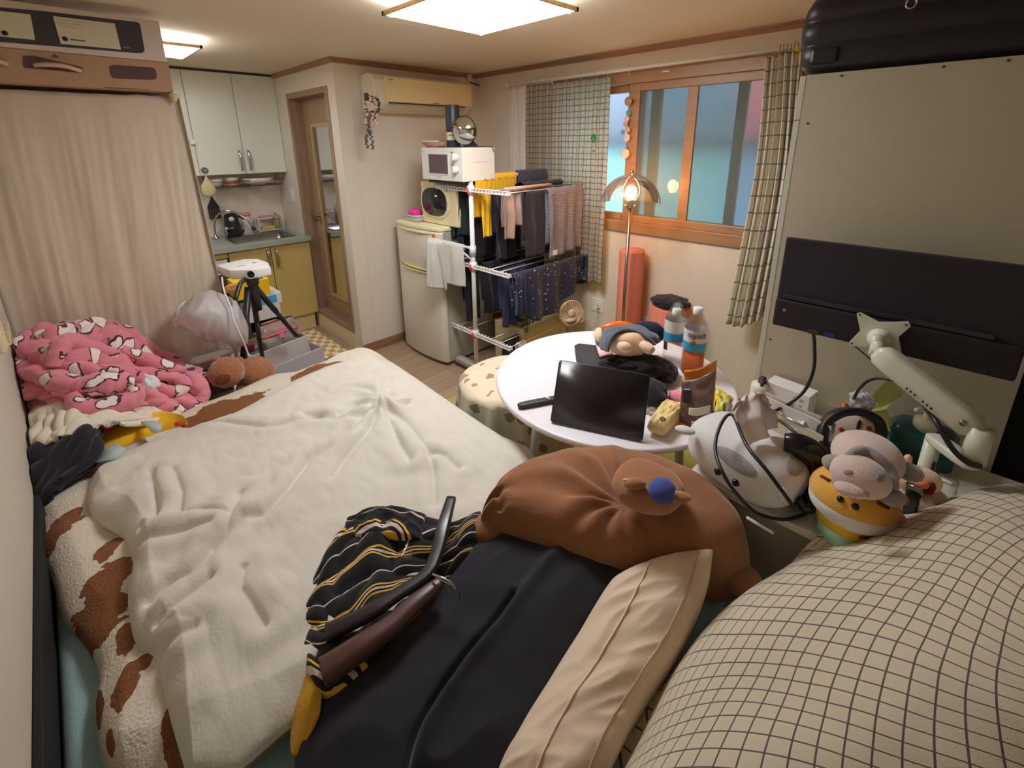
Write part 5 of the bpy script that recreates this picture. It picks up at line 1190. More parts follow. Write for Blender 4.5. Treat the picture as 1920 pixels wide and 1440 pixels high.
def slabr(mb, c, ux, uy, n, w_, h_, r, th): return mb.loft([[c+ux*x+uy*y+n*z for x, y in rrect(w_, h_, r)] for z in (0, -th)])
slabr(MB(), cen, ux, uy, n_, W_, H_, .012, .008).build('case', M_dark, t)
slabr(MB(), cen+n_*.001, ux, uy, n_, W_-.006, H_-.006, .010, .001).build('screen', mat('tablet screen', (44, 38, 42), .22), t)
bk = (bl+brr)/2-Vector((n_.x, n_.y, 0)).normalized()*.12
MB().prism([cen-n_*.01+ux*.10, cen-n_*.01-ux*.10, Vector((bk.x, bk.y, zt))-ux*.10, Vector((bk.x, bk.y, zt))+ux*.10], -n_*.004).build('kick_stand', M_dark, t, smooth=False)
a_, b_ = P(977, 760, z=zt+.01), P(1040, 748, z=zt+.01)
t = thing('pen_case', 'slim dark stick device lying at the left of the tablet', 'device', (a_+b_)/2)
beam(MB(), a_, b_+(b_-a_)*.2, .030, .016).build('body', M_dark, t)
MB().box(a_.lerp(b_, .80)+Vector((-.004, -.01, .009)), a_.lerp(b_, .80)+Vector((.004, .01, .0105))).build('light_mark', M_white, t)
pts = [P(u, v, z=zt+.002) for u, v in ((1077, 650), (1085, 646), (1145, 652), (1160, 700), (1085, 690), (1080, 675))]
tag(MB().prism(pts, (0, 0, .006)).build('dark_mat', mat('dark mat', (58, 58, 62), .8)), 'dark grey flat case lying behind the tablet on the round table', 'case')
pts = [P(u, v, z=zt+.011) for u, v in ((1116, 645), (1140, 640), (1150, 665), (1124, 672))]
tag(MB().prism(pts, (0, 0, .012)).build('pink_card', mat('pale pink card', (238, 196, 204), .6)), 'pale pink card sticking out under the plush toy on the table', 'card')
# toy in grey clothes lying on the black bag
M_peach = mat('peach plush', (240, 204, 170), .95, bump=.4, bscale=260, sheen=.5); M_gc = cloth('slate jersey', (92, 100, 110), .3)
def zl(u, v, z_): return P(u, v, z=z_)
bagt = thing('black_bag', 'crumpled black cloth bag behind the tablet on the round table', 'bag', P(1185, 710, z=zt))
M_bg = cloth('black bag cloth', (36, 33, 38), .15, 200)
pr = lambda us, z_: [P(u, v, z=z_) for u, v in us]
def lump_px(name, cu, cv, z_, ru, rv, h_, m_, par, seed, amp=.22, fq=1.6, rot=0.0):
    c = P(cu, cv, z=z_); dpt = (c-EYE).dot(FW); k = dpt/FPX
    rx_ = ru*k; ry_ = rv*k/.75
    ax = Vector((RT.x, RT.y, 0)).normalized(); ay = Vector((-ax.y, ax.x, 0))
    M3 = Matrix((ax, ay, Vector((0, 0, 1)))).transposed() @ Matrix.Rotation(rot, 3, 'Z')
    mm = MB(); mm.ell(c, (rx_, ry_, h_), 44, 28, M=M3, fn=lambda d: 1+amp*(noise.fractal(d*fq+Vector((seed, seed, 0)), 1, 2, 3)))
    zmin = zt
    mm.v = [Vector((p.x, p.y, max(p.z, zmin))) for p in mm.v] if z_ < 1.0 else mm.v
    return mm.build(name, m_, par)
lump_px('bag_body', 1186, 690, zt+.055, 62, 24, .058, M_bg, bagt, 3.3)
lump_px('bag_flap', 1180, 682, zt+.075, 50, 18, .035, M_bg, bagt, 8.1, .3, 4)
lump_px('strap', 1238, 692, zt+.03, 30, 34, .035, M_bg, bagt, 5.5, .15)
t = thing('black_pouch', 'smaller black cloth pouch right behind the tablet edge', 'pouch', P(1228, 740, z=zt))
lump_px('pouch_body', 1226, 736, zt+.04, 24, 30, .045, M_bg, t, 1.7, .15)
MB().tube([P(1240, 735, z=zt+.06), P(1250, 728, z=zt+.055)], .008).build('tab', M_black, t)
t = thing('plush_doll', 'peach plush toy in grey clothes with an orange cap, lying on the black bag', 'plush toy', P(1180, 660, z=zt+.08))
lump_px('body', 1180, 645, zt+.15, 40, 17, .055, M_peach, t, .5, .04)
m = MB(); a_, b_ = P(1160, 648, z=zt+.19), P(1184, 656, z=zt+.185); m.tube(spl([a_, a_.lerp(b_, .5)+Vector((-.004, -.006, .004)), b_], 12), [.006+.015*math.sin(PI*(.15+.8*i/12)) for i in range(13)], 12); m.build('leg', M_peach, t)
m = MB(); a_, b_ = P(1203, 645, z=zt+.17), P(1224, 658, z=zt+.16); m.tube(spl([a_, a_.lerp(b_, .5), b_], 12), [.012+.010*math.sin(PI*(.15+.75*i/12)) for i in range(13)], 12); m.build('leg', M_peach, t)
rows = [[P(1118, 640, z=zt+.10), P(1122, 620, z=zt+.15), P(1150, 612, z=zt+.19), P(1200, 612, z=zt+.19), P(1228, 628, z=zt+.17), P(1236, 640, z=zt+.15)],
        [P(1128, 655, z=zt+.12), P(1132, 628, z=zt+.18), P(1160, 617, z=zt+.21), P(1195, 618, z=zt+.21), P(1218, 632, z=zt+.19), P(1232, 645, z=zt+.16)],
        [P(1142, 660, z=zt+.14), P(1144, 642, z=zt+.18), P(1162, 624, z=zt+.205), P(1192, 622, z=zt+.205), P(1212, 636, z=zt+.185), P(1226, 648, z=zt+.165)]]
sheet('jacket', rows, M_gc, t, 40, 16, disp=lambda s, t_: .006*math.sin(t_*9+4*nz(s*4, t_*3)), solid=.006)
lump_px('orange_cap', 1160, 615, zt+.185, 32, 9, .03, mat('orange glossy vinyl', (250, 100, 20), .25), t, .2, .03)
lump_px('cap_side', 1124, 628, zt+.15, 10, 14, .03, M_peach, t, .9, .03)
lump_px('hood', 1212, 625, zt+.12, 34, 14, .06, cloth('navy jersey', (34, 38, 60)), t, 1.9, .05)
# bottles
def pet(label, q, r, h, textured=True):
    t = thing('tea_bottle', label, 'bottle', q); q = Vector(q)
    MB().lathe([(r*.85, .002), (r, .012), (r*.97, .05), (r, .056), (r*.97, .11), (r, .12), (r, .185), (r*.95, .20), (r, .215), (r*.85, .24), (r*.45, .275), (r*.34, .285), (r*.34, h-.02)], q, 32, cap=False).build('bottle_body', M_pet, t)
    MB().lathe([(r*.4, h-.028), (r*.42, h-.026), (r*.42, h), (r*.3, h+.001)], q, 20).build('cap', M_white, t)
    MB().lathe([(r*1.012, .12), (r*1.012, .158)], q, 32, cap=False).build('label_blue', mat('label blue', (60, 160, 210), .4), t)
    MB().lathe([(r*1.012, .158), (r*1.012, .212)], q, 32, cap=False).build('label_white', mat('label white', (228, 220, 214), .4), t)
    return t
bq = P(1296, 700, z=zt); bh = P(1303, 578, x=bq.x+.0)
bq = Vector(bq); hB = .315
# height from the pixel of the cap, on the vertical above the base
rr = P(1303, 576, d=1)-EYE; k = ((bq.x)*rr.x+(bq.y)*rr.y)/(rr.x**2+rr.y**2); hB = (EYE+rr*k).z-bq.z
t = pet('clear tea bottle with white cap, blue and white label and amber tea', bq, .046, hB)
MB().lathe([(.038, .004), (.044, .014), (.043, .105), (.001, .105)], bq, 32).build('tea', M_tea, t)
dirc = (EYE-bq); dirc.z = 0; dirc.normalize(); sdx = Vector((-dirc.y, dirc.x, 0))
M_ink = mat('dark lettering', (60, 44, 40), .6)
for i, ch in enumerate('하늘보리'):
    a = (i-1.1)*.42; n__ = dirc*math.cos(a)+sdx*math.sin(a)
    text('lettering', ch, .024, frame(bq+n__*.0478+Vector((0, 0, .188)), Vector((-n__.y, n__.x, 0)), (0, 0, 1)), M_ink, t)
n__ = dirc*math.cos(-.15)+sdx*math.sin(-.15)
MB().ell(bq+n__*.0455+Vector((0, 0, .160)), (.006, .013, .010), 14, 8, M=Matrix.Rotation(math.atan2(n__.y, n__.x), 3, 'Z')).build('grain_picture', mat('grain brown', (150, 104, 80), .6), t)
b2 = P(1268, 690, z=zt)
b2 = bq+Vector((.035, .105, 0))
t = pet('empty clear bottle with blue label behind the tea bottle', b2, .046, hB*.86)
m = MB()
for k in range(10): a = math.atan2(dirc.y, dirc.x)-1.0+.05*k; m.tube([b2+Vector((.047*math.cos(a), .047*math.sin(a), .075)), b2+Vector((.047*math.cos(a), .047*math.sin(a), .115))], .0009, 4)
m.build('small_print', M_dark, t)
# pink roll, bread pack, coffee bag, snack pack
a_, b_ = P(1258, 742, z=zt+.025), P(1296, 757, z=zt+.025)
t = thing('pink_roll', 'pink textured roll lying between the black pouch and the snack bag', 'roll', (a_+b_)/2-Vector((0, 0, .025)))
MB().tube(spl([a_, b_], 6), [.022, .027, .028, .028, .028, .027, .022], 24).build('roll_body', mat('pink sponge cloth', (240, 140, 160), .9, bump=.6, bscale=160), t)
f = coons([P(1213, 800, z=zt+.03), P(1245, 812, z=zt+.03)], [P(1245, 755, z=zt+.03), P(1290, 765, z=zt+.03)], [P(1213, 800, z=zt+.03), P(1245, 755, z=zt+.03)], [P(1245, 812, z=zt+.03), P(1290, 765, z=zt+.03)])
t = thing('bread_pack', 'cream coloured packed cake with small print at the right of the tablet', 'food', P(1248, 785, z=zt))
cushion('pack', f, .03, .028, mat('cream wrapper', (240, 216, 150), .35, bump=.5, bscale=40), t, 24, 24, disp=lambda s, t_: .008*nz(s*5, t_*5), pw=.25)
def fp(u, v, off=.0): 
    return P(u, v, z=zt+.064)
for k, us in enumerate((((1262, 770), (1268, 764)), ((1268, 773), (1274, 767)), ((1274, 776), (1279, 770)), ((1256, 765), (1260, 760)))):
    a_, b_ = fp(*us[0]), fp(*us[1]); MB().tube([a_, a_.lerp(b_, .5)+Vector((.003, .002, 0)), b_], .0012, 5).build('printed_mark', M_ink, t)
q = fp(1243, 785); MB().tube([q+Vector((.008*math.cos(a), .008*math.sin(a), -.002)) for a in [2*PI*i/14 for i in range(15)]], .002, 5).build('round_mark', M_ink, t)
q = P(1222, 772, z=zt+.045); tag(lumpy(q, (.02, .022, .012), 3, .3).build('plastic_wrap', M_pouch), 'scrap of clear wrap on the near end of the cream cake pack', 'wrapper')
t = thing('coffee_bag', 'open orange and brown pouch with a barcode standing at the table edge', 'snack bag', P(1302, 800, z=zt))
def up_at(base, u, v):      # point above `base` along the vertical through it, closest to a pixel
    rr = P(u, v, d=1)-EYE; k = (base.x*rr.x+base.y*rr.y)/(rr.x**2+rr.y**2); return Vector((base.x, base.y, (EYE+rr*k).z))
g0, g1 = P(1273, 796, z=zt), P(1332, 808, z=zt); gb = P(1310, 770, z=zt)
lean = Vector((.03, .02, 0))
fr_b = [g0, (g0+g1)/2-(gb-(g0+g1)/2)*.25, g1]
hbag = up_at((g0+g1)/2, 1310, 700).z-zt
top_f = [g0+lean+Vector((.004, 0, hbag*.72)), (g0+g1)/2+lean+Vector((0, 0, hbag*.82)), g1+lean+Vector((0, 0, hbag*1.02))]
mid_f = [(a+b)/2+(EYE-a).normalized()*.012 for a, b in zip(fr_b, top_f)]
M_cf = mat('coffee pouch', (118, 92, 84), .35, bump=.4, bscale=30, var=.35, vscale=26); M_or = mat('pouch orange', (240, 150, 50), .4)
sheet('front_panel', [fr_b, mid_f, top_f], M_cf, t, 24, 30, disp=lambda s, t_: .006*nz(s*4, t_*6), solid=.001)
bkp = gb-(g0+g1)/2
sheet('back_panel', [[p+bkp*.5 for p in (g0, (g0+g1)/2, g1)], [p+bkp*.7 for p in mid_f], [p+bkp*.35+Vector((0, 0, .02)) for p in top_f]], M_or, t, 20, 24, disp=lambda s, t_: .006*nz(s*4, t_*6), solid=.001)
def onf(s, t_, off=.004):
    F = sheet_fn([fr_b, mid_f, top_f]); p = F(s, t_); return p+(EYE-p).normalized()*off
def rectf(nm, s0_, t0_, s1_, t1_, m_, par, off=.008, fn=onf): mb = MB(); mb.grid(lambda a, b: fn(s0_+(s1_-s0_)*a, t0_+(t1_-t0_)*b, off), 8, 6); return mb.build(nm, m_, par, solid=.0006)
rectf('bottom_band', 0, 0, 1, .07, M_or, t); rectf('pale_label', .3, .30, .95, .44, M_paper, t); rectf('dark_emblem', .05, .52, .32, .82, M_black, t); rectf('barcode_panel', .42, .09, .92, .2, M_paper, t)
for k in range(9): rectf('barcode_bar', .46+.048*k, .105, .46+.048*k+.018, .185, M_black, t, .0095)
t = thing('snack_packet', 'yellow green and white snack packet lying behind the brown pouch', 'snack bag', P(1352, 755, z=zt))
f = coons([P(1322, 778, z=.76), P(1352, 792, z=.76)], [P(1338, 728, z=.77), P(1376, 748, z=.77)], [P(1322, 778, z=.76), P(1338, 728, z=.77)], [P(1352, 792, z=.76), P(1376, 748, z=.77)])
M_sn = mat('snack foil', (214, 214, 110), .3, bump=.4, bscale=60); _t = nd(M_sn, 'ShaderNodeTexCoord'); _v = nd(M_sn, 'ShaderNodeTexVoronoi'); _v.inputs['Scale'].default_value = 7; lk(M_sn, _t.outputs['UV'], _v.inputs['Vector'])
_r = nd(M_sn, 'ShaderNodeValToRGB'); _r.color_ramp.interpolation = 'CONSTANT'; _e = _r.color_ramp.elements; _e[0].color = col((236, 216, 40)); _e[1].position = .35; _e[1].color = col((232, 228, 210))
for pp, cc_ in ((.55, (40, 44, 50)), (.65, (190, 190, 70)), (.85, (120, 130, 70))): x_ = _e.new(pp); x_.color = col(cc_)
_sx = nd(M_sn, 'ShaderNodeSeparateColor'); lk(M_sn, _v.outputs['Color'], _sx.inputs[0]); lk(M_sn, _sx.outputs[0], _r.inputs[0]); lk(M_sn, _r.outputs[0], bsdf(M_sn).inputs['Base Color'])
cushion('packet', f, .022, .012, M_sn, t, 20, 20, disp=lambda s, t_: .008*nz(s*6, t_*6))

# side stool with draped cloth
M_bear = cloth('cream muslin', (232, 214, 186), .6, 120); _tc = nd(M_bear, 'ShaderNodeTexCoord'); _v = nd(M_bear, 'ShaderNodeTexVoronoi'); _v.inputs['Scale'].default_value = 11; _v.inputs['Randomness'].default_value = .8
_nz = nd(M_bear, 'ShaderNodeTexNoise'); _nz.inputs['Scale'].default_value = 26; lk(M_bear, _tc.outputs['Object'], _nz.inputs['Vector'])
_mx = nd(M_bear, 'ShaderNodeMix', data_type='RGBA'); _mx.inputs[0].default_value = .06; lk(M_bear, _tc.outputs['Object'], _mx.inputs[6]); lk(M_bear, _nz.outputs[1], _mx.inputs[7]); lk(M_bear, _mx.outputs[2], _v.inputs['Vector'])
lk(M_bear, mixc(M_bear, mth(M_bear, 'LESS_THAN', _v.outputs['Distance'], .30), (232, 214, 186), (172, 138, 108)), bsdf(M_bear).inputs['Base Color'])
sc0 = Vector((1.56, 1.60, 0)); R0 = .25
t = thing('draped_stool', 'round stool under a cream cloth with small brown bear patches, left of the table', 'stool', sc0)
def stool(s, t_):
    a = 2*PI*s
    if t_ < .45: r = R0*t_/.45*1.0; z = .50+.012*nz(math.cos(a)*2, math.sin(a)*2, t_*3)-.02*(t_/.45)**4
    else: k = (t_-.45)/.55; r = R0+.02+.05*k*math.sin(11*a+3*nz(a, 1))+.02*k*math.sin(23*a)+.03*k; z = .48-.42*k
    return sc0+Vector((r*math.cos(a), r*math.sin(a), z))
MB().grid(stool, 120, 34).build('cloth', M_bear, t, solid=.004)
MB().lathe([(R0-.01, .43), (R0-.01, .475)], sc0, 40).build('seat', M_white, t)
for k in range(4): a = k*PI/2+.4; MB().tube([sc0+Vector((.15*math.cos(a), .15*math.sin(a), .44)), sc0+Vector((.19*math.cos(a), .19*math.sin(a), 0))], .014).build('leg', M_white, t)
# ================================================================ BED
bx0, bx1, by0, by1, bz = -.222, 1.165, .28, 2.43, .5
t = thing('bed', 'low double bed with a light blue sheet and a black strip along the left wall', 'bed', (.47, 1.35, 0))
M_sheet = cloth('light blue sheet', (160, 196, 200), .25, 160)
MB().loft([[((bx0+bx1)/2+x, (by0+by1)/2+y, z) for x, y in rrect(bx1-bx0-2*i, by1-by0-2*i, .06)] for z, i in ((.19, .01), (.21, 0), (bz-.03, 0), (bz-.008, .008), (bz, .03))]).build('mattress', M_sheet, t)
B('base', (bx0+.01, by0+.01, .03), (bx1-.01, by1-.01, .188), mat('bed base', (66, 62, 60), .8), t, bevel=.004)
B('side_strip', (Xl+.001, .25, .05), (bx0-.001, 2.02, .605), mat('black bed strip', (26, 24, 28), .8), t, bevel=.003)  # thin black strip between mattress and left wall
# duvet
creases = [[(285, 1136), (319, 1110), (367, 1084), (401, 1050), (461, 990), (500, 977), (543, 930), (580, 873), (633, 843), (667, 810), (707, 780)],
           [(722, 790), (734, 812), (750, 847), (770, 880)], [(728, 785), (760, 803), (800, 857), (813, 893), (815, 960)], [(706, 760), (694, 742), (665, 736), (640, 738)], [(718, 758), (722, 735), (732, 706)],
           [(627, 907), (647, 873), (690, 827), (707, 797)], [(640, 790), (672, 780), (700, 778)], [(730, 770), (765, 768)], [(813, 865), (835, 870), (860, 890)], [(575, 790), (640, 800), (700, 790)],
           [(405, 1040), (430, 1010), (455, 940)], [(289, 900), (300, 960), (295, 1000), (270, 1010)], [(330, 900), (345, 940), (340, 985), (380, 975), (430, 985)], [(300, 1180), (330, 1160), (400, 1105)], [(460, 1080), (455, 1120), (475, 1150), (500, 1190)],
           [(290, 1250), (320, 1225), (370, 1200)], [(400, 800), (500, 812), (600, 795)], [(235, 1040), (300, 1030), (400, 1010)]]
CR = [[Vector(P(u, v, z=.6)).xy for u, v in c] for c in creases]
def segd(p, a, b):
    ab = b-a; k = max(0, min(1, (p-a).dot(ab)/max(ab.dot(ab), 1e-9))); return (p-(a+ab*k)).length
def crease(p):
    h = 0
    for i, c in enumerate(CR):
        d = min(segd(p, c[k], c[k+1]) for k in range(len(c)-1))
        if d < .16:
            w_ = .010 if i else .013
            h += -(.022 if i == 0 else .016)*math.exp(-(d/w_)**2)+.010*math.exp(-((d-.042)/.03)**2)
    return h
knot = P(713, 772, z=.6).xy
def star(p):
    d = p-knot; r = d.length; a = math.atan2(d.y, d.x)
    return .011*math.exp(-((r-.06)/.08)**2)*math.sin(a*9+1.5*nz(r*10, a))-.02*math.exp(-(r/.025)**2)
def Z(us, z): return [P(u, v, z=z) for u, v in us]
def lerp(a, b, t): return a+(b-a)*t
dv = thing('duvet', 'thick cream duvet with brown furry patches on its turned-out edge, spread on the bed', 'duvet', (.45, 1.5, bz))
nearE = [(350, 1455), (450, 1445), (548, 1362), (640, 1290), (750, 1205)]
fA = coons(Z([(205, 1470), (330, 1470), (450, 1440), (600, 1320), (745, 1212)], .52), Z([(66, 948), (118, 893), (190, 852), (290, 808), (370, 764), (440, 738), (505, 712), (560, 700), (610, 680), (650, 664), (690, 660)], .52),
           Z([(205, 1470), (185, 1400), (178, 1330), (185, 1262), (150, 1195), (118, 1160), (98, 1090), (70, 1050), (56, 1000), (66, 948)], .52), Z([(745, 1212), (960, 975), (990, 868), (930, 822), (830, 752), (720, 672), (690, 660)], .52))
def hA(s, t_):
    p = fA(s, t_); e = max(0, min(1, min(s, 1-s)*14))**.5*max(0, min(1, min(t_, 1-t_)*14))**.5
    return p+Vector((0, 0, e*(.052+.014*nz(p.x*7, p.y*7)+.010*math.sin(p.y*26+2*nz(p.x*4, p.y*4)))))
M_fur = mat('duvet fur side', (226, 212, 184), .95)
tc = nd(M_fur, 'ShaderNodeTexCoord'); at_ = nd(M_fur, 'ShaderNodeAttribute'); at_.attribute_name = 'brown'
nf = nd(M_fur, 'ShaderNodeTexNoise'); nf.inputs['Scale'].default_value = 24; nf.inputs['Detail'].default_value = 4; lk(M_fur, tc.outputs['Object'], nf.inputs['Vector'])
nf2 = nd(M_fur, 'ShaderNodeTexNoise'); nf2.inputs['Scale'].default_value = 160; nf2.inputs['Detail'].default_value = 5; lk(M_fur, tc.outputs['Object'], nf2.inputs['Vector'])
fac = mth(M_fur, 'GREATER_THAN', mth(M_fur, 'ADD', at_.outputs['Fac'], mth(M_fur, 'MULTIPLY', mth(M_fur, 'SUBTRACT', nf.outputs[0], .5), .7)), .5)
cb_ = mixc(M_fur, nf2.outputs[0], (98, 58, 32), (156, 100, 60)); cw_ = mixc(M_fur, nf2.outputs[0], (206, 196, 176), (232, 224, 208))
lk(M_fur, mixc(M_fur, fac, cw_, cb_), bsdf(M_fur).inputs['Base Color']); add_bump(M_fur, nf2.outputs[0], .7, .008)
mb = MB(); mb.grid(hA, 150, 170, uvf=lambda a, b: (a, b)); mb.grid(lambda s, t_: fA(s, t_)-Vector((0, 0, .012)), 40, 40)
oA = mb.build('fur_side', M_fur, dv)
brown = [(96, 1010, 30, 14, -.9), (118, 985, 52, 20, -.7), (185, 1150, 62, 48, -.6), (205, 1090, 60, 26, -.6), (205, 1030, 34, 16, -.7), (240, 1285, 50, 22, -1.1), (268, 1250, 26, 16, -.8), (335, 1370, 28, 60, .2), (70, 965, 20, 9, -.8), (180, 1310, 10, 40, 0), (205, 1385, 10, 22, 0),
         (405, 772, 42, 17, -.45), (450, 762, 52, 13, -.5), (365, 790, 24, 8, -.3), (590, 698, 36, 9, -.35), (562, 708, 18, 9, -.3), (622, 690, 22, 7, -.3), (235, 1200, 30, 20, -1)]
BR = []
for u, v, a, b, g in brown:
    c = P(u, v, z=.57).xy; e1_ = P(u+a*math.cos(g), v+a*math.sin(g), z=.57).xy-c; e2_ = P(u-b*math.sin(g), v+b*math.cos(g), z=.57).xy-c; BR.append((c, e1_, e2_))
att = oA.data.attributes.new('brown', 'FLOAT', 'POINT'); org = dv.location
for i, vv in enumerate(oA.data.vertices):
    p = (vv.co+org).xy; best = 0
    for c, a, b in BR:
        d = p-c; det = a.x*b.y-a.y*b.x; k1_ = (d.x*b.y-d.y*b.x)/det; k2_ = (a.x*d.y-a.y*d.x)/det
        best = max(best, 1-.5*math.hypot(k1_, k2_))
    att.data[i].value = best
fB = coons(Z([(352, 1462), (400, 1458), (455, 1440), (548, 1362), (750, 1205)], .57), Z([(165, 905), (210, 868), (300, 825), (400, 796), (470, 765), (560, 715), (640, 685), (700, 668)], .57),
           Z([(352, 1462), (318, 1345), (292, 1245), (252, 1200), (240, 1125), (250, 1065), (232, 1012), (172, 968), (165, 905)], .57), Z([(750, 1205), (960, 975), (1000, 856), (935, 818), (835, 750), (740, 685), (700, 668)], .57))
def hB(s, t_):
    p = fB(s, t_); e = (max(0, min(1, min(s, 1-s)*11))**.5)*(max(0, min(1, min(t_, 1-t_)*11))**.5); q = p.xy
    left = math.exp(-(s/.22)**2)
    h = .062+.012*nz(p.x*4.5, p.y*4.5, 3)+.006*nz(p.x*14, p.y*14)+.005*abs(nz(p.x*22, p.y*9, 7))+crease(q)+star(q)+left*(.030*abs(nz(p.x*5, p.y*8, 1))+.014*math.sin(p.y*19+3*nz(p.x*4, p.y*3)))
    return p+Vector((0, 0, e*h))
M_duv = mat('duvet white side', (212, 207, 194), .95, sheen=.5); tc = nd(M_duv, 'ShaderNodeTexCoord')
n1_ = nd(M_duv, 'ShaderNodeTexNoise'); n1_.inputs['Scale'].default_value = 130; n1_.inputs['Detail'].default_value = 6; lk(M_duv, tc.outputs['Object'], n1_.inputs['Vector']); add_bump(M_duv, n1_.outputs[0], .3, .005)
mb = MB(); mb.grid(hB, 230, 260); mb.grid(lambda s, t_: fB(s, t_)-Vector((0, 0, .004)), 40, 40); mb.build('white_side', M_duv, dv)

# ---- brown capybara-like cushion
M_brown = cloth('brown velour', (150, 100, 66), .35, 70, sheen=.5)
zc_ = .66
cuc = thing('brown_plush_cushion', 'large brown plush animal cushion with a blue nose lying across the bed', 'plush cushion', P(1150, 960, z=.6))
def CZ(us): return [P(u, v, z=z_) for u, v, z_ in us]
f = coons(CZ([(908, 1000, .62), (985, 1022, .62), (1080, 1050, .62), (1190, 1062, .62), (1310, 1088, .60), (1398, 1100, .56)]), CZ([(915, 968, .66), (965, 912, .66), (1060, 872, .66), (1165, 868, .66), (1290, 912, .66), (1372, 985, .64), (1402, 1060, .60)]),
           CZ([(908, 1000, .62), (900, 985, .64), (915, 968, .66)]), CZ([(1398, 1100, .56), (1405, 1080, .58), (1402, 1060, .60)]))
pk_ = P(1168, 935, z=.74).xy
def dcap(s, t_):
    p = f(s, t_).xy; d = p-pk_; r = d.length; a = math.atan2(d.y, d.x)
    side = 1 if s < .55 else .4
    e1_ = math.exp(-((s-.06)/.07)**2)*.010*math.sin(t_*22+2*nz(s*9, t_*4))
    return .012*side*math.exp(-((r-.11)/.12)**2)*math.sin(a*11+2.2*nz(a*2, r*8))-.028*math.exp(-(r/.07)**2)+.008*nz(s*5, t_*4)+e1_-.018*math.exp(-((s-.10)/.02)**2)*(t_ < .55)
cushion('body', f, .115, .12, M_brown, cuc, 120, 60, disp=dcap, pw=.40)
M_muz = cloth('muzzle velour', (172, 118, 78), .3, 90, sheen=.5)
f2 = coons(CZ([(1162, 935, .80), (1205, 955, .80), (1255, 960, .79)]), CZ([(1160, 880, .82), (1200, 866, .82), (1270, 895, .80)]), CZ([(1162, 935, .80), (1148, 905, .81), (1160, 880, .82)]), CZ([(1255, 960, .79), (1285, 930, .79), (1270, 895, .80)]))
cushion('muzzle', f2, .030, .03, M_muz, cuc, 36, 36, pw=.35)
q = P(1242, 920, z=.845); MB().ell(q, (.036, .034, .030), 26, 18).build('blue_nose', cloth('cobalt velour', (72, 88, 160), .3, 90), cuc)
MB().tube([q+Vector((-.002, -.034, .010)), q+Vector((.012, -.030, .012))], .0014, 5).build('stitch', M_white, cuc)
q = P(1190, 907, z=.845); MB().ell(q, (.030, .017, .014), 16, 12, M=Matrix.Rotation(-.75, 3, 'Z')).build('mouth_tab', M_muz, cuc)
MB().ell(q+Vector((-.012, .018, .008)), (.010, .004, .004), 8, 6, M=Matrix.Rotation(-.75, 3, 'Z')).build('tag', M_white, cuc)
q = P(1275, 932, z=.82); MB().ell(q, (.028, .017, .012), 16, 12, M=Matrix.Rotation(-.9, 3, 'Z')).build('mouth_tab', M_muz, cuc)
for a_, r_, z_ in (((1392, 1088), (.045, .065, .04), .58), ((925, 1000), (.05, .05, .045), .62)): MB().ell(P(a_[0]-8, a_[1]-6, z=z_), r_, 20, 14).build('paw', M_brown, cuc)
f3 = coons(CZ([(1120, 880, .60), (1200, 890, .60), (1260, 905, .60)]), CZ([(1080, 842, .58), (1180, 840, .58), (1275, 880, .58)]), CZ([(1120, 880, .60), (1080, 842, .58)]), CZ([(1260, 905, .60), (1275, 880, .58)]))
tag(cushion('white_throw', f3, .03, .03, M_duv, None, 24, 16), 'cream fluffy throw peeking out between the brown cushion and the table', 'blanket')

# ---- striped shirt with two hangers
M_str = cloth('black striped knit', (38, 36, 40), .1); tc, u_, v_ = sep_uv(M_str)
wn = nd(M_str, 'ShaderNodeTexNoise'); wn.inputs['Scale'].default_value = 2.8; wn.inputs['Detail'].default_value = 1.5; lk(M_str, tc.outputs['UV'], wn.inputs['Vector'])
cc_ = mth(M_str, 'ADD', v_, mth(M_str, 'MULTIPLY', wn.outputs[0], .34))
fr_ = mth(M_str, 'FRACT', mth(M_str, 'DIVIDE', cc_, .14))
def band_(lo, hi): return mth(M_str, 'MULTIPLY', mth(M_str, 'GREATER_THAN', fr_, lo), mth(M_str, 'LESS_THAN', fr_, hi))
c1_ = mixc(M_str, mth(M_str, 'ADD', band_(.02, .06), band_(.19, .23), True), (34, 32, 36), (232, 190, 60))
c1_ = mixc(M_str, mth(M_str, 'ADD', band_(.10, .15), band_(.60, .63), True), c1_, (226, 208, 200))
lk(M_str, c1_, bsdf(M_str).inputs['Base Color'])
f = coons(CZ([(556, 1232, .60), (612, 1312, .60), (700, 1250, .60), (800, 1150, .60), (880, 1060, .60)]), CZ([(590, 1085, .62), (640, 1010, .63), (705, 965, .63), (750, 962, .63), (830, 985, .62), (905, 962, .62)]),
           CZ([(556, 1232, .60), (563, 1160, .61), (590, 1085, .62)]), CZ([(880, 1060, .60), (900, 1010, .61), (905, 962, .62)]))
def dsh(s, t_): return .020*puff(s*3.4, t_*2.8, 5)+.010*puff(s*7, t_*6, 2)
shirt = thing('striped_shirt', 'black shirt with yellow and white stripes crumpled on the duvet', 'shirt', P(720, 1100, z=.6))
cushion('shirt_body', f, .030, .01, M_str, shirt, 120, 100, disp=dsh, uv=(.55, .42), pw=.3)
f = coons(CZ([(640, 1015, .64), (720, 1010, .66), (790, 1020, .66)]), CZ([(650, 975, .65), (720, 955, .66), (800, 968, .66)]), CZ([(640, 1015, .64), (650, 975, .65)]), CZ([(790, 1020, .66), (800, 968, .66)]))
cushion('collar_fold', f, .018, .01, M_str, shirt, 60, 30, disp=lambda s, t_: .012*ridge(s*5, t_*3, 8), uv=(.3, .12), pw=.3)
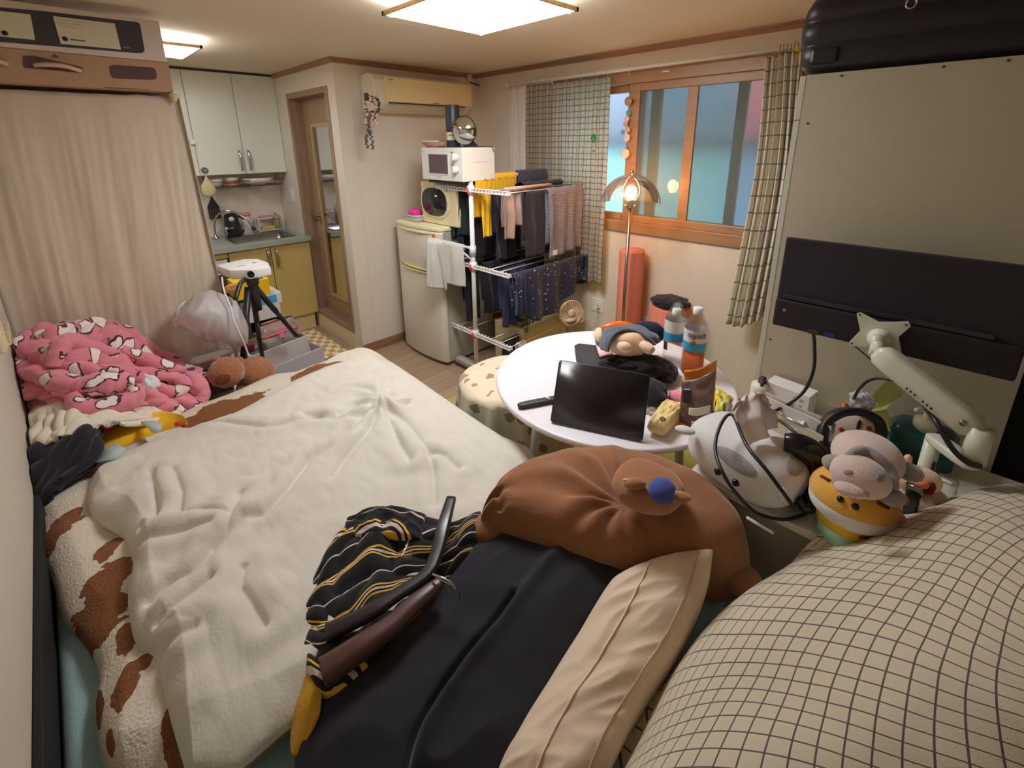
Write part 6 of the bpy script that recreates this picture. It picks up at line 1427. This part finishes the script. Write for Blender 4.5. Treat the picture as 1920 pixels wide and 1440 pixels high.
def hanger(nm, label, pts, r, m_, flat=.6):
    t = thing(nm, label, 'clothes hanger', pts[0]); path = spl(pts, 50); rings = []
    for i, p in enumerate(path):
        tg = (path[min(i+1, 50)]-path[max(i-1, 0)]).normalized(); sd = tg.cross(Vector((0, 0, 1))).normalized(); up_ = sd.cross(tg); k = r[0]+(r[1]-r[0])*(i/50) if len(r) == 2 else cr([Vector((x, 0, 0)) for x in r], i/50).x
        rings.append([p+sd*x+up_*y for x, y in rrect(2*k, 2*k*flat, k*flat*.8, 4)])
    MB().loft(rings).build('bar', m_, t); return t
M_hb = mat('hanger black', (38, 34, 38), .3); M_hr = mat('hanger brown', (84, 56, 50), .32)
h1 = hanger('black_hanger', 'thick black plastic suit hanger lying on the striped shirt', CZ([(846, 935, .70), (832, 985, .70), (818, 1040, .69), (798, 1078, .685), (740, 1118, .68), (690, 1150, .675), (612, 1188, .66)]), [.015, .018, .016, .015, .018, .020], M_hb)
hanger('brown_hanger', 'glossy brown wooden hanger lying beside the black trousers', CZ([(825, 1092, .675), (780, 1130, .67), (735, 1172, .665), (670, 1218, .66), (605, 1262, .65)]), [.014, .020, .022, .026, .028], M_hr, .8)
t = thing('hanger_hook', 'bright metal hook with a dark loop joining the hangers and the trousers', 'hook', P(840, 1090, z=.69))
MB().tube(spl(CZ([(811, 1077, .70), (828, 1083, .705), (845, 1092, .70), (855, 1105, .69)]), 20), .003, 8).build('hook_wire', M_chrome, t)
MB().tube(spl(CZ([(820, 1084, .70), (836, 1092, .70), (848, 1097, .695)]), 12), .0022, 6).build('hook_wire', M_chrome, t)
MB().tube(spl(CZ([(852, 1100, .69), (862, 1112, .68), (860, 1126, .67)]), 12), .002, 6).build('loop', M_jean, t)
t = thing('plastic_clip', 'small clear plastic clip lying on the striped shirt', 'clip', P(760, 1030, z=.69))
MB().tube(spl(CZ([(766, 1015, .69), (757, 1035, .69), (753, 1043, .69), (768, 1045, .69), (772, 1035, .695)]), 20), .003, 8).build('clip_body', M_acryl, t)
# ---- mustard cloth, black trousers, beige cushion
M_must = cloth('mustard wool', (196, 148, 40), .5, 120)
rows = [CZ([(566, 1205, .615), (596, 1252, .615), (603, 1300, .61)]), CZ([(556, 1280, .60), (580, 1310, .61), (597, 1345, .61)]), CZ([(546, 1390, .57), (550, 1415, .57), (562, 1415, .57)])]
tag(sheet('mustard_cloth', rows, M_must, None, 24, 40, disp=lambda s, t_: .004*nz(s*2, t_*4), solid=.006), 'mustard cloth corner sticking out from under the black trousers', 'cloth')
M_trs = cloth('black suiting', (42, 42, 48), .15, 320)
trs = thing('black_trousers', 'black dress trousers laid flat between the hangers and the beige cushion', 'trousers', P(850, 1250, z=.57))
f = coons(CZ([(552, 1500, .53), (700, 1500, .55), (800, 1500, .55), (925, 1500, .53)]), CZ([(915, 1010, .60), (1000, 1000, .60), (1100, 1020, .60), (1200, 1052, .58)]), CZ([(552, 1500, .53), (560, 1395, .55), (640, 1285, .56), (760, 1165, .57), (860, 1060, .58), (915, 1010, .60)]), CZ([(925, 1500, .53), (985, 1390, .53), (1060, 1270, .53), (1125, 1150, .56), (1200, 1052, .58)]))
def dtr(s, t_):
    c1 = .52+.05*t_; g = -.022*math.exp(-((s-c1)/.018)**2)*(1 if t_ < .68 else 0)+.014*math.exp(-((s-c1-.05)/.04)**2)
    return g+.010*nz(s*3, t_*5)+.005*ridge(s*5, t_*6, 2)
cushion('legs', f, .052, .02, M_trs, trs, 90, 120, disp=dtr, pw=.3)
cz0 = .62
M_bg2 = mat('beige satin cotton', (226, 204, 178), .75, bump=.12, bscale=160, sheen=.3)
bc = thing('beige_cushion', 'long beige cushion with a zip lying beside the black trousers', 'cushion', P(1150, 1250, z=.56))
f = coons(CZ([(905, 1520, .56), (1000, 1520, .58), (1120, 1500, .58)]), CZ([(1150, 1085, .62), (1240, 1052, .66), (1338, 1032, .68)]), CZ([(905, 1520, .56), (960, 1400, .56), (1060, 1235, .58), (1150, 1085, .62)]), CZ([(1120, 1500, .58), (1185, 1360, .58), (1270, 1230, .60), (1322, 1120, .64), (1338, 1032, .68)]))
cushion('cover', f, .055, .07, M_bg2, bc, 60, 100, disp=lambda s, t_: .012*nz(s*3, t_*6)+.006*ridge(s*3, t_*10, 4), pw=.42)
def onc(s, t_, h=.057):
    pr = max(0, (1-(2*s-1)**4)*(1-(2*t_-1)**4))**.42; dd = (.012*nz(s*3, t_*6)+.006*ridge(s*3, t_*10, 4))*pr; return f(s, t_)+Vector((0, 0, h*pr+dd))
fcu = f
MB().tube([onc(.42, .02+.95*k/80) for k in range(81)], .0022, 6).build('zip', mat('zip tape', (236, 216, 196), .5), bc)
MB().tube([onc(.86, .03+.94*k/80, .0565) for k in range(81)], .0022, 6).build('piping', mat('piping', (198, 170, 150), .8), bc)

# ---- huge checked pillow in the foreground
cols = [(1150, 1455), (1262, 1272), (1400, 1132), (1560, 1040), (1720, 972), (1880, 918), (1990, 925)]
def rowz(us, zs): return [P(u, v, z=z_) for (u, v), z_ in zip(us, zs)]
R1_ = rowz(cols, (.54, .58, .63, .70, .76, .80, .80))
R0_ = [p+Vector((.04, .02, -.16)) for p in R1_]
for p in R0_:
    if p.x > 1.15: p.z = max(p.z, .74)
Rb_ = rowz([(1178, 1475), (1288, 1296), (1422, 1165), (1580, 1072), (1738, 1006), (1895, 955), (2005, 962)], (.62, .68, .76, .82, .87, .90, .90))
R2_ = rowz([(1240, 1520), (1390, 1340), (1520, 1225), (1680, 1130), (1820, 1062), (1950, 1030), (2050, 1050)], (.68, .76, .84, .90, .94, .96, .94))
R3_ = rowz([(1470, 1620), (1590, 1460), (1720, 1350), (1850, 1262), (1970, 1200), (2080, 1170), (2180, 1180)], (.74, .84, .91, .96, .99, 1.0, .97))
R4_ = rowz([(1800, 1850), (1900, 1680), (2020, 1540), (2130, 1430), (2230, 1360), (2320, 1320), (2400, 1320)], (.74, .83, .90, .95, .97, .97, .94))
R5_ = [p+Vector((.02, -.10, -.22)) for p in R4_]
pil = thing('checked_pillow', 'huge cream pillow with thin black check lines in the right foreground', 'pillow', (1.0, -.1, .5))
sheet('cover', [R0_, R1_, Rb_, R2_, R3_, R4_, R5_], M_pgrid, pil, 110, 130, disp=lambda s, t_: .020*nz(s*3.5, t_*3, 2)+.009*ridge(s*6, t_*2.2, 7)*min(1, s*1.2), solid=.01, uv=(1.32, 1.35), uvrot=.42)

# ================================================================ PILE AT THE FOOT OF THE BED
def Y(us): return [P(u, v, y=y_) for u, v, y_ in us]
M_pb = mat('pink fleece', (220, 132, 150), .95, sheen=.4, bump=.4, bscale=200); _tc, _u, _v = sep_uv(M_pb)
vo = nd(M_pb, 'ShaderNodeTexVoronoi'); vo.inputs['Scale'].default_value = 12; vo.inputs['Randomness'].default_value = .9
nw = nd(M_pb, 'ShaderNodeTexNoise'); nw.inputs['Scale'].default_value = 18; lk(M_pb, _tc.outputs['UV'], nw.inputs['Vector'])
mxv = nd(M_pb, 'ShaderNodeMix', data_type='RGBA'); mxv.inputs[0].default_value = .06; lk(M_pb, _tc.outputs['UV'], mxv.inputs[6]); lk(M_pb, nw.outputs[1], mxv.inputs[7]); lk(M_pb, mxv.outputs[2], vo.inputs['Vector'])
dd_ = vo.outputs['Distance']
cpk = mixc(M_pb, noi(M_pb, _tc, 5, 2), (206, 112, 132), (232, 150, 164))
cpk = mixc(M_pb, mth(M_pb, 'LESS_THAN', dd_, .36), cpk, (78, 36, 52)); cpk = mixc(M_pb, mth(M_pb, 'LESS_THAN', dd_, .30), cpk, (240, 228, 220))
lk(M_pb, cpk, bsdf(M_pb).inputs['Base Color'])
pbk = thing('pink_blanket', 'pink fleece blanket with white outlined shapes heaped against the cream cloth', 'blanket', (.05, 2.6, .5))
rowsP = [Y([(30, 700, 2.80), (60, 640, 2.82), (150, 625, 2.82), (250, 640, 2.82), (330, 680, 2.80), (380, 720, 2.76)]),
         Y([(28, 655, 2.70), (70, 622, 2.74), (150, 606, 2.76), (225, 612, 2.76), (290, 668, 2.72), (372, 702, 2.66)]),
         Y([(25, 690, 2.62), (75, 665, 2.58), (150, 640, 2.58), (225, 650, 2.58), (300, 692, 2.56), (384, 728, 2.54)]),
         Y([(30, 725, 2.56), (85, 715, 2.46), (155, 700, 2.42), (235, 700, 2.42), (310, 720, 2.44), (380, 760, 2.46)]),
         Y([(42, 752, 2.54), (90, 745, 2.44), (160, 755, 2.36), (245, 752, 2.36), (320, 760, 2.38), (362, 788, 2.40)]),
         Y([(48, 780, 2.56), (95, 772, 2.46), (165, 775, 2.40), (250, 775, 2.40), (325, 790, 2.38), (355, 805, 2.42)])]
def dpk(s, t_): return .036*puff(s*3.0+.5, t_*5.4-s*2.4, 3)+.020*puff(s*6, t_*11+s*4, 9)+.010*nz(s*14, t_*14)
sheet('blanket_body', rowsP, M_pb, pbk, 150, 130, disp=dpk, solid=.015, uv=(.85, .62), clampx=True)
# rolled sleeve-like fold with its opening
fold = Y([(136, 735, 2.33), (150, 762, 2.30), (200, 762, 2.29), (250, 748, 2.30), (256, 728, 2.33)])
roll(spl(fold, 40), .036, M_pb, 'fold_roll', pbk, seed=1)
roll(spl(Y([(140, 728, 2.36), (190, 720, 2.33), (250, 715, 2.34)]), 30), .042, M_pb, 'fold_roll', pbk, seed=2.3)
for us, r_ in ((((100, 690, 2.46), (108, 660, 2.48), (125, 640, 2.52), (165, 650, 2.52), (225, 668, 2.50)), .030), (((225, 655, 2.52), (270, 672, 2.50), (320, 692, 2.50), (345, 695, 2.52)), .026), (((290, 705, 2.46), (330, 708, 2.44), (345, 722, 2.42), (328, 734, 2.41), (300, 728, 2.42)), .024), (((345, 708, 2.48), (365, 715, 2.46), (376, 740, 2.44), (360, 775, 2.42)), .036)):
    roll(spl(Y(us), 40), r_*1.1, M_pb, 'fold_roll', pbk, seed=r_*100)
q = P(272, 724, y=2.40); tag(lumpy(q, (.045, .03, .05), 6, .3).build('white_tissue_cloth', cloth('soft white', (226, 226, 230), .3)), 'small bright white cloth tucked between the pink blanket folds', 'cloth')
M_wc = cloth('cream tee', (226, 218, 202), .25, 160)
rowsW = [Y([(60, 770, 2.50), (120, 745, 2.46), (170, 765, 2.42), (260, 765, 2.40), (330, 775, 2.40)]), Y([(50, 790, 2.40), (110, 765, 2.34), (175, 778, 2.28), (265, 775, 2.28), (338, 778, 2.32)]),
         Y([(52, 815, 2.32), (100, 805, 2.24), (165, 795, 2.20), (255, 785, 2.22), (330, 788, 2.28)]), Y([(60, 845, 2.24), (95, 835, 2.16), (140, 815, 2.14), (200, 797, 2.17), (262, 790, 2.22)])]
tag(sheet('cream_shirt', rowsW, M_wc, None, 110, 80, disp=lambda s, t_: .022*puff(s*5+t_*1.5, t_*1.8, 1)+.010*puff(s*12, t_*4, 5), solid=.01, clampx=True), 'cream white shirt draped under the pink blanket', 'shirt')
rowsK = [Y([(64, 835, 2.28), (110, 820, 2.24), (165, 800, 2.22), (185, 800, 2.24)]), Y([(54, 860, 2.16), (100, 845, 2.12), (160, 815, 2.12), (185, 825, 2.16)]), Y([(50, 910, 2.06), (100, 895, 2.02), (150, 870, 2.04), (180, 850, 2.10)]), Y([(58, 960, 1.98), (75, 950, 1.97), (110, 915, 1.98), (165, 880, 2.06)])]
tag(sheet('black_hoodie', rowsK, M_blk2, None, 60, 60, disp=lambda s, t_: .018*puff(s*4, t_*3+s*2, 4), solid=.02, clampx=True), 'black garment hanging over the corner of the bed beside the left wall', 'clothes')
q = P(187, 800, y=2.24); tag(lumpy(q, (.035, .035, .035), 2, .2).build('crimson_cloth', cloth('crimson knit', (176, 24, 70))), 'small crimson ball of cloth beside the yellow cushion', 'cloth')
# yellow cushion with pale blue spots
f = coons(Z([(182, 865), (240, 842), (300, 815), (352, 798)], .56), Z([(178, 818), (230, 798), (300, 780), (350, 786)], .60), Z([(182, 865), (178, 840)], .56)[:1]+Z([(178, 818)], .60), Z([(352, 798)], .56)+Z([(350, 786)], .60))
yc = thing('yellow_cushion', 'yellow cushion with pale blue spots and a red button under the cream shirt', 'cushion', P(265, 820, z=.52))
M_yc = cloth('yellow cushion cloth', (238, 186, 40), .3, 160)
cushion('cover', f, .035, .05, M_yc, yc, 40, 24, pw=.35)
ycf = lambda u, v: P(u, v, z=.63)
M_lb = cloth('pale blue felt', (176, 194, 196), .2)
for us, z_ in (((( 265, 792), (285, 790), (304, 796), (302, 810), (288, 812)), .634), (((180, 868), (190, 845), (215, 832), (236, 842), (225, 860)), .618)):
    pts = [P(u, v, z=z_) for u, v in us]; MB().prism(pts, (0, 0, .004)).build('blue_spot', M_lb, yc)
MB().ell(P(334, 794, z=.632), (.014, .014, .008), 14, 8).build('red_button', mat('red button', (196, 30, 40), .3), yc)
# purple-grey strip of cushion edge
tag(MB().tube(spl(Z([(168, 885), (200, 868), (240, 852), (275, 835)], .555), 20), .03, 12).build('lilac_bolster', cloth('lilac grey', (190, 180, 190))), 'lilac grey rolled cloth between the yellow cushion and the duvet', 'cloth')
# maroon fluffy bag and brown teddy
mr = lump = MB(); c_ = P(402, 735, y=2.62); mr.ell(c_, (.085, .07, .115), 36, 24, fn=lambda d: 1+.12*nz(d.x*3, d.y*3, d.z*3))
t = thing('maroon_bag', 'fluffy maroon pink bag with a white cord behind the brown teddy', 'bag', (c_.x, c_.y, .46)); mr.build('bag_body', mat('maroon fleece', (170, 74, 100), .95, bump=.6, bscale=120, sheen=.5), t)
MB().tube(spl(Y([(388, 698, 2.52), (370, 703, 2.52), (366, 712, 2.52), (390, 711, 2.52)]), 24), .0028, 6).build('cord', M_white, t)
M_ted = mat('teddy fur', (160, 102, 64), .98, bump=1.0, bscale=110, sheen=.6, var=.25, vscale=60)
hc_ = P(478, 700, y=2.53); t = thing('teddy_bear', 'fluffy ginger brown teddy plush lying at the foot of the bed', 'plush toy', (hc_.x, hc_.y, .47))
fz = lambda sd: (lambda d: 1+.06*noise.fractal(d*9+Vector((sd, 0, 0)), 1, 2, 3))
MB().ell(hc_, (.098, .088, .088), 50, 34, fn=fz(1)).build('body', M_ted, t)
h2_ = P(425, 698, y=2.50); MB().ell(h2_, (.080, .074, .078), 50, 34, fn=fz(4)).build('head', M_ted, t)
q = P(418, 712, y=2.425); MB().ell(q, (.034, .016, .025), 22, 14, fn=fz(7)).build('muzzle', mat('teddy muzzle', (104, 52, 32), .95, bump=.8, bscale=120), t)
for u, v in ((408, 675), (448, 676)): MB().ell(P(u, v, y=2.53), (.022, .016, .020), 20, 12, fn=fz(5)).build('ear', M_ted, t)
MB().ell(P(470, 725, y=2.50), (.07, .05, .045), 30, 20, fn=fz(9)).build('leg', M_ted, t)
MB().ell(P(492, 715, y=2.50), (.05, .045, .04), 30, 20, fn=fz(3)).build('leg', M_ted, t)
# support of the pile
tag(MB().box((-.22, 2.46, 0), (.45, 2.80, .52)).build('storage_bin', mat('dim storage box', (90, 84, 80), .8), smooth=False), 'dark storage box under the pink blanket', 'box')

# ================================================================ STORAGE UNIT, TRIPOD, BAG
Rt = -.0
u0, u1 = P(472, 668, z=.42), P(577, 628, z=.42)
ex_ = Vector((u1.x-u0.x, u1.y-u0.y, 0)); wdt = ex_.length; ex_.normalize(); ey_ = Vector((-ex_.y, ex_.x, 0))
MT = Matrix.Translation(Vector((u0.x, u0.y, 0))) @ Matrix((ex_, ey_, Vector((0, 0, 1)))).transposed().to_4x4()
t = thing('storage_unit', 'grey plastic storage unit with an open tray at the foot of the bed', 'storage unit', (u0.x, u0.y, 0))
def lb_(nm, bxs, m_, par=t, bev=.004):
    m = MB(); m.M = MT
    for a, b in bxs: m.box(a, b)
    return m.build(nm, m_, par, smooth=False, bevel=bev)
lb_('cabinet', [((0, .0, .0), (wdt, .008, .42)), ((0, .26, .0), (wdt, .268, .42)), ((0, 0, 0), (.008, .26, .42)), ((wdt-.008, 0, 0), (wdt, .26, .42)), ((0, 0, .33), (wdt, .26, .336))], mat('drawer unit grey', (206, 198, 192), .4))
lb_('drawer', [((.005, -.15, .08), (wdt+.01, -.142, .365)), ((.005, -.15, .08), (.013, 0, .365)), ((wdt+.002, -.15, .08), (wdt+.01, 0, .365)), ((.005, -.15, .08), (wdt+.01, 0, .088))], mat('drawer front grey', (186, 182, 188), .4))
def at_t(x, y, z): return MT @ Vector((x, y, z))
# pouch with food boxes
pq = P(515, 622, z=.46)
t = thing('vinyl_pouch', 'clear vinyl zip pouch holding lunch boxes on the storage unit', 'pouch', (pq.x, pq.y, .34))
m = MB(); m.M = MT
q_ = MT.inverted() @ pq
MB_p = MB(); MB_p.M = MT @ Matrix.Translation(Vector((q_.x, .13, .345)))
MB_p.loft([[(x, y, z) for x, y in rrect(w_, d_, .03)] for w_, d_, z in ((.20, .12, 0), (.235, .14, .02), (.25, .13, .12), (.25, .09, .18), (.24, .03, .20))]).build('film', M_pouch, t)
MB_z = MB(); MB_z.M = MB_p.M; MB_z.tube([(-.122, -.068, .135), (.122, -.068, .135), (.126, .05, .14)], .006); MB_z.tube([(-.122, -.068, .135), (-.122, .05, .14)], .006); MB_z.build('zip_edge', mat('coral zip', (226, 96, 90), .5), t)
bq_ = MB_p.M @ Vector((-.035, 0, .02))
def boxat(nm, label, cat, x, y, z, w_, d_, h_, m_, r=.02, rot=0, par=None):
    mm = MB(); mm.M = MT @ Matrix.Translation(Vector((x, y, z))) @ Matrix.Rotation(rot, 4, 'Z')
    mm.loft([[(a, b, zz) for a, b in rrect(w_*k, d_*k, r)] for zz, k in ((0, .93), (.004, .97), (h_-.004, 1), (h_, .98))])
    o_ = mm.build(nm, m_, par)
    if par is None: tag(o_, label, cat)
    return o_
boxat('lunch_box', 'round pale green lunch box with a pink seal inside the clear pouch', 'container', q_.x-.045, .13, .36, .11, .10, .07, mat('pale green tub', (196, 214, 190), .4))
boxat('coral_lid_box', 'coral red lidded box lying at the top of the clear pouch', 'container', q_.x+.03, .14, .47, .14, .08, .03, mat('coral box', (226, 92, 74), .4))
boxat('silver_box', 'grey translucent box at the right inside the clear pouch', 'container', q_.x+.07, .13, .36, .09, .09, .09, mat('silver tub', (190, 186, 190), .3))
boxat('pink_label', 'pink square label showing through the clear pouch', 'label', q_.x-.01, .062, .44, .035, .008, .035, mat('pink label', (240, 130, 170), .5), r=.004)
boxat('orange_box', 'orange box sticking up behind the clear pouch', 'box', q_.x-.0, .20, .345, .12, .04, .18, mat('orange lid', (244, 140, 50), .4))
boxat('green_tube', 'small pale green tube at the right end of the storage unit', 'tube', wdt-.05, .10, .40, .10, .024, .022, mat('lime tube', (190, 220, 120), .4), r=.008, rot=.25)
boxat('blue_folded_cloth', 'dark teal folded cloth in the left of the storage tray', 'cloth', .085, .12, .345, .13, .15, .03, cloth('dark teal cloth', (60, 84, 96)))
boxat('red_black_wrap', 'dark red and black wrapped item behind the tripod leg', 'package', .06, .20, .38, .10, .09, .05, mat('maroon wrap', (110, 30, 46), .4))
# boxes on a low cabinet behind
sh = P(500, 590, y=3.62)
t = thing('low_cabinet', 'low dark cabinet behind the tripod carrying packed boxes', 'cabinet', (.80, 3.75, 0))
B('body', (.60, 3.60, 0), (1.06, 3.95, .44), mat('cabinet dark', (70, 60, 58), .6), t); B('back', (.56, 3.9, .44), (.90, 3.93, P(420, 516, y=3.9).z), mat('cabinet dark', (70, 60, 58), .6), t)
def pbox(nm, label, u0_, u1_, vt, vb, y, d_, m_, rz=.0, cat='box'):
    a, b = P(u0_, vb, y=y), P(u1_, vb, y=y); top = P((u0_+u1_)/2, vt, y=y); mm = MB(); mm.M = rotz(((a.x+b.x)/2, y, min(a.z, b.z)), rz)
    w_ = abs(b.x-a.x); mm.box((-w_/2, 0, 0), (w_/2, d_, top.z-min(a.z, b.z))); o_ = mm.build(nm, m_, smooth=False, bevel=.003); return tag(o_, label, cat)
M_cy = mat('bright yellow carton', (250, 204, 20), .35)
y_ = 3.60
wb = pbox('white_parcel', 'white paper package at the bottom of the box stack behind the tripod', 470, 531, 574, 610, y_, .22, mat('white paper pack', (226, 222, 224), .5))
def stack(nm, label, x0_, x1_, y0_, y1_, z0_, z1_, m_): return tag(B(nm, (x0_, y0_, z0_), (x1_, y1_, z1_), m_, bevel=.004), label, 'box')
zt_ = P(500, 574, y=y_).z; x0_, x1_ = P(485, 574, y=y_).x, P(531, 574, y=y_).x
stack('blue_white_box', 'white box with a bright blue panel under the yellow box', x0_, x1_, y_, y_+.25, zt_+.001, zt_+.085, mat('white blue box', (224, 228, 230), .4))
tag(B('blue_label', (x0_+.02, y_-.002, zt_+.015), (x0_+.13, y_+.0, zt_+.075), mat('sky blue print', (60, 170, 224), .5)), 'bright blue printed panel on the white box front', 'label')
zy = zt_+.086; a_, b_ = P(445, 560, y=y_), P(510, 560, y=y_)
yb = thing('yellow_box', 'bright yellow instant coffee carton on top of the stack', 'box', ((a_.x+b_.x)/2, y_, zy)); B('carton', (a_.x, y_, zy), (b_.x, y_+.20, P(480, 533, y=y_).z+.03), M_cy, yb, bevel=.004)
zz = P(480, 533, y=y_).z+.03
m = MB(); m.box((b_.x-.14, y_+.06, zz), (b_.x-.06, y_+.11, zz+.001)); m.box((b_.x-.13, y_+.13, zz), (b_.x-.08, y_+.15, zz+.001)); m.build('lettering', mat('brown ink', (120, 70, 30), .6), yb, smooth=False)
a2, b2_ = P(424, 552, y=y_-.02), P(447, 530, y=y_-.02)
e_ = MB(); e_.ell(((a2.x+b2_.x)/2, y_-.02, (a2.z+b2_.z)/2), (.055, .012, .035), 24, 14); tag(e_.build('oval_tin', mat('amber oval', (196, 140, 60), .4)), 'amber oval sign with dark lettering left of the yellow box', 'sign')
o = text('lettering', 'Maxim', .024, frame(((a2.x+b2_.x)/2, y_-.034, (a2.z+b2_.z)/2), (1, 0, 0), (0, 0, 1)), M_white, None); 
o.location = (0, 0, 0); tag(o, 'white lettering on the amber oval behind the tripod', 'lettering')
o.parent = bpy.data.objects['oval_tin']; o.matrix_parent_inverse = Matrix.Translation(-o.parent.location); del o['label'], o['category']
# tripod and projector
ap = P(474, 530, y=2.72)
t = thing('camera_tripod', 'black tripod carrying the white projector at the foot of the bed', 'tripod', (ap.x, ap.y, 0))
def leg(us, ys, zend=None, r=(.015, .012)):
    a, b = P(us[0][0], us[0][1], y=ys[0]), P(us[1][0], us[1][1], y=ys[1]); d = b-a
    if zend is not None: k = (zend-a.z)/d.z; b = a+d*k
    q = a.lerp(b, .45); o_ = MB().tube([a, q], r[0], 10).build('leg', M_black, t); MB().tube([q, b], r[1], 10).build('lower_leg', M_black, o_); return b
leg(((465, 538), (457, 660)), (2.72, 2.66), .005, (.017, .014)); leg(((472, 540), (482, 605)), (2.74, 2.80), .45); leg(((481, 541), (524, 592)), (2.73, 2.86), .50, (.016, .013))
MB().lathe([(.024, -.16), (.026, -.02), (.022, .0), (.016, .02), (.016, .07)], ap, 16).build('centre_column', M_black, t)
MB().tube(spl([ap+Vector((-.01, -.02, .03)), P(452, 530, y=2.66), P(441, 562, y=2.60)], 14), [.008]*4+[.012]*11, 10).build('pan_handle', M_black, t)
pa = P(478, 521, y=2.72); MB().lathe([(.03, -.03), (.034, 0), (.03, .01)], (ap.x, ap.y, P(474, 523, y=2.72).z), 16).build('head_plate', M_dark, t)
MB().tube([P(492, 520, y=2.70), P(484, 522, y=2.70)], .008).build('silver_knob', M_chrome, t)
zp_ = P(470, 507, y=2.72).z; zpt = zp_+.002
pc = [P(u, v, z=zpt+.018) for u, v in ((405, 497), (430, 507), (480, 505), (507, 500), (503, 492), (483, 485), (455, 486))]
pcl = sum(pc, Vector())/len(pc)
t = thing('projector', 'white mini projector with black lens on the tripod', 'projector', (pcl.x, pcl.y, zpt-.035))
mm = MB(); hh_ = .052
mm.loft([[p*k+pcl*(1-k)+Vector((0, 0, dz_)) for p in pc] for k, dz_ in ((.92, -hh_), (.98, -hh_+.004), (1, -hh_+.012), (1, -.008), (.985, 0))]).build('casing', M_white, t, bevel=.003)
e_ = pc[2]-pc[1]; fn_ = Vector((e_.y, -e_.x, 0)).normalized(); lc = pc[1]+e_*.78+Vector((0, 0, -hh_*.5))
cyl(MB(), lc, fn_, [(.024, -.01), (.025, .006), (.021, .008), (.019, .0)]).build('lens_ring', M_white, t); cyl(MB(), lc, fn_, [(.019, .0), (.017, .007), (.004, .009)]).build('lens', mat('lens glass', (14, 14, 18), .08), t)
MB().box(pcl+Vector((-.06, -.01, .0)), pcl+Vector((-.02, -.004, .001))).build('lettering', mat('grey red print', (170, 130, 130), .6), t, smooth=False)
cyl(MB(), pcl+Vector((.035, .02, 0)), Vector((0, 0, 1)), [(.012, 0), (.012, .0015)], 16).build('button_ring', M_grey, t)
cable('white power cord hanging from the projector in front of the plastic bag', Y([(416, 520, 2.68), (420, 545, 2.60), (432, 575, 2.55), (438, 600, 2.53), (452, 630, 2.53), (462, 655, 2.55), (470, 680, 2.56)]), .0042, M_white)
# translucent plastic bag and white stool back
t = thing('plastic_bag', 'translucent white plastic bag slumped between the cream cloth and the tripod', 'bag', P(400, 600, y=2.72))
rb = [Y([(345, 575, 2.78), (360, 566, 2.80), (390, 556, 2.80), (420, 560, 2.80), (452, 585, 2.78)]), Y([(335, 592, 2.70), (365, 560, 2.68), (395, 548, 2.68), (430, 565, 2.68), (458, 600, 2.70)]),
      Y([(330, 606, 2.68), (365, 590, 2.58), (400, 585, 2.56), (435, 595, 2.58), (462, 620, 2.68)]), Y([(345, 612, 2.70), (372, 618, 2.60), (400, 622, 2.58), (432, 630, 2.60), (456, 648, 2.68)]), Y([(372, 622, 2.76), (385, 632, 2.72), (405, 636, 2.70), (430, 640, 2.70), (450, 655, 2.74)])]
sheet('film', rb, M_bag, t, 70, 60, disp=lambda s, t_: .012*ridge(s*2.2, t_*2, 6)+.012*ridge(s*5, t_*2.5, 3), solid=.001)
MB().tube(spl(Y([(345, 585, 2.70), (336, 600, 2.69), (332, 590, 2.69), (338, 573, 2.70), (352, 566, 2.72), (362, 575, 2.72)]), 24), .006, 6).build('bag_handle', M_bag, t)
t = thing('white_stool', 'white curved plastic stool edge under the plastic bag', 'stool', (.42, 2.72, 0))
MB().tube(spl(Y([(410, 640, 2.78), (430, 640, 2.76), (444, 655, 2.74), (450, 680, 2.73), (452, 705, 2.73)]), 24), .017, 12).build('rim', M_white, t)
MB().loft([[(.44+x, 2.74+y, z) for x, y in rrect(.20*k, .08*k, .03)] for z, k in ((.60, .9), (.615, 1), (.62, .95))]).build('seat', M_white, t)
for x in (.37, .51): MB().tube([(x, 2.74, .60), (x-.01, 2.74, 0)], .012).build('leg', M_white, t)
# intercom on the left wall
t = thing('intercom_phone', 'cream wall handset with a coiled cord at the left edge', 'telephone', (Xl, 2.33, .97))
q = P(-6, 625, x=Xl+.02); B('handset', (Xl+.001, q.y-.06, q.z-.06), (Xl+.035, q.y+.04, q.z+.14), M_cream, t, bevel=.01)
c0, c1 = P(10, 605, x=Xl+.03), P(16, 648, x=Xl+.03)
m = MB(); m.tube([c0.lerp(c1, i/160)+Vector((.007*math.cos(i*.7), .007*math.sin(i*.7), 0)) for i in range(161)], .0022, 5); m.build('coiled_cord', M_cream, t)
# slippers-like white tip by the skirting (end of a white cloth on the floor)
# shared groups of look-alike things
for key, grp in (('bowl', 'crockery in the hanging wire rack'), ('platter', 'crockery in the hanging wire rack'), ('foam_roller', 'coral foam cylinders by the window wall'), ('wall_outlet', 'wall outlets'),
                 ('marker_pen', 'orange markers behind the headphones'), ('ceiling_light', 'ceiling lights'), ('window_curtain', 'plaid curtains of the window'), ('tea_bottle', 'bottles on the round table'), ('microwave', 'microwaves stacked on the fridge')):
    for o in list(bpy.data.objects):
        if o.parent is None and o.name.split('.')[0] == key: o['group'] = grp
